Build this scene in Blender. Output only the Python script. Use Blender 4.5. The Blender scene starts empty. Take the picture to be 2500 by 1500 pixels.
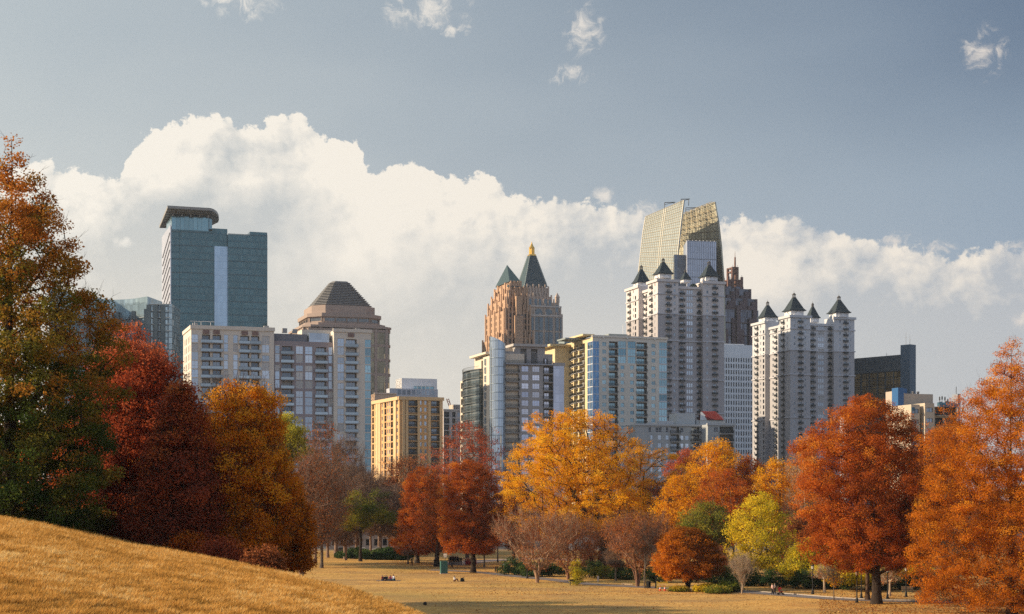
import bpy, math, random
import numpy as np
from mathutils import Vector, Matrix

# ------------------------------------------------------------------ camera, sky, sun, exposure
scene = bpy.context.scene
COL = scene.collection
H, F, CU, HV = 12.6, 4000.0, 1250.0, 1231.0      # eye height (m), focal length in photo pixels, image centre, horizon row

cam_data = bpy.data.cameras.new("camera")
cam_data.sensor_width = 36.0
cam_data.lens = F / 2500.0 * 36.0
cam_data.shift_y = (HV - 750.0) / 2500.0
cam_data.clip_start = 0.5
cam_data.clip_end = 20000.0
cam = bpy.data.objects.new("camera", cam_data)
cam.location = (0, 0, H)
cam.rotation_euler = (math.radians(90), 0, 0)
COL.objects.link(cam)
scene.camera = cam

SUN_EL = math.radians(22.0)
SUN_AZ = math.radians(-100.0)                      # measured from +Y (view direction), negative = to the west side of it
sun_vec = Vector((math.sin(SUN_AZ) * math.cos(SUN_EL), math.cos(SUN_AZ) * math.cos(SUN_EL), math.sin(SUN_EL)))
sd = bpy.data.lights.new("sun", 'SUN')
sd.energy = 5.0
sd.angle = math.radians(0.6)
sd.color = (1.0, 0.81, 0.57)
so = bpy.data.objects.new("sun", sd)
so.rotation_euler = sun_vec.to_track_quat('Z', 'Y').to_euler()
so.location = (-300, 100, 300)
COL.objects.link(so)

scene.view_settings.view_transform = 'Standard'
scene.view_settings.look = 'None'
scene.view_settings.exposure = 0.40
scene.view_settings.gamma = 1.0
scene.render.engine = 'CYCLES'
scene.cycles.max_bounces = 6
scene.cycles.diffuse_bounces = 2
scene.cycles.glossy_bounces = 3
scene.cycles.transmission_bounces = 4
scene.cycles.volume_bounces = 0
scene.cycles.caustics_reflective = False
scene.cycles.caustics_refractive = False
scene.cycles.sample_clamp_indirect = 2.0
scene.cycles.use_denoising = False
scene.cycles.denoiser = 'OPENIMAGEDENOISE'
scene.cycles.denoising_input_passes = 'RGB_ALBEDO_NORMAL'
scene.cycles.denoising_prefilter = 'ACCURATE'
scene.cycles.use_adaptive_sampling = True
scene.cycles.adaptive_threshold = 0.006


class NT:
    """Small wrapper to write node trees in few lines."""
    def __init__(s, tree):
        s.t = tree
        s.t.nodes.clear()

    def n(s, kind, **kw):
        nd = s.t.nodes.new(kind)
        for k, v in kw.items():
            setattr(nd, k, v)
        return nd

    def put(s, sock, v):
        if v is None:
            return
        if hasattr(v, 'is_output') or isinstance(v, bpy.types.NodeSocket):
            s.t.links.new(v, sock)
        else:
            sock.default_value = v

    def m(s, op, a, b=None, c=None, clamp=False):
        nd = s.n('ShaderNodeMath', operation=op, use_clamp=clamp)
        for i, v in enumerate((a, b, c)):
            s.put(nd.inputs[i], v)
        return nd.outputs[0]

    def mix(s, f, a, b, blend='MIX'):
        nd = s.n('ShaderNodeMix', data_type='RGBA', blend_type=blend)
        s.put(nd.inputs[0], f)
        s.put(nd.inputs[6], c4(a))
        s.put(nd.inputs[7], c4(b))
        return nd.outputs[2]

    def step(s, x, a, b, lo=0.0, hi=1.0, smooth=True):
        nd = s.n('ShaderNodeMapRange', interpolation_type='SMOOTHSTEP' if smooth else 'LINEAR')
        for i, v in enumerate((x, a, b, lo, hi)):
            s.put(nd.inputs[i], v)
        return nd.outputs[0]

    def noise(s, vec, scale, detail=4.0, rough=0.5, lac=2.0, dist=0.0):
        nd = s.n('ShaderNodeTexNoise')
        s.put(nd.inputs['Vector'], vec)
        nd.inputs['Scale'].default_value = scale
        nd.inputs['Detail'].default_value = detail
        nd.inputs['Roughness'].default_value = rough
        nd.inputs['Lacunarity'].default_value = lac
        nd.inputs['Distortion'].default_value = dist
        return nd.outputs['Fac']

    def xyz(s, x, y, z):
        nd = s.n('ShaderNodeCombineXYZ')
        for i, v in enumerate((x, y, z)):
            s.put(nd.inputs[i], v)
        return nd.outputs[0]

    def ramp(s, f, stops):
        nd = s.n('ShaderNodeValToRGB')
        el = nd.color_ramp.elements
        while len(el) < len(stops):
            el.new(0.5)
        for e, (p, c) in zip(el, stops):
            e.position = p
            e.color = c4(c)
        s.put(nd.inputs[0], f)
        return nd.outputs[0]


def c4(c):
    if isinstance(c, (tuple, list)):
        return (c[0], c[1], c[2], 1.0) if len(c) == 3 else tuple(c)
    return c


def rgb(r, g, b):
    f = lambda v: (v / 255 / 12.92) if v / 255 <= 0.04045 else ((v / 255 + 0.055) / 1.055) ** 2.4
    return (f(r), f(g), f(b))


def build_world():
    w = bpy.data.worlds.new("World")
    scene.world = w
    w.use_nodes = True
    w.cycles.sampling_method = 'MANUAL'
    w.cycles.sample_map_resolution = 512
    T = NT(w.node_tree)
    out = T.n('ShaderNodeOutputWorld')
    bg = T.n('ShaderNodeBackground')
    T.t.links.new(bg.outputs[0], out.inputs[0])
    sky = T.n('ShaderNodeTexSky', sky_type='NISHITA')
    sky.sun_disc = False
    sky.sun_elevation = SUN_EL
    sky.sun_rotation = SUN_AZ
    sky.air_density = 1.0
    sky.dust_density = 2.0
    sky.ozone_density = 1.5
    d = T.n('ShaderNodeTexCoord').outputs['Generated']
    sp = T.n('ShaderNodeSeparateXYZ')
    T.put(sp.inputs[0], d)
    x, y, z = sp.outputs
    hyp = T.m('SQRT', T.m('ADD', T.m('MULTIPLY', x, x), T.m('MULTIPLY', y, y)))
    a = T.m('ARCTAN2', x, y)                       # azimuth
    e = T.m('DIVIDE', z, T.m('MAXIMUM', hyp, 0.02))  # tangent of the elevation
    A = lambda u: math.atan((u - CU) / F)
    E = lambda v, u=1250: (HV - v) / F * math.cos(A(u))
    # ---- base sky: Nishita under a thin grey veil that thickens towards the sun
    col = T.mix(1.0, sky.outputs[0], (0.085, 0.085, 0.085), 'MULTIPLY')
    ae = T.xyz(a, T.m('MULTIPLY', e, 2.2), 0.0)
    low = T.noise(ae, 4.0, 3.0, 0.5)
    low2 = T.noise(T.xyz(T.m('ADD', a, 5.0), T.m('MULTIPLY', e, 3.0), 0.0), 9.0, 4.0, 0.55)
    right = T.step(a, -0.34, 0.30, smooth=False)
    up = T.step(e, 0.14, 0.34)
    veil_col = T.mix(right, rgb(212, 217, 215), rgb(147, 164, 181))
    dark = T.mix(right, rgb(170, 186, 197), rgb(94, 114, 140))
    upmix = T.m('ADD', T.m('MULTIPLY', up, T.m('ADD', 0.35, T.m('MULTIPLY', right, 0.5))), T.m('MULTIPLY', T.m('SUBTRACT', low, 0.5), 0.9), clamp=True)
    veil = T.mix(upmix, veil_col, dark)
    col = T.mix(0.86, col, veil)
    # clear blue behind the viewer, opposite the sun
    back = T.m('MULTIPLY', T.step(y, 0.35, -0.35), T.step(a, 0.2, -2.9, 1.0, 0.75))
    col = T.mix(T.m('MULTIPLY', back, 0.9), col, T.mix(T.step(e, 0.0, 0.8), rgb(204, 215, 231), rgb(124, 152, 192)))
    # lighter air low down
    col = T.mix(T.step(e, 0.24, 0.08, 0.0, 0.35), col, T.mix(right, rgb(226, 222, 212), rgb(176, 190, 208)))
    # ---- cumulus bank: its top follows a profile round the horizon
    prof = [(-400, 470), (-150, 430), (60, 404), (160, 406), (225, 438), (292, 440), (305, 400), (330, 345), (420, 302), (510, 290), (600, 300), (730, 290),
            (805, 330), (868, 345), (895, 405), (950, 418), (1000, 402), (1080, 420), (1180, 436), (1250, 474), (1330, 486), (1440, 480), (1500, 500),
            (1570, 535), (1650, 552), (1760, 548), (1870, 536), (1980, 542), (2080, 560), (2160, 588), (2260, 612), (2380, 620), (2450, 600), (2560, 600), (2900, 640)]
    fc = T.n('ShaderNodeFloatCurve')
    a0, a1, e1 = A(-400), A(2900), 0.30
    cv = fc.mapping.curves[0]
    pts = [((A(u) - a0) / (a1 - a0), E(v, u) / e1) for u, v in prof]
    cv.points[0].location = pts[0]
    cv.points[1].location = pts[-1]
    for p in pts[1:-1]:
        cv.points.new(*p)
    for p in cv.points:
        p.handle_type = 'AUTO'
    fc.mapping.update()
    T.put(fc.inputs[1], T.m('DIVIDE', T.m('SUBTRACT', a, a0), a1 - a0))
    top = T.m('MULTIPLY', fc.outputs[0], e1)
    P = T.xyz(a, e, 0.0)
    nA = T.noise(P, 34.0, 7.0, 0.58, dist=0.25)
    nB = T.noise(P, 95.0, 6.0, 0.6, dist=0.3)
    nC = T.noise(P, 260.0, 5.0, 0.6, dist=0.2)
    bil = T.m('ADD', T.m('ADD', T.m('MULTIPLY', T.m('SUBTRACT', nA, 0.5), 0.030), T.m('MULTIPLY', T.m('SUBTRACT', nB, 0.5), 0.020)), T.m('MULTIPLY', T.m('SUBTRACT', nC, 0.5), 0.009))
    dd = T.m('SUBTRACT', T.m('ADD', top, bil), e)  # depth below the ragged top
    hot = T.step(a, A(1750), A(850))               # the bank is thick and bright near the sun
    mask = T.step(dd, -0.0006, T.m('ADD', 0.0018, T.m('MULTIPLY', T.m('SUBTRACT', 1.0, hot), 0.002)))
    # relief: the same billows sampled a little towards the sun
    P2 = T.xyz(T.m('SUBTRACT', a, 0.010), T.m('ADD', e, 0.006), 0.0)
    nA2 = T.noise(P2, 34.0, 7.0, 0.58, dist=0.25)
    nB2 = T.noise(T.xyz(T.m('SUBTRACT', a, 0.004), T.m('ADD', e, 0.003), 0.0), 95.0, 6.0, 0.6, dist=0.3)
    rel = T.m('ADD', T.m('MULTIPLY', T.m('SUBTRACT', nA, nA2), 2.0), T.m('MULTIPLY', T.m('SUBTRACT', nB, nB2), 0.9))
    big = T.noise(T.xyz(T.m('ADD', a, 3.0), T.m('MULTIPLY', e, 1.4), 0.0), 13.0, 5.0, 0.55, dist=0.4)
    edge = T.step(dd, 0.060, 0.002)
    soft = T.step(dd, 0.075, 0.012, 0.30, 1.0)
    lit = T.m('ADD', T.m('MULTIPLY', edge, 0.66), T.m('MULTIPLY', rel, soft))
    lit = T.m('ADD', lit, T.m('MULTIPLY', T.m('SUBTRACT', big, 0.44), T.m('MULTIPLY', soft, 1.3)))
    def blob(u, v, su, sv):
        p = T.m('DIVIDE', T.m('SUBTRACT', a, A(u)), su / F)
        q = T.m('DIVIDE', T.m('SUBTRACT', e, E(v, u)), sv / F)
        return T.m('SUBTRACT', 1.0, T.m('SQRT', T.m('ADD', T.m('MULTIPLY', p, p), T.m('MULTIPLY', q, q))))
    for u, v, su, sv, k in ((370, 380, 130, 100, 0.6), (760, 400, 330, 150, 0.35), (1060, 540, 380, 220, 0.6), (860, 640, 260, 170, 0.55), (1830, 690, 230, 170, 0.9),
                            (620, 375, 230, 62, -0.62), (420, 560, 260, 110, -0.15), (2250, 760, 420, 160, -0.12), (1380, 560, 200, 80, -0.2)):
        lit = T.m('ADD', lit, T.m('MULTIPLY', T.m('MAXIMUM', blob(u, v, su, sv), 0.0), k))
    lit = T.m('ADD', lit, T.m('MULTIPLY', T.m('SUBTRACT', hot, 0.5), 0.30), clamp=True)
    lowwarm = T.step(e, 0.19, 0.05)
    shade = T.mix(right, rgb(208, 210, 206), rgb(174, 182, 192))
    shade = T.mix(T.m('MULTIPLY', lowwarm, T.m('SUBTRACT', 1.0, T.m('MULTIPLY', right, 0.72))), shade, rgb(238, 229, 213))
    bright = T.mix(T.m('MULTIPLY', right, 0.7), rgb(252, 246, 234), rgb(238, 227, 213))
    ccol = T.mix(T.step(lit, 0.12, 0.95, smooth=False), shade, bright)
    # the bank thins out low on the far side
    thin = T.m('MULTIPLY', T.step(a, A(1500), A(2300)), T.step(dd, 0.02, 0.09))
    mask = T.m('MULTIPLY', mask, T.m('SUBTRACT', 1.0, T.m('MULTIPLY', thin, 0.15)))
    mask = T.m('MULTIPLY', mask, T.m('SUBTRACT', 1.0, T.m('MULTIPLY', back, 0.85)))
    col = T.mix(mask, col, ccol)
    # ---- small wisps above and beside the bank
    wn = T.noise(T.xyz(T.m('ADD', a, T.m('MULTIPLY', nA, 0.02)), T.m('ADD', e, T.m('MULTIPLY', nB, 0.012)), 0.0), 75.0, 9.0, 0.68, dist=0.9)
    wm = None
    for u, v, su, sv in ((590, 4, 130, 62), (1045, 14, 150, 84), (1105, 72, 62, 24), (1425, 75, 64, 92), (1392, 186, 70, 36), (2402, 128, 70, 82),
                         (1570, 520, 62, 46), (1478, 480, 48, 30), (2290, 604, 85, 30), (2480, 606, 80, 26), (2190, 588, 50, 30), (240, 436, 40, 14), (300, 592, 40, 16), (2490, 785, 40, 30)):
        b = T.m('MAXIMUM', blob(u, v, su, sv), 0.0)
        wm = b if wm is None else T.m('MAXIMUM', wm, b)
    ws = T.m('ADD', T.m('MULTIPLY', wm, 0.62), T.m('MULTIPLY', T.m('SUBTRACT', wn, 0.5), 2.6))
    ws = T.m('MULTIPLY', T.step(ws, 0.15, 0.95), T.step(wm, 0.0, 0.35))
    col = T.mix(T.m('MULTIPLY', ws, 0.85), col, T.mix(right, rgb(246, 242, 232), rgb(232, 222, 212)))
    T.put(bg.inputs[0], col)
    bg.inputs[1].default_value = 0.76


build_world()


# ------------------------------------------------------------------ helpers
def wx(u, Y):
    return (u - CU) / F * Y


def wz(v, Y):
    return H + (HV - v) / F * Y


def P3(u, v, Y):
    return Vector((wx(u, Y), Y, wz(v, Y)))


def tag(o, label=None, cat=None, group=None, kind=None):
    if label:
        o["label"] = label
    if cat:
        o["category"] = cat
    if group:
        o["group"] = group
    if kind:
        o["kind"] = kind
    return o


def empty(name, loc, rz=0.0):
    o = bpy.data.objects.new(name, None)
    o.empty_display_size = 0.5
    o.location = loc
    o.rotation_euler = (0, 0, rz)
    COL.objects.link(o)
    return o


def link(name, me, parent=None, kind=None):
    o = bpy.data.objects.new(name, me)
    COL.objects.link(o)
    if parent is not None:
        o.parent = parent
    if kind:
        o["kind"] = kind
    return o


class MB:
    """Collects faces, then links them as one mesh object."""
    def __init__(s):
        s.v, s.f, s.mi = [], [], []

    def quad(s, *p, m=0):
        k = len(s.v)
        s.v.extend(tuple(q) for q in p)
        s.f.append(tuple(range(k, k + len(p))))
        s.mi.append(m)

    def box(s, x0, x1, y0, y1, z0, z1, m=0):
        k = len(s.v)
        s.v += [(x0, y0, z0), (x1, y0, z0), (x1, y1, z0), (x0, y1, z0), (x0, y0, z1), (x1, y0, z1), (x1, y1, z1), (x0, y1, z1)]
        for f in ((0, 3, 2, 1), (4, 5, 6, 7), (0, 1, 5, 4), (1, 2, 6, 5), (2, 3, 7, 6), (3, 0, 4, 7)):
            s.f.append(tuple(k + i for i in f))
            s.mi.append(m)

    def prism(s, poly, z0, z1, m=0, top=None, mtop=None):
        """poly: xy points; top: other xy points for the upper ring (same count)"""
        top = top or poly
        n, k = len(poly), len(s.v)
        s.v += [(p[0], p[1], z0) for p in poly] + [(p[0], p[1], z1) for p in top]
        for i in range(n):
            j = (i + 1) % n
            s.f.append((k + i, k + j, k + n + j, k + n + i))
            s.mi.append(m)
        s.f.append(tuple(k + n + i for i in range(n)))
        s.mi.append(m if mtop is None else mtop)
        s.f.append(tuple(k + i for i in reversed(range(n))))
        s.mi.append(m)

    def cone(s, poly, z0, apex, m=0):
        n, k = len(poly), len(s.v)
        s.v += [(p[0], p[1], z0) for p in poly] + [tuple(apex)]
        for i in range(n):
            s.f.append((k + i, k + (i + 1) % n, k + n))
            s.mi.append(m)
        s.f.append(tuple(k + i for i in reversed(range(n))))
        s.mi.append(m)

    def bar(s, a, b, r, n=4, m=0, r2=None):
        a, b = Vector(a), Vector(b)
        d = (b - a)
        if d.length < 1e-6:
            return
        d.normalize()
        q = d.orthogonal().normalized()
        w = d.cross(q)
        r2 = r if r2 is None else r2
        k = len(s.v)
        for c, rr in ((a, r), (b, r2)):
            for i in range(n):
                t = 2 * math.pi * (i + 0.5) / n
                s.v.append(tuple(c + q * (rr * math.cos(t)) + w * (rr * math.sin(t))))
        for i in range(n):
            j = (i + 1) % n
            s.f.append((k + i, k + j, k + n + j, k + n + i))
            s.mi.append(m)
        s.f.append(tuple(k + i for i in reversed(range(n))))
        s.mi.append(m)
        s.f.append(tuple(k + n + i for i in range(n)))
        s.mi.append(m)

    def lathe(s, c, prof, n=12, m=0):
        """prof: (radius, z) pairs from bottom to top"""
        k = len(s.v)
        for r, z in prof:
            for i in range(n):
                t = 2 * math.pi * i / n
                s.v.append((c[0] + r * math.cos(t), c[1] + r * math.sin(t), c[2] + z))
        for q in range(len(prof) - 1):
            for i in range(n):
                j = (i + 1) % n
                s.f.append((k + q * n + i, k + q * n + j, k + (q + 1) * n + j, k + (q + 1) * n + i))
                s.mi.append(m)
        s.f.append(tuple(k + i for i in reversed(range(n))))
        s.mi.append(m)
        L = k + (len(prof) - 1) * n
        s.f.append(tuple(L + i for i in range(n)))
        s.mi.append(m)

    def add(s, o, M):
        """append another builder's faces, moved by the matrix M"""
        k = len(s.v)
        s.v += [tuple(M @ Vector(p)) for p in o.v]
        s.f += [tuple(k + i for i in f) for f in o.f]
        s.mi += o.mi

    def mesh(s, name, mats):
        me = bpy.data.meshes.new(name)
        me.from_pydata(s.v, [], s.f)
        for m in (mats if isinstance(mats, (list, tuple)) else [mats]):
            me.materials.append(m)
        me.polygons.foreach_set('material_index', s.mi)
        me.update()
        return me

    def build(s, name, mats, parent=None, kind=None):
        return link(name, s.mesh(name, mats), parent, kind)


# ------------------------------------------------------------------ materials
MATS = {}


def mat_new(name):
    m = bpy.data.materials.new(name)
    m.use_nodes = True
    return m, NT(m.node_tree)


def princ(T, base, rough=0.7, metal=0.0, spec=0.5, normal=None):
    out = T.n('ShaderNodeOutputMaterial')
    b = T.n('ShaderNodeBsdfPrincipled')
    T.put(b.inputs['Base Color'], c4(base))
    T.put(b.inputs['Roughness'], rough)
    T.put(b.inputs['Metallic'], metal)
    T.put(b.inputs['Specular IOR Level'], spec)
    if normal is not None:
        T.put(b.inputs['Normal'], normal)
    T.t.links.new(b.outputs[0], out.inputs[0])
    return b


GAIN = [1.0, 1.0, 1.0]


def wall(name, c, rough=0.85, var=0.12, band=0.0, streak=0.12):
    """painted or stone wall: mottled, with faint vertical weather streaks and optional floor joints (band = floor height)"""
    if name in MATS:
        return MATS[name]
    m, T = mat_new(name)
    co = T.n('ShaderNodeTexCoord').outputs['Object']
    s = T.n('ShaderNodeSeparateXYZ')
    T.put(s.inputs[0], co)
    h = T.m('ADD', s.outputs[0], s.outputs[1])
    n1 = T.noise(co, 0.12, 5, 0.6)
    n2 = T.noise(T.xyz(T.m('MULTIPLY', h, 1.2), 0.0, T.m('MULTIPLY', s.outputs[2], 0.07)), 1.0, 4, 0.6)
    n3 = T.noise(co, 1.7, 3, 0.6)
    f = T.m('ADD', 1.0, T.m('ADD', T.m('MULTIPLY', T.m('SUBTRACT', n1, 0.5), 2 * var), T.m('MULTIPLY', T.m('SUBTRACT', n2, 0.5), 2 * streak)))
    f = T.m('ADD', f, T.m('MULTIPLY', T.m('SUBTRACT', n3, 0.5), 0.06))
    if band:
        fr = T.m('FRACT', T.m('DIVIDE', s.outputs[2], band))
        f = T.m('MULTIPLY', f, T.step(fr, 0.0, 0.05, 0.86, 1.0, False))
    sc = T.n('ShaderNodeVectorMath', operation='SCALE')
    sc.inputs[0].default_value = tuple(min(0.82, k * g_) for k, g_ in zip(c, GAIN))
    T.put(sc.inputs[3], f)
    princ(T, sc.outputs[0], rough, 0.0, 0.25)
    MATS[name] = m
    return m


def plain(name, c, rough=0.6, metal=0.0, spec=0.4, var=0.1):
    if name in MATS:
        return MATS[name]
    m, T = mat_new(name)
    co = T.n('ShaderNodeTexCoord').outputs['Object']
    n = T.noise(co, 1.3, 4, 0.6)
    sc = T.n('ShaderNodeVectorMath', operation='SCALE')
    sc.inputs[0].default_value = c
    T.put(sc.inputs[3], T.m('ADD', 1.0 - var, T.m('MULTIPLY', n, 2 * var)))
    princ(T, sc.outputs[0], rough, metal, spec)
    MATS[name] = m
    return m


def glass(name, c, metal=0.6, rough=0.12, pw=1.5, ph=4.0, line=None, lw=0.06, lh=0.10, var=0.25, tilt=0.012, bandc=None, bandh=0.0, sky2=0.0):
    """curtain wall: each pane has a tint and a small tilt of its own; mullions and spandrel bands between"""
    if name in MATS:
        return MATS[name]
    m, T = mat_new(name)
    co = T.n('ShaderNodeTexCoord').outputs['Object']
    s = T.n('ShaderNodeSeparateXYZ')
    T.put(s.inputs[0], co)
    h = T.m('DIVIDE', T.m('SUBTRACT', s.outputs[0], s.outputs[1]), pw)
    v = T.m('DIVIDE', s.outputs[2], ph)
    cell = T.xyz(T.m('FLOOR', h), T.m('FLOOR', v), 0.0)
    wn = T.n('ShaderNodeTexWhiteNoise', noise_dimensions='3D')
    T.put(wn.inputs[0], cell)
    r = wn.outputs['Value']
    big = T.noise(co, 0.03, 3, 0.5)
    f = T.m('ADD', T.m('ADD', 1.0 - var, T.m('MULTIPLY', r, var)), T.m('MULTIPLY', T.m('SUBTRACT', big, 0.5), var * 1.5))
    sc = T.n('ShaderNodeVectorMath', operation='SCALE')
    sc.inputs[0].default_value = c
    T.put(sc.inputs[3], f)
    col = sc.outputs[0]
    fh, fv = T.m('FRACT', h), T.m('FRACT', v)
    if bandh:
        col = T.mix(T.m('LESS_THAN', fv, bandh), col, bandc)
    if line is not None:
        ln = T.m('MAXIMUM', T.m('LESS_THAN', fh, lw), T.m('LESS_THAN', fv, lh))
        col = T.mix(ln, col, line)
    geo = T.n('ShaderNodeNewGeometry').outputs['Normal']
    off = T.n('ShaderNodeVectorMath', operation='SUBTRACT')
    T.put(off.inputs[0], wn.outputs['Color'])
    off.inputs[1].default_value = (0.5, 0.5, 0.5)
    o2 = T.n('ShaderNodeVectorMath', operation='SCALE')
    T.put(o2.inputs[0], off.outputs[0])
    o2.inputs[3].default_value = tilt * 2
    ad = T.n('ShaderNodeVectorMath', operation='ADD')
    T.put(ad.inputs[0], geo)
    T.put(ad.inputs[1], o2.outputs[0])
    nm = T.n('ShaderNodeVectorMath', operation='NORMALIZE')
    T.put(nm.inputs[0], ad.outputs[0])
    princ(T, col, rough, metal, 0.5, nm.outputs[0])
    MATS[name] = m
    return m
# ------------------------------------------------------------------ ground
def lerp_tab(x, tab):
    return float(np.interp(x, [t[0] for t in tab], [t[1] for t in tab]))


# crest of the grassy hill the camera stands on, by bearing: (tan bearing, distance, height)
CREST_PX = [(-600, 1262, 86), (0, 1262.7, 88), (121, 1283, 90), (242, 1309, 95), (323, 1328.5, 95), (404, 1342, 92), (525, 1366.5, 87), (647, 1392, 81), (728, 1408, 76), (768, 1420, 74), (849, 1438, 69), (909, 1459, 66), (970, 1479, 63), (1000, 1491, 60),
            (1090, 1530, 55), (1400, 1600, 46), (2500, 1680, 40)]     # the crest as seen in the photograph: column, row, distance
CREST = [(-1.6, 100, 11.8)] + [((u - CU) / F, Y, H - (v - HV) / F * Y) for u, v, Y in CREST_PX] + [(1.6, 40, 8.1)]
CA = np.array([c[0] for c in CREST]); CY = np.array([c[1] for c in CREST]); CZ = np.array([c[2] for c in CREST])


def terrain(x, y):
    x = np.asarray(x, float); y = np.asarray(y, float)
    r = np.hypot(x, y)
    t = np.where(y > 0.2 * r, x / np.maximum(y, 1e-3), np.sign(x) * 5.0)
    yc, zc = np.interp(t, CA, CY), np.interp(t, CA, CZ)
    d = np.where(y > 0.2 * r, y, r)
    k = np.clip(d / yc, 0, 1)
    near = 11.0 + (zc - 11.0) * k ** 1.15
    w = np.interp(t, [-0.45, -0.25, -0.13, 0.0], [100, 90, 78, 70])
    q = np.clip((d - yc) / w, 0, 1)
    far = zc * (1 - q) ** 2 * (1 + 0.5 * q)
    z = np.where(d < yc, near, far)
    city = np.clip((d - 460) / 300.0, 0, 1)
    z = z + 14.0 * city * city * (3 - 2 * city)
    # soft swells on the meadow
    z = z + np.where((d > yc + w * 0.8), 0.12 * np.sin(x * 0.05 + y * 0.021) * np.clip((d - yc - w * 0.8) / 30, 0, 1), 0)
    bank = np.exp(-((x + 32) / 26.0) ** 2 - ((y - 330) / 34.0) ** 2)
    return z + 0.9 * bank


def tz(x, y):
    return float(terrain(x, y))


def on_ground(u, v, Y=None):
    """point of the ground seen at photo position (u, v) beyond the hill"""
    if Y is None:
        Y = H * F / (v - HV)
        for _ in range(6):
            Y = (H - tz(wx(u, Y), Y)) * F / (v - HV)
    x = wx(u, Y)
    return Vector((x, Y, tz(x, Y)))


def np_mesh(name, V, faces, mats, attr=None, smooth=False, n=4):
    me = bpy.data.meshes.new(name)
    V = np.ascontiguousarray(V, np.float32)
    faces = np.ascontiguousarray(faces, np.int32)
    nf = len(faces)
    me.vertices.add(len(V))
    me.vertices.foreach_set('co', V.ravel())
    me.loops.add(nf * n)
    me.loops.foreach_set('vertex_index', faces.ravel())
    me.polygons.add(nf)
    me.polygons.foreach_set('loop_start', np.arange(0, nf * n, n, dtype=np.int32))
    if smooth:
        me.polygons.foreach_set('use_smooth', np.ones(nf, bool))
    if attr is not None:
        at = me.attributes.new('tint', 'FLOAT', 'FACE')
        at.data.foreach_set('value', np.ascontiguousarray(attr, np.float32))
    for m in (mats if isinstance(mats, (list, tuple)) else [mats]):
        me.materials.append(m)
    me.update(calc_edges=True)
    return me


def ground_mat():
    m, T = mat_new("dry_grass_ground")
    co = T.n('ShaderNodeTexCoord').outputs['Object']
    s = T.n('ShaderNodeSeparateXYZ')
    T.put(s.inputs[0], co)
    fine = T.noise(co, 1.1, 6, 0.65)
    vfine = T.noise(co, 7.0, 4, 0.7)
    st = T.noise(T.xyz(T.m('MULTIPLY', s.outputs[0], 0.045), T.m('MULTIPLY', s.outputs[1], 0.10), 0.0), 1.0, 5, 0.6)
    wide = T.noise(co, 0.03, 4, 0.5)
    c = T.mix(T.step(fine, 0.30, 0.72), (0.50, 0.265, 0.068), (0.80, 0.475, 0.145))
    c = T.mix(T.step(st, 0.42, 0.62, 0.0, 0.75), c, (0.38, 0.23, 0.095))
    c = T.mix(T.step(wide, 0.48, 0.66, 0.0, 0.45), c, (0.33, 0.245, 0.075))
    c = T.mix(T.step(T.noise(co, 0.11, 4, 0.6), 0.5, 0.68, 0.0, 0.55), c, (0.42, 0.215, 0.075))
    c = T.mix(T.step(vfine, 0.60, 0.78, 0.0, 0.5), c, (0.16, 0.10, 0.045))
    # beyond the park: streets and yards
    ln = T.n('ShaderNodeVectorMath', operation='LENGTH')
    T.put(ln.inputs[0], co)
    c = T.mix(T.step(ln.outputs['Value'], 425.0, 470.0), c, T.mix(T.step(wide, 0.4, 0.6), (0.07, 0.072, 0.075), (0.14, 0.135, 0.13)))
    bump = T.n('ShaderNodeBump')
    bump.inputs['Strength'].default_value = 0.9
    bump.inputs['Distance'].default_value = 0.12
    T.put(bump.inputs['Height'], T.m('ADD', fine, T.m('MULTIPLY', vfine, 0.5)))
    princ(T, c, 0.95, 0, 0.1, bump.outputs[0])
    return m


def build_ground():
    ang = np.radians(np.unique(np.concatenate([np.linspace(-180, -30, 76), np.linspace(-30, -20, 31), np.linspace(-20, 20, 321), np.linspace(20, 30, 31), np.linspace(30, 180, 76)])))
    rad = np.concatenate([[0.3], np.linspace(2, 20, 16), np.linspace(21, 140, 150), np.linspace(142, 480, 110), np.geomspace(490, 2600, 40)])
    A_, R_ = np.meshgrid(ang, rad)
    X, Y = R_ * np.sin(A_), R_ * np.cos(A_)
    Z = terrain(X, Y)
    V = np.stack([X, Y, Z], -1).reshape(-1, 3)
    nr, na = X.shape
    i, j = np.meshgrid(np.arange(nr - 1), np.arange(na - 1), indexing='ij')
    a = i * na + j
    Fc = np.stack([a, a + 1, a + na + 1, a + na], -1).reshape(-1, 4)
    Fc = Fc[:, ::-1]
    o = link("ground", np_mesh("ground", V, Fc, ground_mat(), smooth=True))
    o["kind"] = "structure"


build_ground()


def blade_mat(name, stops, trans=0.35):
    m, T = mat_new(name)
    at = T.n('ShaderNodeAttribute', attribute_name='tint')
    c = T.ramp(at.outputs['Fac'], stops)
    out = T.n('ShaderNodeOutputMaterial')
    d, t, mx = T.n('ShaderNodeBsdfDiffuse'), T.n('ShaderNodeBsdfTranslucent'), T.n('ShaderNodeMixShader')
    T.put(d.inputs[0], c)
    T.put(t.inputs[0], c)
    mx.inputs[0].default_value = trans
    T.t.links.new(d.outputs[0], mx.inputs[1])
    T.t.links.new(t.outputs[0], mx.inputs[2])
    T.t.links.new(mx.outputs[0], out.inputs[0])
    return m


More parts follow.
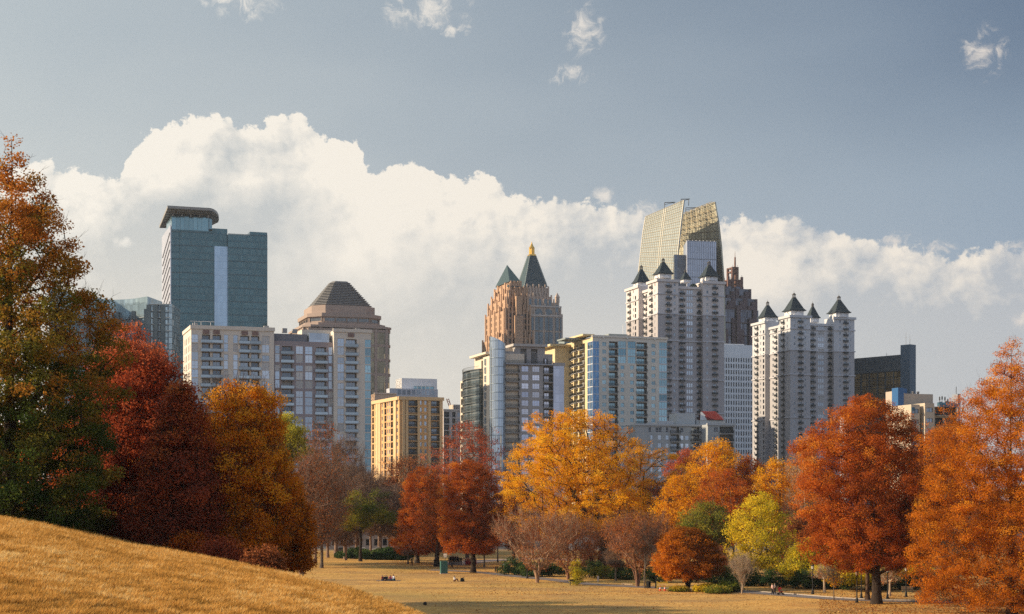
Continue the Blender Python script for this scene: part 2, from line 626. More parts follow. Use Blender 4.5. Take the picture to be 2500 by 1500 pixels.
def build_grass():
    rng = np.random.default_rng(5)
    n = 330000
    # blades thin out with distance, as the eye needs fewer of them there
    Y = 16 * (130 / 16) ** rng.random(n)
    u = rng.uniform(-80, 1330, n)
    X = (u - CU) / F * Y
    t = X / Y
    keep = Y < np.interp(t, CA, CY) + 12
    X, Y = X[keep], Y[keep]
    n = len(X)
    # tufts: pull blades towards clump centres
    cx, cy = np.floor(X / 0.5) * 0.5, np.floor(Y / 0.5) * 0.5
    hsh = np.sin(cx * 127.1 + cy * 311.7) * 43758.5453
    hsh = hsh - np.floor(hsh)
    X = X + (cx + 0.25 - X) * 0.45 * hsh
    Y = Y + (cy + 0.25 - Y) * 0.45 * hsh
    Z = terrain(X, Y)
    sc = (Y / 30.0) ** 0.55
    h = (0.035 + 0.055 * rng.random(n) + 0.05 * hsh) * np.clip(sc, 0.7, 1.7)
    w = 0.007 * sc * rng.uniform(0.7, 1.5, n) * 1.6
    an = rng.uniform(0, 2 * np.pi, n)
    lean = rng.normal(0, 0.6, (n, 2)) * h[:, None]
    lean[:, 0] += 0.25 * h
    dx, dy = np.cos(an) * w, np.sin(an) * w
    a = np.stack([X - dx, Y - dy, Z - 0.01], -1)
    b = np.stack([X + dx, Y + dy, Z - 0.01], -1)
    c = np.stack([X + lean[:, 0], Y + lean[:, 1], Z + h], -1)
    V = np.stack([a, b, c], 1).reshape(-1, 3)
    patch = np.sin(X * 2.1 + 1.3 * np.sin(Y * 0.9)) * np.sin(Y * 1.25 + 1.7 * np.sin(X * 1.1)) + 0.8 * np.sin(X * 0.55 + 2 * np.sin(Y * 0.21)) * np.sin(Y * 0.33 + X * 0.4)
    tint = np.clip(0.5 + rng.normal(0, 0.17, n) + (hsh - 0.5) * 0.5 + 0.22 * patch, 0, 1)
    m = blade_mat("dry_grass_blade", [(0, (0.22, 0.115, 0.028)), (0.4, (0.57, 0.290, 0.070)), (0.75, (0.79, 0.44, 0.12)), (1, (0.84, 0.60, 0.26))], 0.4)
    link("grass", np_mesh("grass", V, np.arange(3 * n).reshape(-1, 3), m, tint, n=3), kind="stuff")


build_grass()


def build_litter():
    """fallen leaves under and around the trees, and a few on the hill"""
    rng = np.random.default_rng(9)
    P = []
    def patch(n, u0, u1, v0, v1, beta=1.0):
        u = rng.uniform(u0, u1, n); v = v0 + (v1 - v0) * rng.random(n) ** beta
        Y = H * F / (v - HV)
        x = (u - CU) / F * Y
        P.append(np.stack([x, Y, terrain(x, Y) + 0.012], -1))
    patch(9000, 1150, 2500, 1402, 1452, 1.0)
    patch(9000, 2000, 2500, 1452, 1500, 0.9)
    patch(2600, 1050, 2200, 1445, 1500, 1.5)
    patch(3000, 960, 1320, 1368, 1402)
    patch(900, 750, 1250, 1385, 1450)
    P = np.concatenate(P)
    nh = 110
    Y = rng.uniform(26, 85, nh); X = (rng.uniform(0, 950, nh) - CU) / F * Y
    Ph = np.stack([X, Y, terrain(X, Y) + 0.06], -1)
    sz = np.concatenate([rng.uniform(0.06, 0.14, len(P)), rng.uniform(0.035, 0.06, nh)])
    P = np.concatenate([P, Ph])
    n = len(P)
    nr = rng.normal(0, 0.45, (n, 3)); nr[:, 2] += 1
    nr /= np.linalg.norm(nr, axis=1)[:, None]
    a = np.cross(nr, rng.normal(size=(n, 3))); a /= np.linalg.norm(a, axis=1)[:, None]
    b = np.cross(nr, a)
    a *= sz[:, None]; b *= (sz * 0.65)[:, None]
    V = np.stack([P - a, P - b, P + a, P + b], 1).reshape(-1, 3)
    m = blade_mat("fallen_leaf", [(0, (0.10, 0.035, 0.012)), (0.4, (0.30, 0.10, 0.025)), (0.75, (0.50, 0.22, 0.05)), (1, (0.62, 0.40, 0.12))], 0.2)
    link("fallen_leaves", np_mesh("fallen_leaves", V, np.arange(4 * n).reshape(-1, 4), m, rng.random(n)), kind="stuff")


build_litter()


def ribbon(name, pts, w, m, lift, kind="structure", off=0.0, thick=0.0):
    P = []
    for a, b in zip(pts[:-1], pts[1:]):
        k = max(2, int((b - a).length / 1.5))
        P += [a.lerp(b, i / k) for i in range(k)]
    P.append(pts[-1])
    arr = np.array([[p.x, p.y] for p in P])
    for _ in range(12):                            # round the corners
        arr[1:-1] = (arr[:-2] + 2 * arr[1:-1] + arr[2:]) / 4
    d = np.gradient(arr, axis=0); d /= np.linalg.norm(d, axis=1)[:, None]
    nrm = np.stack([-d[:, 1], d[:, 0]], -1)
    L, R = arr + nrm * (off + w / 2), arr + nrm * (off - w / 2)
    zl, zr = terrain(L[:, 0], L[:, 1]) + lift, terrain(R[:, 0], R[:, 1]) + lift
    mb = MB()
    for i in range(len(arr) - 1):
        p = [(L[i, 0], L[i, 1], zl[i]), (R[i, 0], R[i, 1], zr[i]), (R[i + 1, 0], R[i + 1, 1], zr[i + 1]), (L[i + 1, 0], L[i + 1, 1], zl[i + 1])]
        mb.quad(*p)
        if thick:
            mb.quad(*[(q[0], q[1], q[2] - s_) for q, s_ in ((p[0], 0), (p[0], thick), (p[3], thick), (p[3], 0))])
            mb.quad(*[(q[0], q[1], q[2] - s_) for q, s_ in ((p[1], 0), (p[1], thick), (p[2], thick), (p[2], 0))])
    mb.build(name, m, None, kind)


path_m = wall("path_asphalt", (0.20, 0.17, 0.16), var=0.1, streak=0.0)
kerb_m = wall("path_kerb", (0.42, 0.36, 0.30), var=0.1, streak=0.0)
PATH = [(1050, 1392), (1160, 1396), (1240, 1405), (1300, 1411), (1370, 1418), (1416, 1425), (1490, 1431), (1550, 1432), (1640, 1438), (1740, 1442), (1811, 1445), (1890, 1451), (1970, 1458), (2050, 1464), (2120, 1468), (2260, 1469), (2420, 1474), (2560, 1480)]
PW = [on_ground(u, v) for u, v in PATH]
ribbon("path", PW, 3.4, path_m, 0.035)
ribbon("kerb_edge", PW[8:], 0.22, kerb_m, 0.12, off=1.95, thick=0.14)
ribbon("plaza_path", [on_ground(u, v) for u, v in ((1090, 1380), (1160, 1371), (1230, 1367), (1330, 1364), (1460, 1372))], 7.0, wall("plaza_paving", (0.36, 0.27, 0.22), var=0.1, streak=0.0), 0.04)


# ------------------------------------------------------------------ trees
BARK = {}


def bark(name, c):
    if name not in BARK:
        m, T = mat_new("bark_" + name)
        co = T.n('ShaderNodeTexCoord').outputs['Object']
        s = T.n('ShaderNodeSeparateXYZ')
        T.put(s.inputs[0], co)
        n = T.noise(T.xyz(T.m('MULTIPLY', s.outputs[0], 9.0), T.m('MULTIPLY', s.outputs[1], 9.0), T.m('MULTIPLY', s.outputs[2], 1.6)), 1.0, 5, 0.65)
        col = T.mix(T.step(n, 0.3, 0.7), tuple(k * 0.55 for k in c), tuple(k * 1.3 for k in c))
        princ(T, col, 0.95, 0, 0.1)
        BARK[name] = m
    return BARK[name]


bark('dark', (0.045, 0.033, 0.026)); bark('grey', (0.13, 0.105, 0.085)); bark('pale', (0.40, 0.30, 0.21)); bark('brown', (0.10, 0.062, 0.040)); bark('twig', (0.24, 0.16, 0.12)); bark('pink', (0.23, 0.125, 0.080)); bark('tan', (0.34, 0.215, 0.14))

PROFILE = {
    'oval': lambda t: np.sqrt(np.clip(1 - ((t - 0.45) / 0.56) ** 2, 0, 1)),
    'round': lambda t: np.sqrt(np.clip(1 - ((t - 0.5) / 0.505) ** 2, 0, 1)),
    'dome': lambda t: np.sqrt(np.clip(1 - ((t - 0.18) / 0.83) ** 2, 0, 1)) * np.clip(0.62 + 2.2 * t, 0, 1),
    'cone': lambda t: np.clip((1 - t) * 1.02 + 0.03, 0, 1) ** 0.82 * np.clip(0.7 + 3 * t, 0, 1),
    'egg': lambda t: np.sqrt(np.clip(1 - ((t - 0.33) / 0.68) ** 2, 0, 1)),
    'vase': lambda t: np.clip(0.12 + 1.25 * t, 0, 1) ** 0.75 * np.sqrt(np.clip(1 - ((t - 0.55) / 0.56) ** 2, 0, 1)) * 1.06,
    'spread': lambda t: np.sqrt(np.clip(1 - ((t - 0.36) / 0.66) ** 2, 0, 1)) * np.clip(0.75 + 1.1 * t, 0, 1),
}


def gen_tree(seed, height, cz, rx, prof='oval', ry=None, ncl=240, nleaf=16000, leaf=0.16, sig=0.75, trunk_r=0.35, leader=0.8, multi=1, tint=None, twigs=0, twig_len=1.1,
             lump=0.28, shell=0.5, up=0.5, lean=(0, 0), cshift=(0, 0), low=None, twig_r=0.012, minr=0.018, out_bias=0.6, keep=None):
    """Branch skeleton grown greedily to points spread through an uneven crown, then leaves in clumps round the tips.
    Returns (wood vertices, wood faces, leaf vertices, leaf faces, leaf tints) in local coordinates, base at the origin."""
    rng = np.random.default_rng(seed)
    ry = ry or rx
    f = PROFILE[prof] if isinstance(prof, str) else (lambda t: np.interp(1 - t, prof[0], prof[1]))
    ph = rng.uniform(0, 6.28, 8)
    def lumpf(a, t):
        return 1 + lump * (0.5 * np.sin(2 * a + ph[0] + 2 * t) + 0.45 * np.sin(3 * a + ph[1] + 7 * t) + 0.4 * np.sin(5 * a + ph[2] - 9 * t) + 0.35 * np.sin(7 * a + ph[3] + 14 * t) + 0.3 * np.sin(11 * t + ph[4] + a))
    pts = []
    while len(pts) < ncl:
        t = rng.random(ncl * 3)
        ok = rng.random(ncl * 3) < f(t) ** 1.4
        t = t[ok]
        a = rng.uniform(0, 6.2832, len(t))
        r = 1.04 * rng.random(len(t)) ** (shell * 0.8) * f(t) * lumpf(a, t)
        x, y, z = rx * r * np.cos(a) + cshift[0] * (0.4 + 0.6 * t), ry * r * np.sin(a) + cshift[1] * (0.4 + 0.6 * t), cz + (height - cz) * t
        if low is not None:
            z = z + low * (r ** 2) * (1 - t)
        p = np.stack([x, y, z], -1)
        if keep is not None:
            p = p[keep(p, rng)]
        pts += list(p)
    pts = np.array(pts[:ncl])
    pts[:, 2] = np.minimum(np.maximum(pts[:, 2], 0.4), height)
    # trunk
    N, par, plen = [], [], []
    def addn(p, q):
        N.append(np.asarray(p, float)); par.append(q)
        plen.append(0.0 if q < 0 else plen[q] + float(np.linalg.norm(N[-1] - N[q])))
        return len(N) - 1
    root = addn((0, 0, 0), -1)
    stems = []
    for k in range(multi):
        topz = cz + leader * (height - cz) if multi == 1 else max(cz, 0.3) + 0.18 * (height - cz) + rng.uniform(0, 0.15) * height
        seg = max(4, int(topz / 1.2))
        q = root
        dx, dy = lean
        if multi > 1:
            an = 6.283 * k / multi + rng.uniform(-0.4, 0.4)
            dx, dy = 0.3 * topz * math.cos(an), 0.3 * topz * math.sin(an)
        wob = rng.normal(0, 0.045, (seg + 1, 2)).cumsum(0) * (topz / seg) * 0.6
        for i in range(1, seg + 1):
            s = i / seg
            q = addn((dx * s ** 1.3 + wob[i, 0] + cshift[0] * max(0, (s * topz - cz)) / max(height - cz, .1), dy * s ** 1.3 + wob[i, 1] + cshift[1] * max(0, (s * topz - cz)) / max(height - cz, .1), topz * s), q)
        stems.append(q)
    base_n = len(N)
    anchor = np.array([0, 0, cz + 0.12 * (height - cz)])
    order = np.argsort(np.linalg.norm((pts - anchor) * np.array([1, 1, 0.8]), axis=1))
    cap = base_n + ncl * 14
    A = np.zeros((cap, 3)); PL = np.zeros(cap)
    A[:base_n] = N; PL[:base_n] = plen
    cnt = base_n
    step = max(0.7, height / 18)
    tip_of = np.zeros(ncl, int)
    for ci in order:
        p = pts[ci]
        d = A[:cnt] - p
        dist = np.sqrt((d ** 2).sum(1))
        above = np.maximum(0, d[:, 2] + dist * (0.25 + 0.35 * up) * 0.7)   # prefer limbs that leave below the tip
        cost = dist * 1.0 + above * up * 1.5 + PL[:cnt] * 0.22
        cost[A[:cnt, 2] < min(cz * 0.75, p[2] - 0.1)] += 6.0
        q = int(np.argmin(cost))
        k = max(1, int(dist[q] / step))
        a0 = A[q].copy()
        bow = np.array([0, 0, 1.0]) * (0.10 * dist[q] * (up - 0.35)) * -1
        for i in range(1, k + 1):
            s = i / k
            pos = a0 + (p - a0) * s + bow * (4 * s * (1 - s)) + (rng.normal(0, 0.07, 3) * step if i < k else 0)
            q = addn(pos, q)
            A[cnt] = pos; PL[cnt] = plen[-1]; cnt += 1
        tip_of[ci] = q
    N = np.array(N); par_ = np.array(par)
    # pipe-model radii
    area = np.zeros(len(N))
    has_child = np.zeros(len(N), bool)
    has_child[par_[1:]] = True
    area[~has_child] = minr ** 2.4
    for i in range(len(N) - 1, 0, -1):
        area[par_[i]] += area[i]
    rad = area ** (1 / 2.4)
    rad = np.maximum(rad * (trunk_r / rad[0]) ** np.clip(rad / rad[0] * 1.6, 0, 1), minr)
    rad[0] = trunk_r
    zt = N[:, 2]
    flare = 1 + 0.55 * np.exp(-zt / (trunk_r * 1.6 + 0.05)) * (np.arange(len(N)) < base_n)
    rad = rad * flare
    WV, WF = [], []
    def tubes(Pa, Pb, ra, rb, n):
        if len(Pa) == 0:
            return
        d = Pb - Pa
        d = d / np.maximum(np.linalg.norm(d, axis=1), 1e-6)[:, None]
        ref = np.where(np.abs(d[:, 2:3]) < 0.9, np.array([[0, 0, 1.0]]), np.array([[1.0, 0, 0]]))
        u = np.cross(d, ref); u /= np.linalg.norm(u, axis=1)[:, None]
        w = np.cross(d, u)
        th = np.arange(n) * 2 * np.pi / n
        cu, cw = np.cos(th), np.sin(th)
        ring = u[:, None, :] * cu[None, :, None] + w[:, None, :] * cw[None, :, None]
        Va = Pa[:, None, :] + ring * ra[:, None, None]
        Vb = Pb[:, None, :] + ring * rb[:, None, None]
        k = sum(len(v) for v in WV)
        V = np.concatenate([Va, Vb], 1).reshape(-1, 3)
        e = np.arange(len(Pa))[:, None] * 2 * n + k
        i = np.arange(n)[None, :]
        j = (i + 1) % n
        WF.append(np.stack([e + i, e + j, e + n + j, e + n + i], -1).reshape(-1, 4))
        WV.append(V)
    e = np.arange(1, len(N))
    pa, ra, rb = N[par_[e]], rad[par_[e]], rad[e]
    ra = np.minimum(ra, rb * 1.5 + 0.01)
    thick = rb > 0.06
    tubes(pa[thick], N[e][thick], ra[thick], rb[thick], 8)
    tubes(pa[~thick], N[e][~thick], ra[~thick], rb[~thick], 4)
    # fine twigs at the ends
    if twigs:
        tips = np.repeat(tip_of, max(1, twigs // ncl))
        tips = tips[rng.random(len(tips)) < 0.98]
        base = N[tips] + rng.normal(0, sig * 0.35, (len(tips), 3))
        out = base - np.array([0, 0, cz])
        out /= np.maximum(np.linalg.norm(out, axis=1), .1)[:, None]
        dr = out * 0.9 + rng.normal(0, 0.45, (len(tips), 3)) + np.array([0, 0, 0.55 * up])
        dr /= np.linalg.norm(dr, axis=1)[:, None]
        ln = twig_len * rng.uniform(0.5, 1.3, len(tips))
        mid = base + dr * (ln * 0.5)[:, None]
        dr2 = dr + rng.normal(0, 0.22, dr.shape)
        end = mid + dr2 * (ln * 0.5)[:, None]
        tr = np.full(len(tips), twig_r)
        tubes(base, mid, tr, tr * 0.7, 3)
        tubes(mid, end, tr * 0.7, tr * 0.3, 3)
        side = mid + (dr + rng.normal(0, 0.7, dr.shape)) * (ln * 0.35)[:, None]
        tubes(mid, side, tr * 0.6, tr * 0.3, 3)
    WV = np.concatenate(WV); WF = np.concatenate(WF)
    # leaves
    LV = LF = LT = None
    if nleaf:
        wgt = rng.uniform(0.15, 1.9, ncl)
        ids = rng.choice(ncl, nleaf, p=wgt / wgt.sum())
        ctr = pts[ids]
        # some of a clump trails back along its branch
        back = rng.random(nleaf) < 0.35
        pr = N[par_[tip_of[ids]]]
        mixf = np.where(back, rng.random(nleaf), 0.0)[:, None]
        ctr = ctr * (1 - mixf) + pr * mixf
        off = rng.normal(0, 1, (nleaf, 3))
        off *= (np.minimum(np.linalg.norm(off, axis=1), 1.9) / np.linalg.norm(off, axis=1))[:, None]
        pos = ctr + off * np.array([sig, sig, sig * 0.62])
        pos[:, 2] = np.maximum(pos[:, 2], 0.15)
        outw = pos - np.array([0, 0, cz + 0.3 * (height - cz)])
        outw /= np.maximum(np.linalg.norm(outw, axis=1), .1)[:, None]
        nr = rng.normal(0, 1, (nleaf, 3)) + outw * out_bias + np.array([0, 0, 0.35])
        nr /= np.linalg.norm(nr, axis=1)[:, None]
        a = np.cross(nr, rng.normal(size=(nleaf, 3))); a /= np.linalg.norm(a, axis=1)[:, None]
        b = np.cross(nr, a)
        s = leaf * rng.uniform(0.55, 1.3, nleaf)
        a *= (s * 0.62)[:, None]; b *= (s * 0.40)[:, None]
        LV = np.stack([pos - a, pos - b, pos + a, pos + b], 1).reshape(-1, 3)
        LF = np.arange(4 * nleaf).reshape(-1, 4)
        crnd = rng.normal(0, 1, ncl)
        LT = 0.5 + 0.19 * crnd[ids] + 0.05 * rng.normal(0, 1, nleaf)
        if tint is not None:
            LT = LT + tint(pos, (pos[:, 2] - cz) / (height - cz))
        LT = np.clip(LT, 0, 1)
    return WV, WF, LV, LF, LT


LEAFM = {}


def leafm(name, stops=None, trans=0.47):
    if name not in LEAFM:
        stops = [(q, tuple(min(0.9, k * (1.75 - 0.5 * q)) for k in c)) for q, c in stops]
        LEAFM[name] = blade_mat("leaves_" + name, stops, trans)
    return LEAFM[name]


leafm('oak', [(0, (0.020, 0.036, 0.010)), (0.26, (0.055, 0.078, 0.016)), (0.48, (0.15, 0.130, 0.022)), (0.72, (0.32, 0.150, 0.024)), (1, (0.44, 0.17, 0.032))])
leafm('red', [(0, (0.075, 0.024, 0.015)), (0.35, (0.22, 0.050, 0.022)), (0.7, (0.40, 0.088, 0.032)), (1, (0.56, 0.19, 0.085))])
leafm('maroon', [(0, (0.08, 0.026, 0.018)), (0.45, (0.20, 0.050, 0.028)), (0.8, (0.36, 0.085, 0.032)), (1, (0.48, 0.16, 0.04))])
leafm('orange', [(0, (0.085, 0.028, 0.006)), (0.35, (0.29, 0.090, 0.009)), (0.7, (0.54, 0.178, 0.014)), (1, (0.74, 0.35, 0.03))])
leafm('redorange', [(0, (0.055, 0.021, 0.007)), (0.35, (0.20, 0.050, 0.011)), (0.7, (0.42, 0.105, 0.016)), (1, (0.64, 0.26, 0.03))])
leafm('bronze', [(0, (0.045, 0.028, 0.010)), (0.5, (0.17, 0.10, 0.022)), (1, (0.40, 0.22, 0.04))])
leafm('golden', [(0, (0.19, 0.080, 0.006)), (0.35, (0.48, 0.205, 0.008)), (0.7, (0.70, 0.32, 0.012)), (1, (0.80, 0.44, 0.03))])
leafm('yellow', [(0, (0.10, 0.11, 0.010)), (0.35, (0.34, 0.28, 0.018)), (0.7, (0.60, 0.42, 0.022)), (1, (0.78, 0.55, 0.05))])
leafm('lime', [(0, (0.05, 0.065, 0.012)), (0.5, (0.28, 0.25, 0.028)), (1, (0.50, 0.43, 0.05))])
leafm('olive', [(0, (0.025, 0.040, 0.010)), (0.35, (0.09, 0.11, 0.018)), (0.7, (0.22, 0.20, 0.028)), (1, (0.40, 0.27, 0.035))])
leafm('evergreen', [(0, (0.010, 0.022, 0.010)), (0.5, (0.030, 0.055, 0.018)), (1, (0.085, 0.11, 0.03))], 0.2)
leafm('brown', [(0, (0.045, 0.024, 0.014)), (0.5, (0.14, 0.070, 0.032)), (1, (0.30, 0.15, 0.06))], 0.3)
leafm('rust', [(0, (0.08, 0.03, 0.015)), (0.5, (0.26, 0.085, 0.030)), (1, (0.46, 0.19, 0.06))], 0.35)
TREES = {}


def tree_meshes(key, leaves, bk, **kw):
    if key not in TREES:
        WV, WF, LV, LF, LT = gen_tree(**kw)
        tm = np_mesh(key + "_trunk", WV, WF, BARK[bk], smooth=True)
        cm = np_mesh(key + "_crown", LV, LF, LEAFM[leaves], LT) if LV is not None else None
        TREES[key] = (tm, cm, kw['height'])
    return TREES[key]


def put_tree(key, x, y, label, group=None, name='tree', cat='tree', rz=0.0, sc=1.0, z=None, sxy=None):
    tm, cm, h = TREES[key]
    o = empty(name, (x, y, (tz(x, y) if z is None else z) - 0.05), rz)
    o.scale = (sxy or sc, sxy or sc, sc)
    tag(o, label, cat, group)
    link('trunk', tm, o)
    if cm:
        link('crown', cm, o)
    return o


def tree_at(key, u_c, v_top, v_base, hw, Y, leaves, bk, label, v_low=None, u_base=None, group=None, name='tree', z=None, **kw):
    """tree given by its crown centre / trunk foot, top and half width in the photo and its distance Y"""
    xb = wx(u_base if u_base is not None else u_c, Y)
    zb = tz(xb, Y) if z is None else z
    height = wz(v_top, Y) - zb
    rx = hw / F * Y
    cz = max(0.3, wz(v_low, Y) - zb) if v_low is not None else height * 0.25
    sh = wx(u_c, Y) - xb
    kw.setdefault('cshift', (sh, 0))
    tree_meshes(key, leaves, bk, height=height, cz=cz, rx=rx, **kw)
    return put_tree(key, xb, Y, label, group, name=name, z=zb)
# ------------------------------------------------------------------ the trees of the photograph
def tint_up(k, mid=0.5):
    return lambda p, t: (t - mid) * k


def plant_trees():
    # --- on the slope at the west side
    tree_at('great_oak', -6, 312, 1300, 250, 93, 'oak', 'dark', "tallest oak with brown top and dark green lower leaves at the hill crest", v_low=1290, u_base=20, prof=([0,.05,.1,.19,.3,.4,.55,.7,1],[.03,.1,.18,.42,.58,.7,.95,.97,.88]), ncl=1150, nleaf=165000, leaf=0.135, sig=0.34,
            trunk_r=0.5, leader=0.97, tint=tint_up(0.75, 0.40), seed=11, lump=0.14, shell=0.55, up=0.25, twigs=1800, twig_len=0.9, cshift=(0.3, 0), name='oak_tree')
    tree_at('hill_maple', 330, 838, 1312, 118, 103, 'red', 'dark', "crimson maple with a dark visible trunk on the hill crest", v_low=1282, u_base=274, prof=([0,.05,.15,.4,.8,1],[.3,.7,.93,1,1,.8]), ncl=1000, nleaf=95000, leaf=0.125, sig=0.34,
            trunk_r=0.24, leader=0.75, tint=tint_up(0.62, 0.60), seed=12, lump=0.30, shell=0.5, twigs=2400, twig_len=0.8, name='maple_tree')
    tree_at('pink_maple', 310, 780, 1300, 84, 128, 'red', 'dark', "sparse pinkish red treetop rising behind the crimson maple", v_low=1100, prof='egg', ncl=240, nleaf=12000, leaf=0.16, sig=0.38,
            trunk_r=0.2, leader=0.9, tint=lambda p, t: 0.38 + 0 * t, seed=13, lump=0.3, shell=0.6, twigs=900, name='maple_tree')
    tree_at('dark_maple', 444, 930, 1352, 98, 97, 'maroon', 'dark', "dark maroon maple between the crimson maple and the orange tree", v_low=1335, prof=([0,.08,.2,.35,.5,.8,1],[.16,.26,.42,.66,.88,1,.8]), ncl=900, nleaf=80000, leaf=0.125, sig=0.34,
            trunk_r=0.22, leader=0.8, tint=lambda p, t: 0.12 + 0.4 * (t - 0.5), seed=14, lump=0.30, shell=0.5, twigs=2200, twig_len=0.8, name='maple_tree')
    tree_at('orange_beech', 586, 938, 1400, 132, 101, 'orange', 'brown', "broad orange tree with fine upswept twigs above the grassy slope", v_low=1370, prof=([0,.05,.13,.25,.45,.8,1],[.3,.55,.68,.84,1,1,.8]), ncl=1100, nleaf=110000, leaf=0.115, sig=0.32,
            trunk_r=0.24, leader=0.8, tint=lambda p, t: 0.30 + 0.35 * (t - 0.55), seed=15, lump=0.24, shell=0.5, up=0.8, twigs=4200, twig_len=1.0, name='beech_tree')  # tint rises up the crown, a sunlit leaf glow put into the colour
    tree_at('bronze_beech', 636, 1175, 1408, 64, 104, 'orange', 'brown', "low bronze tree with its trunk at the end of the hill crest", v_low=1385, u_base=716, prof=([0,.1,.4,.8,1],[.3,.6,.95,1,.8]), ncl=600, nleaf=40000, leaf=0.115, sig=0.32,
            trunk_r=0.17, leader=0.7, tint=lambda p, t: 0.05 + 0.3 * (t - 0.5), seed=16, lump=0.25, shell=0.55, up=0.6, twigs=1200, twig_len=0.8, cshift=(-0.6, 0), name='beech_tree')
    tree_at('bare_hill_tree', 782, 1085, 1412, 74, 112, 'rust', 'twig', "nearly bare brown tree with drooping branches where the hill ends", v_low=1330, u_base=736, prof='round', ncl=260, nleaf=9000, leaf=0.09, sig=0.5,
            trunk_r=0.18, leader=0.7, seed=17, lump=0.25, shell=0.55, up=0.55, twigs=2000, twig_len=0.9, twig_r=0.012, low=-1.5, name='bare_tree')
    # --- beyond the meadow, west half
    tree_at('yellowgreen_tree', 690, 1012, 1340, 58, 290, 'lime', 'brown', "yellow green treetop against the grey brick apartment block", v_low=1150, prof='round', ncl=150, nleaf=24000, leaf=0.26, sig=0.7,
            trunk_r=0.3, tint=lambda p, t: 0.1 + 0.3 * (t - 0.5), seed=18, lump=0.2, name='tree')
    tree_at('rusty_thin_tree', 785, 1030, 1340, 62, 310, 'rust', 'grey', "thin tree with a few rusty leaves in front of the apartment block", v_low=1200, prof='oval', ncl=90, nleaf=2400, leaf=0.26, sig=0.7,
            trunk_r=0.28, seed=19, lump=0.4, shell=0.7, twigs=800, twig_len=1.8, twig_r=0.018)
    for i, (u, v, hw, Y, lab) in enumerate(((770, 1120, 58, 330, "grey brown bare tree behind the drooping branches of the hill"), (842, 1078, 62, 372, "tall bare tree with pale upper twigs before the apartment block"),
                                            (905, 1150, 50, 395, "bare brown tree between the green tree and the hedge"), (950, 1180, 52, 410, "bare brown tree just west of the red oval trees"),
                                            (930, 1205, 42, 372, "low bare tree with grey twigs above the hedge"))):
        tree_at('bare_%d' % i, u, v, 1345, hw, Y, 'brown', 'twig', lab, v_low=1300, prof='oval', ncl=230, nleaf=(7000, 4000, 8000, 9000, 7000)[i], leaf=0.24, sig=0.8, trunk_r=0.28, leader=0.6, seed=30 + i, lump=0.25, shell=0.6,
                up=0.8, twigs=2800, twig_len=1.9, twig_r=0.030, minr=0.035, group="bare trees along the street", name='bare_tree')
    for i, (u, v, Y, k, lab) in enumerate(((735, 1150, 350, 0, "brown bare tree low behind the drooping hill tree"), (800, 1165, 385, 2, "brown bare tree behind the first street tree"), (820, 1130, 410, 3, "brown bare tree against the apartment block's foot"),
                                           (870, 1150, 400, 0, "brown bare tree in front of the glass corner strip"), (925, 1165, 425, 2, "brown bare tree below the yellow apartments"), (965, 1190, 380, 3, "brown bare tree hard against the narrow oval red tree"),
                                           (755, 1200, 310, 3, "low brown tree at the meadow's west edge"), (705, 1180, 320, 2, "brown tree glimpsed behind the orange tree"), (845, 1235, 352, 2, "low brown tree behind the hedge's west tip"))):
        x = wx(u, Y); sc = (wz(v, Y) - tz(x, Y)) / TREES['bare_%d' % k][2]
        put_tree('bare_%d' % k, x, Y, lab, "bare trees along the street", name='bare_tree', rz=1.1 * i, sc=sc, sxy=sc * 1.25)
    tree_at('green_tree', 880, 1195, 1345, 72, 338, 'olive', 'dark', "olive green and yellow tree leaning over the parked cars", v_low=1290, prof='spread', ncl=200, nleaf=15000, leaf=0.24, sig=0.6, trunk_r=0.3, leader=0.4,
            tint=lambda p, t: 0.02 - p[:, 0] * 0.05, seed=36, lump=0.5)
    tree_at('rust_oak', 992, 1108, 1345, 66, 400, 'rust', 'dark', "open crowned rust coloured tree before the yellow apartment building", v_low=1215, prof='spread', ncl=190, nleaf=9000, leaf=0.25, sig=0.8, trunk_r=0.4, leader=0.35,
            tint=tint_up(0.3, 0.4), seed=37, lump=0.3, shell=0.5, twigs=1200, twig_len=1.6, twig_r=0.02)
    tree_at('open_maple', 1140, 1030, 1345, 88, 345, 'red', 'grey', "open branched dark red tree behind the two oval red trees", v_low=1200, prof='spread', ncl=260, nleaf=13000, leaf=0.24, sig=0.62, trunk_r=0.4, leader=0.45,
            tint=lambda p, t: 0.12 - p[:, 0] * 0.012, seed=38, lump=0.35, shell=0.55, twigs=1800, twig_len=1.6, twig_r=0.02, name='maple_tree')
    tree_at('oval_maple', 1040, 1140, 1381, 66, 330, 'redorange', 'grey', "narrow oval red orange tree with a forked trunk beside the hedge", v_low=1352, u_base=1018, prof=([0,.05,.2,.5,.8,.93,1],[.2,.5,.75,.85,1,.95,.7]), ncl=800, nleaf=70000, leaf=0.18, sig=0.46, trunk_r=0.42, leader=0.75,
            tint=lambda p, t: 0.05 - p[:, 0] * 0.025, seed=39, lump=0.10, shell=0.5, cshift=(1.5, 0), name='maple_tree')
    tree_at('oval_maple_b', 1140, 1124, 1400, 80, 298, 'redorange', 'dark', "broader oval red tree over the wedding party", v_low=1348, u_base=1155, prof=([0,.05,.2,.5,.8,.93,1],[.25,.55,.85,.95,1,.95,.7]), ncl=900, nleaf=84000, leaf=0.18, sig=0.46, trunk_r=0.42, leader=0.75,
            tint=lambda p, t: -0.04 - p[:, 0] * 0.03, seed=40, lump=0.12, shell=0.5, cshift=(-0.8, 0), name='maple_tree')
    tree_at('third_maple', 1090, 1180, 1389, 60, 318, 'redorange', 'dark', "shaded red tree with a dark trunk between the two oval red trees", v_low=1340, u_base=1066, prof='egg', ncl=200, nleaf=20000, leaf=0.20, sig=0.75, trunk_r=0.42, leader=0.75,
            tint=lambda p, t: -0.2 + 0 * t, seed=41, lump=0.12, name='maple_tree')
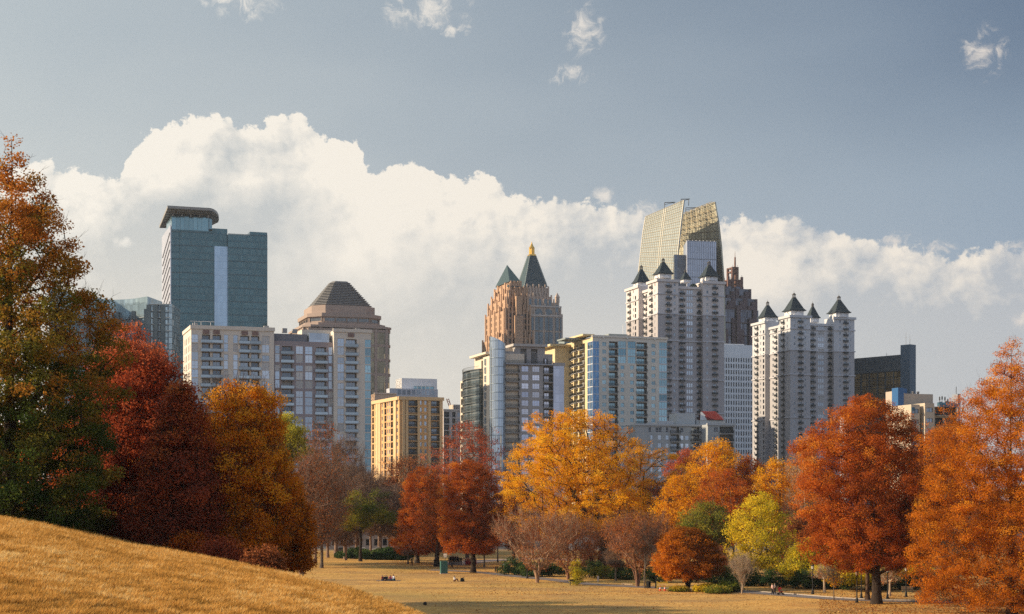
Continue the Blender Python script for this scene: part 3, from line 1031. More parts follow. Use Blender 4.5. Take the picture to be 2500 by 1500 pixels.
    # --- the giant golden oak
    tree_at('golden_oak', 1418, 1002, 1370, 208, 322, 'golden', 'dark', "giant spreading golden oak in the middle of the park", v_low=1285, u_base=1478, prof=([0,.04,.2,.28,.35,.55,.75,.9,1],[.15,.35,.5,.78,.92,.97,.92,.97,.8]), ncl=1700, nleaf=170000, leaf=0.21, sig=0.55, trunk_r=1.15, leader=0.35,
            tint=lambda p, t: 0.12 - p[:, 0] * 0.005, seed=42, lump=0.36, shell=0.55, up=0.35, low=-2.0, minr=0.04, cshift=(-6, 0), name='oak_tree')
    # --- crape myrtles
    tree_at('vase_a', 1312, 1250, 1422, 104, 264, 'rust', 'tan', "widest leafless vase shaped myrtle with pale stems", v_low=1402, prof='vase', ncl=420, nleaf=10000, leaf=0.15, sig=0.45, trunk_r=0.33, leader=0.2, multi=6,
            seed=43, lump=0.10, shell=0.42, up=1.2, twigs=1300, twig_len=1.5, twig_r=0.02, minr=0.030, group="vase shaped myrtles", name='myrtle_tree', tint=lambda p, t: 0.12 - 0.35 * t)
    tree_at('vase_b', 1398, 1272, 1421, 74, 274, 'rust', 'pink', "russet myrtle tucked close behind the widest myrtle", v_low=1404, u_base=1387, prof='vase', ncl=300, nleaf=10000, leaf=0.16, sig=0.5, trunk_r=0.28, leader=0.2, multi=4,
            tint=lambda p, t: 0.22 - 0.35 * t - p[:, 0] * 0.02, seed=44, lump=0.14, shell=0.45, up=1.2, twigs=1300, twig_len=1.4, twig_r=0.02, minr=0.030, group="vase shaped myrtles", name='myrtle_tree')
    tree_at('vase_c', 1556, 1258, 1433, 88, 250, 'rust', 'pink', "brown twiggy myrtle beside the black litter bin", v_low=1400, prof='vase', ncl=380, nleaf=10000, leaf=0.15, sig=0.45, trunk_r=0.30, leader=0.2, multi=6,
            tint=lambda p, t: 0.22 - 0.35 * t - p[:, 0] * 0.02, seed=45, lump=0.10, shell=0.42, up=1.3, twigs=1300, twig_len=1.5, twig_r=0.02, minr=0.030, group="vase shaped myrtles", name='myrtle_tree')
    tree_at('thin_stem', 1574, 1290, 1437, 26, 246, 'brown', 'grey', "slender young bare tree just beside the litter bin", v_low=1390, prof='vase', ncl=60, nleaf=300, leaf=0.12, sig=0.4, trunk_r=0.10, leader=0.5, seed=46, twigs=700, twig_len=1.2, up=1.2, name='bare_tree')
    # --- the dome tree and its neighbours
    tree_at('dome_tree', 1677, 1288, 1443, 88, 238, 'orange', 'dark', "low round domed orange tree with dark forked trunk", v_low=1412, u_base=1680, prof='dome', ncl=700, nleaf=52000, leaf=0.17, sig=0.38, trunk_r=0.24, leader=0.15, multi=4,
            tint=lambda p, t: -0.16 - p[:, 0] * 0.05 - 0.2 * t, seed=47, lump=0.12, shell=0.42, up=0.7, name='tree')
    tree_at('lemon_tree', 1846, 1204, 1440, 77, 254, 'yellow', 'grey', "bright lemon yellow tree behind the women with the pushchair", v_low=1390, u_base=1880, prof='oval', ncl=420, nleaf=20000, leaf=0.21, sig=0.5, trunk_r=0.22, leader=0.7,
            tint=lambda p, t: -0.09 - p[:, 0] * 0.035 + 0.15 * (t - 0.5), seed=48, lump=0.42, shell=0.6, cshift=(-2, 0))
    tree_at('small_vase', 1811, 1362, 1451, 27, 230, 'rust', 'pale', "tiny leafless vase shaped tree by the path", v_low=1428, prof='vase', ncl=90, nleaf=300, leaf=0.1, sig=0.25, trunk_r=0.09, leader=0.2, multi=4, seed=49, up=1.3, shell=0.45,
            twigs=1400, twig_len=0.9, twig_r=0.010, minr=0.010, group="vase shaped myrtles", name='myrtle_tree')
    tree_at('small_cone', 1409, 1368, 1430, 17, 255, 'yellow', 'dark', "little bushy green and yellow conifer between the myrtles", v_low=1428, prof='egg', ncl=60, nleaf=3200, leaf=0.13, sig=0.28, trunk_r=0.07, leader=0.9, tint=lambda p, t: -0.18 + 0 * t, seed=50, lump=0.3, name='young_tree')
    # --- band behind the path, east half
    band = [('b_orange_a', 1748, 1072, 60, 300, 'golden', "round orange treetop in front of the grey stepped apartments", 0.08, 1240), ('b_red_a', 1672, 1098, 52, 340, 'red', "small red treetop beside the round orange treetop", 0.1, 1250),
            ('b_red_b', 1832, 1112, 52, 300, 'redorange', "scarlet topped tree in front of the white gridded office", 0.22, 1300), ('b_mix', 1768, 1148, 82, 288, 'redorange', "salmon orange tree above the lemon yellow tree", 0.2, 1330),
            ('b_orange_b', 1905, 1112, 76, 292, 'golden', "orange tree with a flat top below the pale twin tower", 0.06, 1330), ('b_yellow', 1668, 1158, 62, 292, 'golden', "amber yellow tree behind the domed tree", -0.02, 1330),
            ('b_green', 1722, 1228, 62, 276, 'olive', "green leaved tree behind the domed tree", 0.16, 1370), ('b_birch', 1968, 1085, 48, 285, 'orange', "thin pale stemmed tree beside the big red tree", 0.0, 1330),
            ('b_brown', 1605, 1170, 58, 330, 'rust', "rust brown tree behind the twiggy myrtle", 0.0, 1330), ('b_brown_b', 1255, 1165, 52, 338, 'rust', "brown tree in the gap beside the golden oak", -0.1, 1340),
            ('b_rust', 1950, 1255, 62, 262, 'rust', "rusty orange tree low behind the pushchair", 0.15, 1410), ('b_lime', 1975, 1320, 50, 244, 'yellow', "lime yellow small tree beside the big red tree", -0.08, 1418),
            ('b_behind', 2310, 1015, 76, 262, 'redorange', "orange red tree between the big red tree and the cypress", 0.15, 1300), ('b_fill', 2240, 1090, 80, 262, 'redorange', "dark red tree shaded behind the big red tree", -0.1, 1360),
            ('b_low', 2120, 1370, 120, 238, 'yellow', "yellow green tree showing below the crown of the big red tree", -0.05, 1420)]
    for i, (key, u, v, hw, Y, lv, lab, tt, vl) in enumerate(band):
        thin = key == 'b_birch'
        tree_at(key, u, v, 1420, hw, Y, lv, 'pale' if thin else 'grey', lab, v_low=vl, prof='oval' if i % 2 else 'round', ncl=360, nleaf=6000 if thin else 24000, leaf=0.22, sig=0.55, trunk_r=0.3, leader=0.75,
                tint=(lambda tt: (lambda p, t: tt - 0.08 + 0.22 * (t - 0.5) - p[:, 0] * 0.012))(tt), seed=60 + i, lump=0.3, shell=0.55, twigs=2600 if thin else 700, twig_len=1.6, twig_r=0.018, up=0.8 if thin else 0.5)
    # --- the big red tree and the cypress on the east side
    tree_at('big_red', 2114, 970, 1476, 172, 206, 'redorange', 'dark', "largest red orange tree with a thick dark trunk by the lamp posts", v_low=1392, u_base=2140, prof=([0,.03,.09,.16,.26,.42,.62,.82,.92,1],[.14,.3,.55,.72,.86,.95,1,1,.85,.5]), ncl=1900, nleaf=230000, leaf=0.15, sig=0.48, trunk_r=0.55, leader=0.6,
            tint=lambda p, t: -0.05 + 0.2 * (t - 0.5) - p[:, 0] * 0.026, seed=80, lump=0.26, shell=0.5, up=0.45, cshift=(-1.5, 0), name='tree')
    tree_at('cypress', 2470, 822, 1500, 228, 186, 'orange', 'brown', "tall feathery orange cypress at the east edge of the meadow", v_low=1478, prof=([0,.05,.16,.21,.34,.58,.7,1],[.03,.12,.26,.45,.8,.94,1,.9]), ncl=3000, nleaf=380000, leaf=0.125, sig=0.44, trunk_r=0.5, leader=0.97,
            tint=lambda p, t: 0.0 + 0.2 * (t - 0.4), seed=81, lump=0.26, shell=0.5, up=0.25, twigs=2500, twig_len=0.9, cshift=(0, 0), name='cypress_tree')
    # second pair of trunks beside the big red tree
    tree_at('slim_trunk', 2118, 1240, 1468, 70, 214, 'redorange', 'brown', "slim trunked tree standing close behind the big red tree", v_low=1375, prof='egg', ncl=120, nleaf=9000, leaf=0.2, sig=0.7, trunk_r=0.26, leader=0.8,
            tint=lambda p, t: -0.2 + 0 * t, seed=82, name='tree')
    for i, (u, v, vb, hw, Y, lab) in enumerate(((2013, 1372, 1450, 22, 232, "young pale trunked tree beside the kerb west of the lamp post"), (2036, 1398, 1467, 17, 214, "sapling with a few orange leaves on the grass by the path"),
                                                (2172, 1375, 1460, 24, 222, "young grey trunked tree east of the big red tree"), (2258, 1385, 1468, 20, 210, "pale slim tree in front of the cypress"),
                                                (1503, 1376, 1418, 14, 268, "slim young tree between the myrtles"), (1182, 1350, 1389, 14, 318, "slim young tree beside the plaza path"), (996, 1350, 1385, 10, 325, "grey slim trunk at the end of the hedge"))):
        tree_at('young_%d' % i, u, v, vb, hw, Y, 'golden' if i == 1 else 'rust', 'pale' if i in (0, 2, 3) else 'grey', lab, v_low=vb - 38, prof='oval', ncl=46, nleaf=(500, 700, 500, 300, 500, 900, 500)[i], leaf=0.14, sig=0.35, trunk_r=0.15 if i != 1 else 0.06, leader=0.8,
                seed=90 + i, up=0.9, twigs=420, twig_len=1.0, twig_r=0.013, name='young_tree')
    # --- trees further back that close the gaps, copied with other sizes and turns
    src = ['b_orange_a', 'b_mix', 'b_brown', 'b_fill', 'b_rust', 'bare_2', 'bare_3', 'b_yellow']
    rng = random.Random(4)
    back = [(1215, 1235, 345), (1300, 1225, 395), (1385, 1240, 400), (1470, 1225, 395), (1545, 1205, 390), (1620, 1230, 360), (1700, 1190, 370), (1790, 1205, 350), (1860, 1215, 345), (1945, 1170, 345), (2010, 1180, 320), (2060, 1300, 268),
            (2180, 1290, 270), (2260, 1300, 268), (2340, 1240, 275), (2410, 1200, 300), (2480, 1180, 300), (1160, 1230, 420), (1060, 1240, 430), (980, 1235, 440), (1560, 1300, 285), (1640, 1330, 275), (1755, 1330, 270), (1900, 1330, 265), (1340, 1320, 310), (1440, 1320, 300), (1500, 1330, 290)]
    where = ["behind the oval red trees", "behind the golden oak", "under the golden oak's crown", "behind the golden oak's trunk", "behind the twiggy myrtle", "behind the amber tree", "behind the green tree", "behind the lemon yellow tree",
             "behind the salmon orange tree", "beside the thin pale stemmed tree", "behind the big red tree", "beneath the big red tree's crown", "east of the big red trunk", "between the big red tree and the cypress", "at the edge of the cypress",
             "behind the cypress", "far behind the cypress tip", "behind the plaza path", "behind the forked red tree", "behind the hedge", "low behind the litter bin", "low behind the domed tree", "low behind the yellow shrubs", "low behind the pushchair",
             "low behind the widest myrtle", "low behind the little conifer", "low behind the slim young tree"]
    for i, ((u, v, Y), w_) in enumerate(zip(back, where)):
        k = src[i % len(src)] if i < 20 else ('bare_2', 'b_brown', 'bare_3')[i % 3]
        x = wx(u, Y); z0 = tz(x, Y)
        h = wz(v, Y) - z0
        sc = h / TREES[k][2]
        kind = {'bare_2': 'bare brown', 'bare_3': 'bare twiggy', 'b_brown': 'rust brown', 'b_rust': 'rusty orange', 'b_fill': 'dark red', 'b_mix': 'salmon orange', 'b_orange_a': 'orange', 'b_yellow': 'amber'}[k]
        put_tree(k, x, Y, "%s background tree %s" % (kind, w_), "trees at the back of the park", rz=rng.uniform(0, 6.28), sc=sc, sxy=min(sc, 1.1) * rng.uniform(0.95, 1.2))
    # trees west of the frame's visible gaps, whose long shadows fall over the near meadow
    for i, (x, y) in enumerate(((-34, 186), (-37, 192), (-42, 194), (-50, 186), (-33, 179), (-58, 194), (-46, 202))):
        put_tree(('b_orange_a', 'b_mix')[i % 2], x, y, "orange tree on the slope behind the great oak and maples", "trees hidden behind the hill maples", rz=i * 1.3, sc=22.0 / TREES[('b_orange_a', 'b_mix')[i % 2]][2])


plant_trees()


# ------------------------------------------------------------------ shrubs and hedge
def shrub(key, u, v_top, v_base, hw, Y, leaves, label, n=3500, leaf=0.16, seed=1, group=None, name='shrub', tt=0.0, flat=0.5):
    tree_at(key, u, v_top, v_base, hw, Y, leaves, 'dark', label, v_low=v_base - 1, prof='dome', ncl=max(30, n // 60), nleaf=n, leaf=leaf, sig=0.35, trunk_r=0.06, leader=0.2, multi=3, seed=seed, lump=0.25, shell=0.5, minr=0.012,
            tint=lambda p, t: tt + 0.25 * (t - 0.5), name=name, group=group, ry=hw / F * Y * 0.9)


def plant_shrubs():
    for i, (u, v, vb, hw, Y) in enumerate(((868, 1338, 1368, 34, 372), (912, 1342, 1372, 38, 366), (955, 1336, 1373, 36, 362), (985, 1345, 1375, 26, 352), (838, 1348, 1366, 20, 378), (935, 1352, 1374, 40, 356))):
        shrub('hedge_%d' % i, u, v, vb, hw, Y, 'evergreen', ("dark green hedge bush at the west end of the hedge", "dark green hedge bush second from the west", "tallest dark hedge bush before the parked cars", "dark hedge bush touching the forked red tree",
              "smallest low bush at the hedge's west tip", "low front bush of the dark hedge")[i], n=6500, leaf=0.28, seed=120 + i, group="bushes of the dark hedge", name='hedge_bush')
    lst = [(1255, 1362, 1400, 38, 290, 'evergreen', "dark reedy bush beside the person in blue", 0.0), (1300, 1370, 1408, 34, 284, 'evergreen', "dark low bush behind the widest myrtle", 0.05), (1340, 1375, 1408, 34, 285, 'evergreen', "dark bush between two myrtle trunks", 0.0),
           (1440, 1368, 1412, 44, 280, 'evergreen', "dark bush behind the little conifer", 0.0), (1480, 1380, 1415, 40, 276, 'olive', "olive bush behind the white post sign", -0.1), (1530, 1378, 1418, 40, 272, 'evergreen', "dark bush behind the twiggy myrtle", 0.0),
           (1610, 1378, 1424, 44, 262, 'evergreen', "dark bush behind the yellow barrier", -0.05), (1725, 1428, 1446, 30, 235, 'yellow', "yellow leaved bush at the foot of the domed tree", -0.1), (1752, 1432, 1450, 26, 231, 'olive', "green and yellow bush east of the domed tree", 0.05),
           (1778, 1420, 1450, 34, 234, 'olive', "tall grass like bush by the tiny leafless tree", -0.2), (1700, 1385, 1430, 40, 262, 'evergreen', "dark undergrowth bush behind the domed tree", 0.0), (1760, 1385, 1434, 42, 256, 'evergreen', "dark undergrowth bush under the lemon tree", 0.0),
           (1830, 1390, 1438, 44, 250, 'evergreen', "dark undergrowth bush west of the pushchair", -0.05), (1910, 1388, 1440, 46, 246, 'evergreen', "dark undergrowth bush behind the pushchair", -0.05), (1970, 1392, 1444, 44, 242, 'evergreen', "dark undergrowth bush behind the lamp post", 0.0),
           (2068, 1385, 1450, 34, 238, 'evergreen', "glossy dark green laurel between the two lamp posts", 0.22), (2030, 1392, 1446, 36, 242, 'evergreen', "dark bush behind the orange sapling", 0.0), (2150, 1392, 1450, 44, 238, 'evergreen', "dark bush behind the big red trunk", -0.05),
           (2215, 1392, 1448, 46, 240, 'evergreen', "dark bush behind the park bench", -0.05), (2285, 1390, 1450, 46, 240, 'evergreen', "dark bush between the bench and the cypress", -0.05), (1660, 1436, 1447, 22, 236, 'olive', "small ground bush under the domed tree", 0.1)]
    for i, (u, v, vb, hw, Y, lv, lab, tt) in enumerate(lst):
        shrub('shrub_%d' % i, u, v, vb, hw, Y, lv, lab, n=4200, leaf=0.2, seed=140 + i, tt=tt)
    for i, (u, v, vb, hw, lab) in enumerate(((455, 1306, 1352, 40, "red and orange bush glowing under the dark maroon maple"), (385, 1298, 1340, 34, "dark bush with red leaves at the hill crest"), (540, 1318, 1375, 44, "brown bush at the foot of the orange tree"), (120, 1228, 1285, 70, "dark olive bush below the great oak"),
                                              (220, 1240, 1300, 44, "dark green bush between the oak and the crimson maple"), (640, 1340, 1400, 44, "olive brown bush under the bronze tree"), (265, 1262, 1318, 46, "dark bush hugging the crimson maple's trunk"), (325, 1280, 1335, 44, "dark red bush just east of the crimson maple's trunk"), (425, 1300, 1352, 44, "dark bush filling the gap below the maroon maple"))):
        Yc = float(np.interp((u - CU) / F, CA, CY)) + 5
        shrub('crest_%d' % i, u, v, vb, hw, Yc, ('redorange', 'maroon', 'maroon', 'oak', 'oak', 'rust', 'maroon', 'maroon', 'maroon')[i], lab, n=5200, leaf=0.11, seed=170 + i, tt=(0.1, 0.0, 0.1, -0.2, -0.15, -0.3, -0.2, 0.0, 0.0)[i])


plant_shrubs()
# ------------------------------------------------------------------ buildings
GAIN[:] = [1.24, 1.27, 1.32]
frame_w = plain("window_frame_white", (0.62, 0.62, 0.64), 0.5)
frame_d = plain("window_frame_dark", (0.06, 0.065, 0.07), 0.5)
iron = plain("balcony_iron", (0.018, 0.024, 0.026), 0.5, 0.2)
iron_g = plain("balcony_grey", (0.14, 0.16, 0.18), 0.5, 0.2)
slab_c = plain("balcony_slab_concrete", (0.36, 0.35, 0.34), 0.9)


def pane_m(name, c, metal, rough=0.1):
    if name in MATS:
        return MATS[name]
    m, T = mat_new(name)
    rnd = T.n('ShaderNodeObjectInfo').outputs['Random']
    sc = T.n('ShaderNodeVectorMath', operation='SCALE')
    sc.inputs[0].default_value = c
    T.put(sc.inputs[3], T.m('ADD', 0.75, T.m('MULTIPLY', rnd, 0.5)))
    princ(T, sc.outputs[0], rough, metal, 0.6)
    MATS[name] = m
    return m


PANES = {'pale': [pane_m("pane_pale", (0.46, 0.50, 0.56), 0.75), pane_m("pane_pale_blue", (0.38, 0.44, 0.52), 0.75), pane_m("pane_blind", (0.50, 0.49, 0.47), 0.15, 0.4)],
         'grey': [pane_m("pane_grey", (0.26, 0.30, 0.35), 0.7), pane_m("pane_dim", (0.13, 0.16, 0.20), 0.6), pane_m("pane_curtain", (0.42, 0.43, 0.44), 0.15, 0.5)],
         'dark': [pane_m("pane_dark", (0.05, 0.06, 0.075), 0.45), pane_m("pane_darker", (0.025, 0.03, 0.04), 0.4), pane_m("pane_dusk", (0.12, 0.14, 0.16), 0.5)],
         'teal': [pane_m("pane_teal", (0.22, 0.36, 0.42), 0.7), pane_m("pane_teal_pale", (0.30, 0.46, 0.52), 0.7), pane_m("pane_teal_deep", (0.14, 0.27, 0.34), 0.7)],
         'lilac': [pane_m("pane_lilac", (0.55, 0.55, 0.64), 0.75), pane_m("pane_lilac_pale", (0.62, 0.61, 0.68), 0.7), pane_m("pane_lilac_dim", (0.40, 0.42, 0.52), 0.75)]}
_cache = {}


def win_mb(w, h, style):
    """window with frame, sash bar and glass; local x along the wall, y inward, z up, origin at the lower left of the opening"""
    mb = MB()
    t = 0.09
    nx = max(1, int(round(w / 1.1)))
    mb.quad((0, 0.10, 0), (w, 0.10, 0), (w, 0.10, h), (0, 0.10, h), m=1)
    if style.endswith('+'):                        # storey-high glazing with a spandrel band
        mb.box(0, w, 0.02, 0.09, 0, 0.42, 0)
    for x in (0, w - t):
        mb.box(x, x + t, 0, 0.12, 0, h)
    mb.box(t, w - t, 0, 0.12, 0, t)
    mb.box(t, w - t, 0, 0.12, h - t, h)
    for i in range(1, nx):
        mb.box(w * i / nx - 0.04, w * i / nx + 0.04, 0.01, 0.10, t, h - t)
    if h > 1.3:
        mb.box(t, w - t, 0.012, 0.099, h * 0.36, h * 0.36 + 0.07)
    return mb


def bal_mb(w, d, style):
    """balcony: slab with a railing of pickets; origin at the slab's top, middle of the wall side, y outward is negative"""
    mb = MB()
    x0, x1 = -w / 2, w / 2
    mb.box(x0, x1, -d, 0, -0.18, 0.0, 1)
    h = 1.05
    r = 0.03
    mb.box(x0, x1, -d, -d + 0.06, h - 0.07, h)
    mb.box(x0, x0 + 0.06, -d + 0.06, 0, h - 0.07, h)
    mb.box(x1 - 0.06, x1, -d + 0.06, 0, h - 0.07, h)
    if style == 'glass':
        mb.box(x0, x1, -d + 0.01, -d + 0.04, 0.08, h - 0.07, 2)
        return mb
    n = max(3, int(w / 0.16))
    for i in range(n + 1):
        x = x0 + 0.03 + (w - 0.06) * i / n
        mb.box(x - 0.022, x + 0.022, -d + 0.01, -d + 0.05, 0.0, h - 0.07)
    n = max(2, int(d / 0.16))
    for i in range(1, n):
        y = -d + d * i / n
        for x in (x0 + 0.01, x1 - 0.05):
            mb.box(x, x + 0.04, y - 0.022, y + 0.022, 0.0, h - 0.07)
    if style == 'belly':                            # bowed iron basket, with a chair behind it
        mb.box(x0 + 0.15, x1 - 0.15, -d - 0.14, -d + 0.02, 0.12, 0.5)
        mb.box(x0 + 0.4, x0 + 0.9, -d + 0.25, -d + 0.7, 0.0, 0.75)
    return mb


class Face:
    """One facade plane: s runs along it to the right as seen from outside, inset goes into the building."""
    def __init__(f, b, O, d, rot):
        f.b, f.O, f.d, f.rot = b, Vector((O[0], O[1], 0)), Vector((d[0], d[1], 0)), rot
        f.i = Vector((-d[1], d[0], 0))               # inward
        if rot == 'auto':
            f.rot = math.atan2(d[1], d[0])

    def p(f, s, inset, z):
        q = f.O + f.d * s + f.i * inset
        return (q.x, q.y, z)

    def s(f, u, inset=0.0):
        """distance along the face at photo column u"""
        M = f.b.M
        q0, q1 = M @ Vector(f.p(0, inset, 0)), M @ Vector(f.p(1, inset, 0))
        dv = q1 - q0
        a = (u - CU) / F
        return (a * q0.y - q0.x) / (dv.x - a * dv.y)

    def z(f, v, s=0.0, inset=0.0):
        q = f.b.M @ Vector(f.p(s, inset, 0))
        return H + (HV - v) / F * q.y

    def box(f, mb, s0, s1, i0, i1, z0, z1, m=0):
        k = len(mb.v)
        mb.v += [f.p(s0, i0, z0), f.p(s1, i0, z0), f.p(s1, i1, z0), f.p(s0, i1, z0), f.p(s0, i0, z1), f.p(s1, i0, z1), f.p(s1, i1, z1), f.p(s0, i1, z1)]
        for q in ((0, 3, 2, 1), (4, 5, 6, 7), (0, 1, 5, 4), (1, 2, 6, 5), (2, 3, 7, 6), (3, 0, 4, 7)):
            mb.f.append(tuple(k + i for i in q))
            mb.mi.append(m)

    def wall(f, mb, s0, s1, off, depth, z0, z1, holes=(), m=0, mrev=None, sides=(True, True), top=True):
        """facade sheet with real openings (s0, s1, z0, z1, recess, back material or None), reveals, return walls and a roof"""
        mrev = m if mrev is None else mrev
        hs = [h for h in holes if h[1] > s0 + 0.01 and h[0] < s1 - 0.01 and h[3] > z0 + 0.01 and h[2] < z1 - 0.01]
        hs = [(max(h[0], s0 + 0.02), min(h[1], s1 - 0.02), max(h[2], z0 + 0.02), min(h[3], z1 - 0.02), h[4], h[5]) for h in hs]
        S = sorted({round(x, 4) for h in hs for x in h[:2]} | {s0, s1})
        Z = sorted({round(x, 4) for h in hs for x in h[2:4]} | {z0, z1})
        nS, nZ = len(S) - 1, len(Z) - 1
        occ = np.zeros((nS, nZ), bool)
        Sa, Za = np.array(S), np.array(Z)
        cs, cz = (Sa[1:] + Sa[:-1]) / 2, (Za[1:] + Za[:-1]) / 2
        for h in hs:
            occ |= ((cs > h[0]) & (cs < h[1]))[:, None] & ((cz > h[2]) & (cz < h[3]))[None, :]
        for i in range(nS):
            j = 0
            while j < nZ:
                if occ[i, j]:
                    j += 1
                    continue
                k = j
                while k < nZ and not occ[i, k]:
                    k += 1
                mb.quad(f.p(S[i], off, Z[j]), f.p(S[i + 1], off, Z[j]), f.p(S[i + 1], off, Z[k]), f.p(S[i], off, Z[k]), m=m)
                j = k
        for a, b, c, d, e, mk in hs:
            i0, i1 = off, off + e
            mb.quad(f.p(a, i0, c), f.p(b, i0, c), f.p(b, i1, c), f.p(a, i1, c), m=mrev)
            mb.quad(f.p(a, i0, d), f.p(b, i0, d), f.p(b, i1, d), f.p(a, i1, d), m=mrev)
            mb.quad(f.p(a, i0, c), f.p(a, i0, d), f.p(a, i1, d), f.p(a, i1, c), m=mrev)
            mb.quad(f.p(b, i0, c), f.p(b, i0, d), f.p(b, i1, d), f.p(b, i1, c), m=mrev)
            if mk is not None:
                mb.quad(f.p(a, i1, c), f.p(b, i1, c), f.p(b, i1, d), f.p(a, i1, d), m=mk)
        if sides[0]:
            mb.quad(f.p(s0, off, z0), f.p(s0, off + depth, z0), f.p(s0, off + depth, z1), f.p(s0, off, z1), m=m)
        if sides[1]:
            mb.quad(f.p(s1, off, z0), f.p(s1, off + depth, z0), f.p(s1, off + depth, z1), f.p(s1, off, z1), m=m)
        if top:
            mb.quad(f.p(s0, off, z1), f.p(s1, off, z1), f.p(s1, off + depth, z1), f.p(s0, off + depth, z1), m=m)


class Bld:
    def __init__(b, name, label, u, Y, theta, cat='building', group=None):
        x = wx(u, Y)
        b.z0 = tz(x, Y) - 0.3
        b.root = empty(name, (x, Y, 0), math.radians(theta))
        tag(b.root, label, cat, group)
        b.M = Matrix.Translation((x, Y, 0)) @ Matrix.Rotation(math.radians(theta), 4, 'Z')
        b.items = {}
        b.front = Face(b, (0, 0), (1, 0), 'auto')
        b.Y = Y

    def setup(b, uL, uR):
        """fix width (front face) and depth (west face) from the photo columns of the two far corners"""
        b.W = b.front.s(uR)
        t = Face(b, (0, 0), (0, -1), 'auto')
        b.D = -t.s(uL)
        b.left = Face(b, (0, b.D), (0, -1), 'auto')
        return b.W, b.D

    def right_face(b):
        return Face(b, (b.W, 0), (0, 1), 'auto')

    def put(b, name, key, fn, mats, face, s, z, inset):
        """queue one repeated part"""
        if key not in _cache:
            mb = fn()
            _cache[key] = [mb, None, mats]
        M = Matrix.Translation(face.p(s, inset, z)) @ Matrix.Rotation(face.rot, 4, 'Z')
        b.items.setdefault(name, []).append((key, M))

    def window(b, face, s0, s1, z0, z1, inset=0.22, style='grey', fr=None, rng=random):
        w, h = round(s1 - s0, 1), round(z1 - z0, 1)
        kind = rng.choice((0, 0, 0, 1, 1, 2))
        key = ('w', w, h, style, kind, (fr or frame_w).name)
        b.put('window', key, lambda: win_mb(w, h, style), [fr or frame_w, PANES[style.rstrip('+')][kind]], face, s0 + (s1 - s0 - w) / 2, z0, inset - 0.11)

    def balcony(b, face, s, z, w, d, inset=0.0, style='iron', mats=None):
        w, d = round(w, 1), round(d, 1)
        mats = mats or [iron, slab_c, iron]
        key = ('b', w, d, style, mats[0].name)
        b.put('balcony', key, lambda: bal_mb(w, d, style), mats, face, s, z, inset)

    def commit(b, limit=100):
        for name, lst in b.items.items():
            lst.sort(key=lambda t: -t[1].translation.z)
            for key, M in lst[:limit]:
                c = _cache[key]
                if c[1] is None:
                    c[1] = c[0].mesh(name, c[2])
                o = link(name, c[1], b.root)
                o.matrix_local = M
            rest = lst[limit:]
            if rest:
                mb, mats, idx = MB(), [], {}
                for key, M in rest:
                    c = _cache[key]
                    k0 = len(mb.f)
                    mb.add(c[0], M)
                    for q in range(k0, len(mb.f)):
                        mt = c[2][mb.mi[q]]
                        if mt.name not in idx:
                            idx[mt.name] = len(mats); mats.append(mt)
                        mb.mi[q] = idx[mt.name]
                mb.build('lower_' + name, mats, b.root, 'stuff')

    def part(b, name, mb, mats):
        return mb.build(name, mats, b.root)


def rows(zt, pitch, zb):
    out = []
    z = zt
    while z > zb:
        out.append(z)
        z -= pitch
    return out


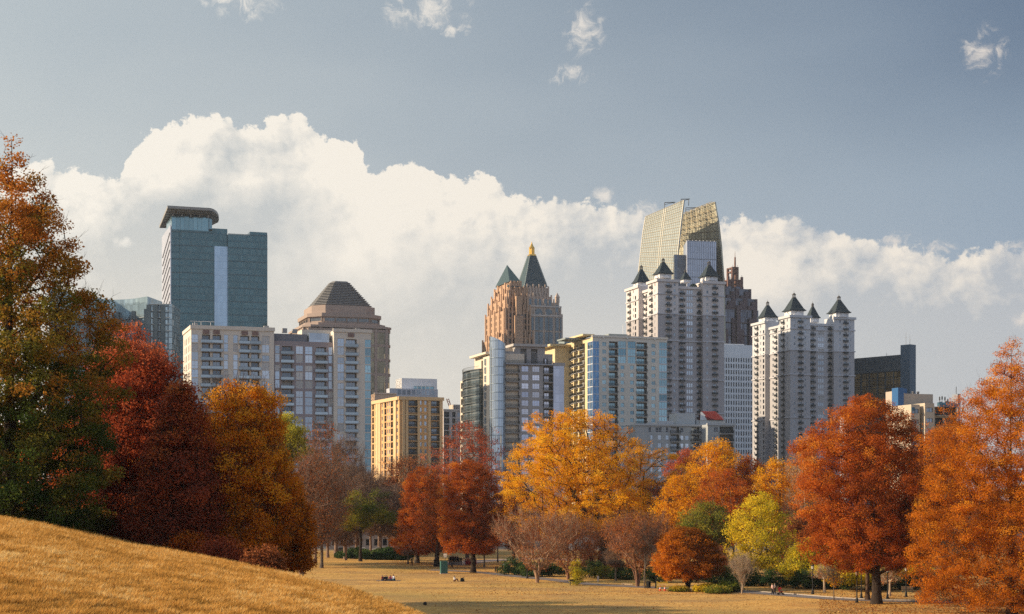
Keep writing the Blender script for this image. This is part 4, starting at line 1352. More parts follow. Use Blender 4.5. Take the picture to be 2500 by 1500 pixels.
# ---- 1. teal glass tower with the canopy roof
def teal_tower():
    b = Bld('office_tower', "teal glass tower with a sweeping canopy on its roof", 418, 1000, 18)
    W, D = b.setup(397, 652)
    g = b.front
    gl = glass("teal_curtain", (0.085, 0.165, 0.185), 0.72, 0.10, 1.55, 4.15, (0.05, 0.10, 0.115), 0.05, 0.05, 0.22, 0.010, (0.065, 0.125, 0.145), 0.26)
    lt = glass("blue_strip_glass", (0.42, 0.54, 0.66), 0.75, 0.10, 1.7, 4.15, (0.30, 0.40, 0.50), 0.05, 0.06, 0.15, 0.008)
    lav = glass("west_sky_sheen_glass", (0.70, 0.68, 0.74), 0.55, 0.22, 3.0, 4.15, (0.60, 0.60, 0.68), 0.03, 0.04, 0.12, 0.006)  # bright sky mirrored in the west glass, put into a pale lavender base
    s1, s2, s3, s4, s5, s6 = (g.s(u) for u in (439, 519, 524, 556, 609, 554))
    mb = MB()
    zc = g.z(561)
    mb.box(0, s1, 0, D, b.z0, zc)
    mb.box(s1, s2, -1.4, D * 0.8, b.z0, g.z(561))
    mb.box(s2, s4, 1.6, D * 0.8, b.z0, g.z(551.5))
    mb.box(s4, W, -1.4, D * 0.8, b.z0, g.z(566))
    mb.box(s5, W - 0.1, -1.2, D * 0.7, g.z(566), g.z(557))
    b.part('glass_body', mb, gl)
    mb = MB()
    mb.box(s3, s4 - 0.02, 0.9, 1.595, b.z0, g.z(595.6))
    b.part('glass_strip', mb, lt)
    mb = MB()
    mb.box(-0.5, -0.004, 0.3, D, b.z0, zc + 3)
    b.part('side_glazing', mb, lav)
    # dark diagonal strips stand in for reflected lines on the west glass
    k = 0
    for z in rows(zc - 4, 21 / 4.0 * 1.0, 95):
        m2 = MB()
        m2.quad((-0.55, 2, z - 1.5 + 4), (-0.55, D * 0.9, z - 7), (-0.55, D * 0.9, z - 7.5), (-0.55, 2, z + 2.0))
        m2.quad((-0.85, 2, z + 2.45), (-0.85, D * 0.9, z - 7), (-0.55, D * 0.9, z - 7), (-0.55, 2, z + 2.45))
        m2.build('slant_reflection', plain("dark_slant_reflection", (0.05, 0.07, 0.10), 0.4), b.root)
    # mullion ledges at every floor
    mb = MB()
    for z in rows(zc - 1, 8.3, b.z0 + 40):
        mb.box(s1, s2, -1.62, -1.402, z - 0.18, z + 0.18)
        mb.box(s4, W, -1.62, -1.402, z - 0.18, z + 0.18)
        mb.box(0.02, s1 - 0.02, -0.22, -0.002, z - 0.18, z + 0.18)
    b.part('floor_trim', mb, plain("teal_trim", (0.09, 0.15, 0.17), 0.4, 0.3))
    # crown drum
    xr = g.s(521)
    drum = [(0.3, 0.25), (xr - 6, 0.25), (xr - 2.5, 2), (xr, 6), (xr, 24), (0.3, 30)]
    mb = MB()
    mb.prism(drum, zc, g.z(527))
    b.part('crown_glazing', mb, glass("crown_glass", (0.24, 0.42, 0.48), 0.65, 0.1, 2.6, 9.0, (0.10, 0.16, 0.18), 0.08, 0.05, 0.3, 0.02))
    mb = MB()
    mb.prism([(x * 0.97 + 0.4, y + 1.6) for x, y in drum], g.z(527), g.z(511))
    b.part('crown_loggia', mb, plain("loggia_dark", (0.03, 0.045, 0.055), 0.3))
    for x in np.linspace(1.2, xr - 3, 5):
        m2 = MB()
        m2.box(x - 0.35, x + 0.35, 0.5, 1.2, g.z(527), g.z(513))
        m2.build('crown_column', plain("column_white", (0.5, 0.5, 0.5), 0.6), b.root)
    # canopy: a plate that oversails to the west and rounds off to the east, seen from below
    zt = wz(504.5, 985)
    pl = [(409, 985), (509, 993)]
    for t in np.linspace(0, 1, 9)[1:]:
        an = t * math.pi * 0.62
        pl.append((509 + 25.5 * math.sin(an), 993 + 38 * (1 - math.cos(an)) * 0.8))
    pl += [(500, 1060), (389, 1056)]
    Mi = b.M.inverted()
    poly = [tuple((Mi @ Vector((wx(u, Y), Y, 0)))[:2]) for u, Y in pl]
    mb = MB()
    mb.prism(poly, zt - 1.0, zt + 0.6, 0)
    for k in range(8):
        t = (k + 0.5) / 8
        p0 = Vector((*poly[0], 0)).lerp(Vector((*poly[-1], 0)), t); p1 = Vector((*poly[1], 0)).lerp(Vector((*poly[-2], 0)), t)
        mb.bar((p0.x, p0.y, zt - 1.25), (p1.x, p1.y, zt - 1.25), 0.3)
    b.part('canopy_roof', mb, plain("canopy_bronze", (0.30, 0.28, 0.25), 0.5, 0.0))
    b.commit()


teal_tower()


# ---- 2. curved glass tower at the west end
def curved_tower():
    Y0 = 900
    b = Bld('apartment_tower', "curved pale glass tower behind the crimson maple and the tall oak", 300, 900, 0)
    Mi = b.M.inverted()
    def L(u, Y):
        return tuple((Mi @ Vector((wx(u, Y), Y, 0)))[:2])
    arc = [(120, 850), (155, 866), (194, 884), (222, 895), (250, 903), (279, 907), (305, 905), (330, 901), (360, 892)]
    zt = wz(724, 892)
    poly = [L(u, Y) for u, Y in arc]
    back = [(x * 1.0 + 3, y + 24) for x, y in poly[::-1]]
    mb = MB()
    zg = zt - 11
    mb.prism(poly + back, b.z0, zt)
    e0 = L(360, 892); e1 = L(384, 910)
    mb.prism([e0, e1, (e1[0], e1[1] + 20), (e0[0], e0[1] + 20)], b.z0, zt - 0.3)
    b.part('glass_body', mb, glass("curved_glass", (0.42, 0.54, 0.58), 0.65, 0.12, 3.0, 3.3, (0.30, 0.38, 0.40), 0.04, 0.05, 0.30, 0.02))
    for i, z in enumerate(rows(zg, 3.55, 60)):
        m2 = MB()
        for (x0, y0), (x1, y1) in zip(poly[:-1], poly[1:]):
            m2.prism([(x0, y0 - 1.5), (x1, y1 - 1.5), (x1, y1 - 0.004), (x0, y0 - 0.004)], z - 0.3, z)
            if i % 1 == 0:
                m2.bar((x0, y0 - 1.45, z + 1.0), (x1, y1 - 1.45, z + 1.0), 0.05)
        m2.build('balcony_slab', plain("slab_blue_grey", (0.30, 0.34, 0.36), 0.6), b.root)
    for u, Y, w in ((288, 906, 1.6), (327, 902, 2.2), (358, 892, 2.2), (255, 904, 1.6), (215, 893, 1.6)):
        x, y = L(u, Y)
        m2 = MB()
        m2.box(x - w / 2, x + w / 2, y - 1.7, y - 0.01, b.z0, zg + 4)
        m2.build('dark_column', glass("column_dark_glass", (0.07, 0.10, 0.12), 0.5, 0.15, 1.5, 3.3, None), b.root)
    # lower eastern wing with stacked balconies
    mb = MB()
    w0, w1 = L(361, 880), L(420, 884)
    zt2 = wz(741, 880)
    mb.prism([w0, w1, (w1[0], w1[1] + 22), (w0[0], w0[1] + 22)], b.z0, zt2)
    b.part('wing', mb, glass("wing_glass", (0.50, 0.60, 0.62), 0.6, 0.12, 3.2, 3.3, (0.10, 0.13, 0.15), 0.12, 0.10, 0.35, 0.02))
    for i, z in enumerate(rows(zt2 - 0.4, 3.55, 60)):
        m2 = MB()
        m2.box(w0[0] + 1.0, w1[0], w0[1] - 1.2, w0[1] - 0.01, z - 0.35, z)
        m2.build('balcony_slab', MATS["slab_blue_grey"], b.root)
    for u in (364, 381, 399):
        x, y = L(u, 880)
        m2 = MB()
        m2.box(x - 1.1, x + 1.1, y - 1.35, y - 0.01, b.z0, zt2 - 1)
        m2.build('dark_column', MATS["column_dark_glass"], b.root)
    b.commit()


curved_tower()


# ---- 3. cream and grey apartment block
def cream_block():
    b = Bld('apartment_block', "wide cream and grey brick apartment block with pale glass corners", 466.8, 570, 18)
    W, D = b.setup(447.5, 906)
    g, l = b.front, b.left
    rng = random.Random(3)
    cream = wall("cream_stucco", (0.56, 0.49, 0.40), band=3.05)
    brick = wall("grey_brown_brick", (0.27, 0.225, 0.22), band=3.05)
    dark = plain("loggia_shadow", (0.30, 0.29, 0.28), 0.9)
    rail = [iron_g, slab_c, pane_m("railing_glass", (0.34, 0.40, 0.44), 0.5)]
    z1 = g.z(799)
    sB, sC = g.s(669), g.s(815)
    zc = g.z(831, sB)
    zr = g.z(807, sC)
    zs = rows(z1 - 4.9, 3.05, 22)
    holes, hc, hr = [], [], []
    def S(u, off=0): return g.s(u, off)
    def win(hl, u0, u1, off, z, h=2.25, style='pale'):
        s0, s1 = S(u0, off), S(u1, off)
        hl.append((s0, s1, z, z + h, 0.25, None))
        b.window(g, s0, s1, z, z + h, off + 0.25, style, frame_w, rng)
    def log(hl, u0, u1, off, z, lo):
        s0, s1 = S(u0, off), S(u1, off)
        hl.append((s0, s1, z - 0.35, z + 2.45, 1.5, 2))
        b.window(g, s0 + 0.25, s1 - 0.25, z - 0.3, z + 2.3, off + 1.5, 'grey', frame_w, rng)
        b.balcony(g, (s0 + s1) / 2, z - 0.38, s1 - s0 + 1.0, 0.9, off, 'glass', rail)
    for k, z in enumerate(zs):
        tall = 2.85 if k % 3 != 2 else 2.1
        win(holes, 467.4, 484, 0, z - 0.3, 2.75)
        for u0, u1 in ((493, 513), (519, 540), (586.6, 608.6), (613, 633)):
            log(holes, u0, u1, 0, z, k)
        for u0, u1 in ((546.6, 557), (569.5, 580.6), (640, 657.7)):
            win(holes, u0, u1, 0, z - 0.2, tall)
        zz = z - 3.05 * 1.0
        if zz + 2.9 < zc:
            for u0, u1 in ((671.7, 683), (722.5, 740), (745, 763), (802, 813)):
                win(hc, u0, u1, 1.6, zz - 0.2, tall)
            for u0, u1 in ((688.5, 713.8), (771.6, 796)):
                log(hc, u0, u1, 1.6, zz, k)
        if z + 2.9 < zr:
            win(hr, 824, 840, 0, z - 0.2, tall)
            log(hr, 845, 870.7, 0, z, k)
            win(hr, 891, 905.7, 0, z - 0.3, 2.75, 'teal')
    mb = MB()
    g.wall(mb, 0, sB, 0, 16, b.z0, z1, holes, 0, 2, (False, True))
    g.wall(mb, sB, sC, 1.6, 14, b.z0, zc, hc, 1, 2, (False, False))
    g.wall(mb, sC, W, 0, 16, b.z0, zr, hr, 0, 2)
    lh = []
    sl = [l.s(451), l.s(454.5), l.s(459), l.s(463)]
    for z in zs:
        for s0 in sl:
            lh.append((s0, s0 + 1.7, z - 0.2, z + 2.1, 0.25, None))
            b.window(l, s0, s0 + 1.7, z - 0.2, z + 2.1, 0.25, 'pale', frame_w, rng)
    l.wall(mb, 0, D, 0, 10, b.z0, z1 - 0.02, lh, 0, 2, (True, False))
    b.part('wall', mb, [cream, brick, dark])
    mb = MB()
    g.box(mb, -0.35, sB + 0.3, -0.35, 0.4, z1 - 0.55, z1 + 0.75)
    l.box(mb, 0, D - 0.42, -0.35, 0.35, z1 - 0.55, z1 + 0.74)
    b.part('cornice', mb, cream)
    mb = MB()
    g.box(mb, sC - 0.3, W + 0.3, -0.35, 0.5, zr - 0.5, zr + 0.7)
    b.part('cornice', mb, cream)
    for u in (503, 528.5, 597, 623, 857):
        m2 = MB()
        s = g.s(u)
        g.box(m2, s - 1.1, s + 1.1, -0.40, -0.352, (z1 if u < 800 else zr) - 2.2, (z1 if u < 800 else zr) - 0.8)
        m2.build('brick_panel', wall("panel_brick", (0.19, 0.12, 0.10)), b.root)
    # roof pieces
    mb = MB()
    g.box(mb, sB + 0.5, g.s(754), 3.5, 13, zc - 0.2, g.z(812, sB))
    b.part('penthouse', mb, wall("penthouse_slate", (0.16, 0.16, 0.17)))
    mb = MB()
    g.box(mb, g.s(745), g.s(814, 6), 6, 15, zc, g.z(803, sC))
    b.part('stair_tower', mb, cream)
    mb = MB()
    g.box(mb, g.s(758), g.s(807), 2.5, 6, zc, zc + 3.2)
    b.part('roof_pavilion', mb, glass("pavilion_glass", (0.50, 0.58, 0.68), 0.5, 0.2, 2, 3.4, None))
    for u, h in ((480, 1.5), (600, 0.9), (655, 1.4), (700, 1.2), (725, 1.0), (880, 1.0)):
        m2 = MB()
        s = g.s(u)
        zz = z1 if u < 669 else (zc + 3.2 if u < 815 else zr)
        g.box(m2, s - 0.8, s + 0.9, 4, 5.5, zz, zz + h + 0.4)
        m2.build('roof_unit', plain("roof_unit_grey", (0.32, 0.32, 0.32)), b.root)
    m2 = MB()
    s = g.s(478)
    for q in (0, 2.2, 5.5):
        m2.bar(g.p(s + q, 3, z1), g.p(s + q, 3, z1 + 2.4), 0.07)
    m2.bar(g.p(s - 1.5, 3, z1 + 2.4), g.p(s + 7, 3, z1 + 2.4), 0.08)
    m2.build('roof_davit', plain("davit_white", (0.6, 0.6, 0.6)), b.root)
    b.commit()


cream_block()


def chsq(cx, cy, r, ch, rot):
    """square of half width r with chamfered corners"""
    P = [(r, -r + ch), (r, r - ch), (r - ch, r), (-r + ch, r), (-r, r - ch), (-r, -r + ch), (-r + ch, -r), (r - ch, -r)]
    c, s = math.cos(rot), math.sin(rot)
    return [(cx + x * c - y * s, cy + x * s + y * c) for x, y in P]


# ---- 4. brown tower with the stepped pyramid roof
def stepped_tower():
    b = Bld('office_tower', "brown stone tower with a grey stepped pyramid roof", 828, 925, 18)
    k = 925 / F / 1.0
    gran = wall("pink_granite", (0.31, 0.235, 0.19), band=4.0)
    bron = glass("bronze_glass", (0.30, 0.25, 0.17), 0.75, 0.08, 2.2, 4.0, (0.14, 0.11, 0.09), 0.05, 0.04, 0.5, 0.03)
    slate = wall("stepped_slate", (0.18, 0.175, 0.17), 0.6)
    f = 0.86
    def half(u0, u1): return (u1 - u0) / 2 * k * f
    r0, r1, r2, r3, r4 = half(704, 952), half(724, 932), half(738, 918), half(756, 918) * 0.97, half(806, 848)
    zA, zB, zC, zD = wz(800, 900), wz(766, 902), wz(744, 904), wz(740, 906)
    zt = wz(690, 920)
    mb = MB()
    mb.prism(chsq(0, 0, r0 - 0.4, r0 * 0.16, 0), b.z0, zA - 1)
    b.part('glass_body', mb, bron)
    # stone grid on the shaft
    mb = MB()
    for z in rows(zA - 0.5, 8.0, 80):
        mb.prism(chsq(0, 0, r0, r0 * 0.16, 0), z - 1.5, z)
    b.part('stone_band', mb, gran)
    for i in range(8):
        s = -r0 + r0 * 2 * (i + 0.5) / 8
        for fx in range(2):
            m2 = MB()
            if fx == 0:
                m2.box(s - 0.8, s + 0.8, -r0 - 0.15, -r0 + 0.3, b.z0, zA - 0.3)
            else:
                m2.box(-r0 - 0.15, -r0 + 0.3, s - 0.8, s + 0.8, b.z0, zA - 0.3)
            m2.build('stone_pier', gran, b.root)
    mb = MB()
    mb.prism(chsq(0, 0, r0 + 0.4, r0 * 0.16, 0), zA, zA + 1.2)
    mb.prism(chsq(0, 0, (r0 + r1) / 2, r1 * 0.3, 0), zA + 1.2, zA + 2.8)
    mb.prism(chsq(0, 0, r1 - 0.7, r1 * 0.33, 0), zA + 2.8, zB)
    mb.prism(chsq(0, 0, r1 + 0.3, r1 * 0.33, 0), zB - 1.6, zB + 0.4)
    mb.prism(chsq(0, 0, r2, r2 * 0.36, 0), zB + 0.4, zC)
    b.part('drum', mb, gran)
    # windows of the drum: wide glazed bays with piers
    for rot in (0, math.pi / 4, -math.pi / 4, -math.pi / 2, math.pi / 2):
        R = Matrix.Rotation(rot, 4, 'Z')
        rr = r1 - 0.7 if abs(rot) != math.pi / 4 else (2 * (r1 - 0.7) - r1 * 0.33) / math.sqrt(2)
        wd = (r1 * 0.62) if abs(rot) != math.pi / 4 else r1 * 0.20
        n = 4 if abs(rot) != math.pi / 4 else 1
        for i in range(n):
            m2 = MB()
            x0 = -wd + 2 * wd * i / n + 0.25
            x1 = -wd + 2 * wd * (i + 1) / n - 0.25
            m2.quad(*[tuple(R @ Vector(p)) for p in ((x0, -rr - 0.03, zA + 4.0), (x1, -rr - 0.03, zA + 4.0), (x1, -rr - 0.03, zB - 2.2), (x0, -rr - 0.03, zB - 2.2))])
            for xx in (x0, x1):
                q = MB(); q.box(xx - 0.15, xx + 0.15, -rr - 0.5, -rr, zA + 3.5, zB - 1.8)
                k0 = len(m2.f); m2.add(q, R)
                for t in range(k0, len(m2.f)): m2.mi[t] = 1
            m2.build('window', [glass("drum_glass", (0.20, 0.21, 0.22), 0.6, 0.1, 1.2, 9, (0.1, 0.1, 0.1), 0.08, 0.0, 0.3), gran], b.root)
    mb = MB()
    n = 14
    for i in range(n):
        t = i / n
        r = r3 + (r4 - r3) * t
        z0_, z1_ = zC + (zt - zC) * i / n, zC + (zt - zC) * (i + 1) / n
        mb.prism(chsq(0, 0, r, r * 0.36, 0), z0_, z1_ - 0.35)
        mb.prism(chsq(0, 0, r + 0.75, r * 0.36, 0), z1_ - 0.35, z1_)
    mb.prism(chsq(0, 0, r4 + 0.2, r4 * 0.3, 0), zt, zt + 0.8)
    b.part('stepped_roof', mb, slate)
    b.commit()


stepped_tower()


# ---- 5. white rooftop building and the yellow apartments
def white_box():
    b = Bld('office_building', "white flat roofed building showing above the yellow apartments", 981, 850, 20)
    W, D = b.setup(966, 1067)
    g = b.front
    wh = wall("white_panel", (0.60, 0.58, 0.56))
    zt = g.z(923.5)
    mb = MB()
    holes = [(g.s(1010), g.s(1060), g.z(952), g.z(942), 0.6, None)]
    g.wall(mb, 0, W, 0, D, b.z0, zt, holes)
    b.left.wall(mb, 0, D, 0, 4, b.z0, zt - 0.01, (), sides=(True, False))
    b.part('wall', mb, wh)
    for i in range(5):
        a = g.s(1010 + i * 10); c = g.s(1020 + i * 10)
        b.window(g, a + 0.05, c - 0.05, g.z(952), g.z(942), 0.6, 'teal', frame_d, random.Random(i))
    mb = MB()
    s0, s1 = g.s(951, -6), g.s(1069, -6)
    g.box(mb, s0, s1, -6, -0.01, b.z0, g.z(951))
    b.part('terrace_wing', mb, wall("terrace_wall", (0.40, 0.40, 0.42)))
    for i in range(8):
        a = s0 + (s1 - s0) * (0.16 + i * 0.1)
        b.window(g, a, a + 1.9, g.z(966), g.z(954), -6.0, 'grey', frame_w, random.Random(i + 9))
    b.commit()
    c = Bld('office_building', "plain tan low building beside the brown stone tower", 915, 800, 20)
    c.setup(905, 968)
    mb = MB()
    c.front.wall(mb, 0, c.W, 0, c.D, c.z0, c.front.z(962))
    c.left.wall(mb, 0, c.D, 0, 2, c.z0, c.front.z(962), sides=(True, False))
    c.part('wall', mb, wall("tan_panel", (0.46, 0.33, 0.23)))
    mb = MB()
    c.front.box(mb, -0.3, c.W, -0.3, 0.3, c.front.z(962), c.front.z(959))
    c.part('parapet', mb, wall("tan_parapet", (0.52, 0.40, 0.30)))


white_box()


def yellow_block():
    b = Bld('apartment_block', "warm yellow apartment building with stacked dark balconies", 975, 715, 23)
    W, D = b.setup(907, 1081)
    g, l = b.front, b.left
    rng = random.Random(6)
    yl = wall("yellow_stucco", (0.54, 0.310, 0.135), band=3.05)
    pale = wall("pale_yellow_trim", (0.56, 0.38, 0.20))
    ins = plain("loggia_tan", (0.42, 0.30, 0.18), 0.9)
    zt = g.z(972)
    zs = rows(zt - 3.2, 3.05, 20)
    h, lh = [], []
    for z in zs:
        for u0, u1 in ((997, 1019.5), (1052, 1073)):
            a, c = g.s(u0), g.s(u1)
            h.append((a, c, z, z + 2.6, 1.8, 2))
            b.window(g, a + 0.8, c - 0.5, z + 0.02, z + 2.2, 1.8, 'grey', frame_w, rng)
            b.balcony(g, (a + c) / 2, z, c - a, 0.3, 0.3, 'iron')
        for u0, u1 in ((1024.5, 1029.5), (1036, 1041.5)):
            a, c = g.s(u0), g.s(u1)
            h.append((a, c, z + 0.5, z + 2.3, 0.2, None))
            b.window(g, a, c, z + 0.5, z + 2.3, 0.2, 'pale', frame_w, rng)
        for u0, u1, lo in ((908.5, 913, 1), (938.5, 943.5, 1), (954, 959.5, 1), (916, 919.5, 0), (932, 935.5, 0), (945.5, 948.5, 0), (950, 953, 0), (961.5, 964.5, 0), (969, 972, 0)):
            a, c = l.s(u0), l.s(u1)
            if lo:
                lh.append((a, c, z, z + 2.5, 1.6, 2))
                b.balcony(l, (a + c) / 2, z, c - a, 0.3, 0.3, 'iron')
            else:
                lh.append((a, min(c, a + 1.4), z + 0.5, z + 2.3, 0.2, None))
                b.window(l, a, min(c, a + 1.4), z + 0.5, z + 2.3, 0.2, 'grey', frame_w, rng)
    mb = MB()
    g.wall(mb, 0, W, 0, 14, b.z0, zt, h, 0, 2, (False, True))
    l.wall(mb, 0, D, 0, 12, b.z0, zt - 0.02, lh, 0, 2, (True, False))
    b.part('wall', mb, [yl, pale, ins])
    mb = MB()
    for u in (985, 993, 1022, 1048, 1076):
        s = g.s(u)
        g.box(mb, s - 0.55, s + 0.55, -0.4, -0.003, b.z0, zt - 0.9)
    for u in (922, 928, 966):
        s = l.s(u)
        l.box(mb, s - 1.5, s + 1.5, -0.5, -0.003, b.z0, zt - 0.9)
    b.part('pilaster_trim', mb, pale)
    mb = MB()
    g.box(mb, -0.6, W + 0.4, -0.7, 0.3, zt - 0.8, zt + 0.7)
    l.box(mb, -0.3, D - 0.72, -0.7, 0.3, zt - 0.8, zt + 0.69)
    g.box(mb, 0, W, -0.45, -0.402, zt - 7.4, zt - 7.0)
    b.part('cornice', mb, pale)
    b.commit()
    # small tan apartments further east and the crane behind them
    c = Bld('apartment_block', "small grey tan apartment block between the yellow and the grey towers", 1083, 800, 20)
    c.setup(1076, 1128)
    g = c.front
    zt = g.z(1002)
    hh = []
    for z in rows(zt - 3.3, 3.1, 25):
        for u0, u1 in ((1084, 1097), (1104, 1112)):
            a, d = g.s(u0), g.s(u1)
            hh.append((a, d, z, z + 2.5, 1.4, 1))
            c.balcony(g, (a + d) / 2, z, d - a, 0.3, 0.3, 'iron')
        a, d = g.s(1117), g.s(1123)
        hh.append((a, d, z + 0.4, z + 2.3, 0.2, None))
        c.window(g, a, d, z + 0.4, z + 2.3, 0.2, 'pale', frame_w, rng)
    mb = MB()
    g.wall(mb, 0, c.W, 0, 12, c.z0, zt, hh, 0, 1)
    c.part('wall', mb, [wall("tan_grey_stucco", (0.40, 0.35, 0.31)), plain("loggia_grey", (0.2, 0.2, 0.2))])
    mb = MB()
    g.box(mb, -0.3, c.W + 0.3, -0.4, 0.4, zt - 0.1, zt + 0.6)
    c.part('cornice', mb, wall("tan_cornice", (0.5, 0.44, 0.38)))
    c.commit()
    d = Bld('office_building', "far tan block just west of the grey glass apartments", 1107, 1000, 18)
    d.setup(1104, 1126)
    mb = MB()
    d.front.wall(mb, 0, d.W, 0, 10, d.z0, d.front.z(988), [(d.front.s(1109 + 4 * i), d.front.s(1111 + 4 * i), d.front.z(1000 - 0), d.front.z(992), 0.3, 1) for i in range(3)])
    d.left.wall(mb, 0, d.D, 0, 3, d.z0, d.front.z(988), sides=(True, False))
    d.part('wall', mb, [wall("far_tan", (0.46, 0.38, 0.30)), plain("far_pane", (0.1, 0.1, 0.11), 0.2)])
    # crane
    cr = empty('crane', (wx(1097, 1050), 1050, tz(wx(1097, 1050), 1050)))
    tag(cr, "slender orange crane behind the small tan apartments", 'crane')
    mt = plain("crane_orange", (0.55, 0.16, 0.07))
    def lattice(mb, a, c, w, n):
        a, c = Vector(a), Vector(c)
        for dx, dy in ((-w, -w), (w, -w), (w, w), (-w, w)):
            mb.bar(a + Vector((dx, dy, 0)), c + Vector((dx, dy, 0)), 0.22)
        for i in range(n):
            p, q = a.lerp(c, i / n), a.lerp(c, (i + 1) / n)
            sg = 1 if i % 2 else -1
            mb.bar(p + Vector((-w * sg, -w, 0)), q + Vector((w * sg, -w, 0)), 0.14)
            mb.bar(p + Vector((-w * sg, w, 0)), q + Vector((w * sg, w, 0)), 0.14)
    zb = wz(1000, 1050) - cr.location.z; zt = wz(974, 1050) - cr.location.z
    mb = MB(); lattice(mb, (1.0, 0, 0), (1.0, 0, zb), 0.9, 16); mb.build('mast', mt, cr)
    mb = MB(); lattice(mb, (1.2, 0, zb), (-1.2, 0, zt), 0.7, 6); mb.build('jib', mt, cr)
    mb = MB(); mb.box(-0.2, 2.6, -1, 1, zb - 1, zb + 1.4); mb.build('cab', mt, cr)


yellow_block()


# ---- 6. reddish brown setback tower with a teal pyramid
def setback_tower():
    b = Bld('hotel_tower', "orange brown setback tower with a small teal pyramid roof", 1228, 900, 18)
    W, D = b.setup(1179, 1303)
    st = wall("red_brown_stone", (0.385, 0.245, 0.155), band=3.3)
    pl = wall("red_brown_light", (0.395, 0.255, 0.165))
    teal = wall("teal_copper", (0.036, 0.062, 0.065), 0.45, streak=0.25)
    rng = random.Random(8)
    g0 = b.front
    tiers = [(0.0, 821, b.z0), (1.3, 757, None), (2.5, 729, None), (4.0, 712, None), (5.4, 691, None)]
    zp = b.z0
    mb = MB()
    for k, (ins, v, _) in enumerate(tiers):
        zt = g0.z(v)
        g = Face(b, (ins, ins), (1, 0), 'auto')
        l = Face(b, (ins, D - ins), (0, -1), 'auto')
        Wk, Dk = W - 2 * ins, D - 2 * ins
        h, lh = [], []
        n = 7
        for z in rows(zt - 3.6, 3.3, max(zp - 1, 30)):
            if k < 3:
                for i in range(n):
                    s = Wk * (i + 0.5) / n
                    w = 1.5 if i % 2 else 1.0
                    h.append((s - w / 2, s + w / 2, z, z + 2.1, 0.5, None))
                    b.window(g, s - w / 2, s + w / 2, z, z + 2.1, 0.45, 'dark', frame_d, rng)
                for i in range(8):
                    s = Dk * (i + 0.5) / 8
                    lh.append((s - 0.6, s + 0.6, z, z + 2.0, 0.5, None))
                    b.window(l, s - 0.6, s + 0.6, z, z + 2.0, 0.45, 'dark', frame_d, rng)
        if k >= 3:
            for i in range(4):
                s = Wk * (i + 0.6) / 4.2
                h.append((s - 0.9, s + 0.9, zp + 1, zt - 1.6, 0.6, None))
                b.window(g, s - 0.9, s + 0.9, zp + 1, zt - 1.6, 0.5, 'dark', frame_d, rng)
            for i in range(5):
                s = Dk * (i + 0.6) / 5.2
                lh.append((s - 0.8, s + 0.8, zp + 1, zt - 1.6, 0.6, None))
        g.wall(mb, 0, Wk, 0, Dk, zp, zt, h, 0, 0, (False, True))
        l.wall(mb, 0, Dk, 0, 3, zp, zt - 0.02, lh, 0, 0, (True, False))
        # buttresses that run past the setback
        for i in range(n + 1):
            s = Wk * i / n
            s = min(max(s, 0.5), Wk - 0.5)
            tall = 3.5 if i % 2 else 1.5
            g.box(mb, s - 0.45, s + 0.45, -0.7 if i not in (0, n) else -0.9, -0.003, zp if k == 0 else zp - 2, zt + tall * (0.6 if k == 4 else 1), 1)
        for i in range(5):
            s = min(max(Dk * i / 4, 0.5), Dk - 0.5)
            l.box(mb, s - 0.7, s + 0.7, -0.6, -0.003, zp if k == 0 else zp - 2, zt + (3.0 if i % 2 else 1.2) * (0.6 if k == 4 else 1), 1)
        zp = zt
    # central projecting bays
    g = b.front
    sb = W * 0.36
    g.box(mb, sb, W * 0.62, -1.6, 1, b.z0, g.z(770))
    g.box(mb, sb + 1, W * 0.60, -1.0, 3, g.z(770), g.z(722))
    g.box(mb, W * 0.42, W * 0.9, 4.2, 7, g.z(730), g.z(697))
    b.part('wall', mb, [st, pl])
    for z in rows(g.z(776), 3.3, 34):
        for s in (sb + 1.2, sb + 3.4):
            b.window(g, s, s + 1.5, z, z + 1.9, -1.6 + 0.1, 'dark', frame_d, rng)
    i0 = 6.3
    base = [(i0, i0), (W - i0, i0), (W - i0, D - i0), (i0, D - i0)]
    za = g.z(683)
    mb = MB()
    apx = b.M.inverted() @ P3(1238, 647, 925)
    mb.cone([(x + (0.7 if x > W / 2 else -0.7), y + (0.7 if y > D / 2 else -0.7)) for x, y in base], za, (apx.x, apx.y, apx.z))
    b.part('pyramid_roof', mb, teal)
    mb = MB()
    mb.prism(base, g.z(692), za - 0.005)
    b.part('attic', mb, pl)
    mb = MB()
    s0, s1 = g.s(1241, 4.2), g.s(1274, 4.2)
    zz0, zz1 = g.z(697), g.z(686)
    mb.quad(g.p(s0, 4.0, zz0), g.p(s1, 4.0, zz0), g.p(s1 - 0.8, 7, zz1), g.p(s0 + 0.8, 7, zz1))
    mb.quad(g.p(s0, 4.0, zz0), g.p(s0 + 0.8, 7, zz1), g.p(s0, 7, zz0))
    mb.quad(g.p(s1, 4.0, zz0), g.p(s1 - 0.8, 7, zz1), g.p(s1, 7, zz0))
    b.part('lean_to_roof', mb, teal)
    b.commit()


setback_tower()


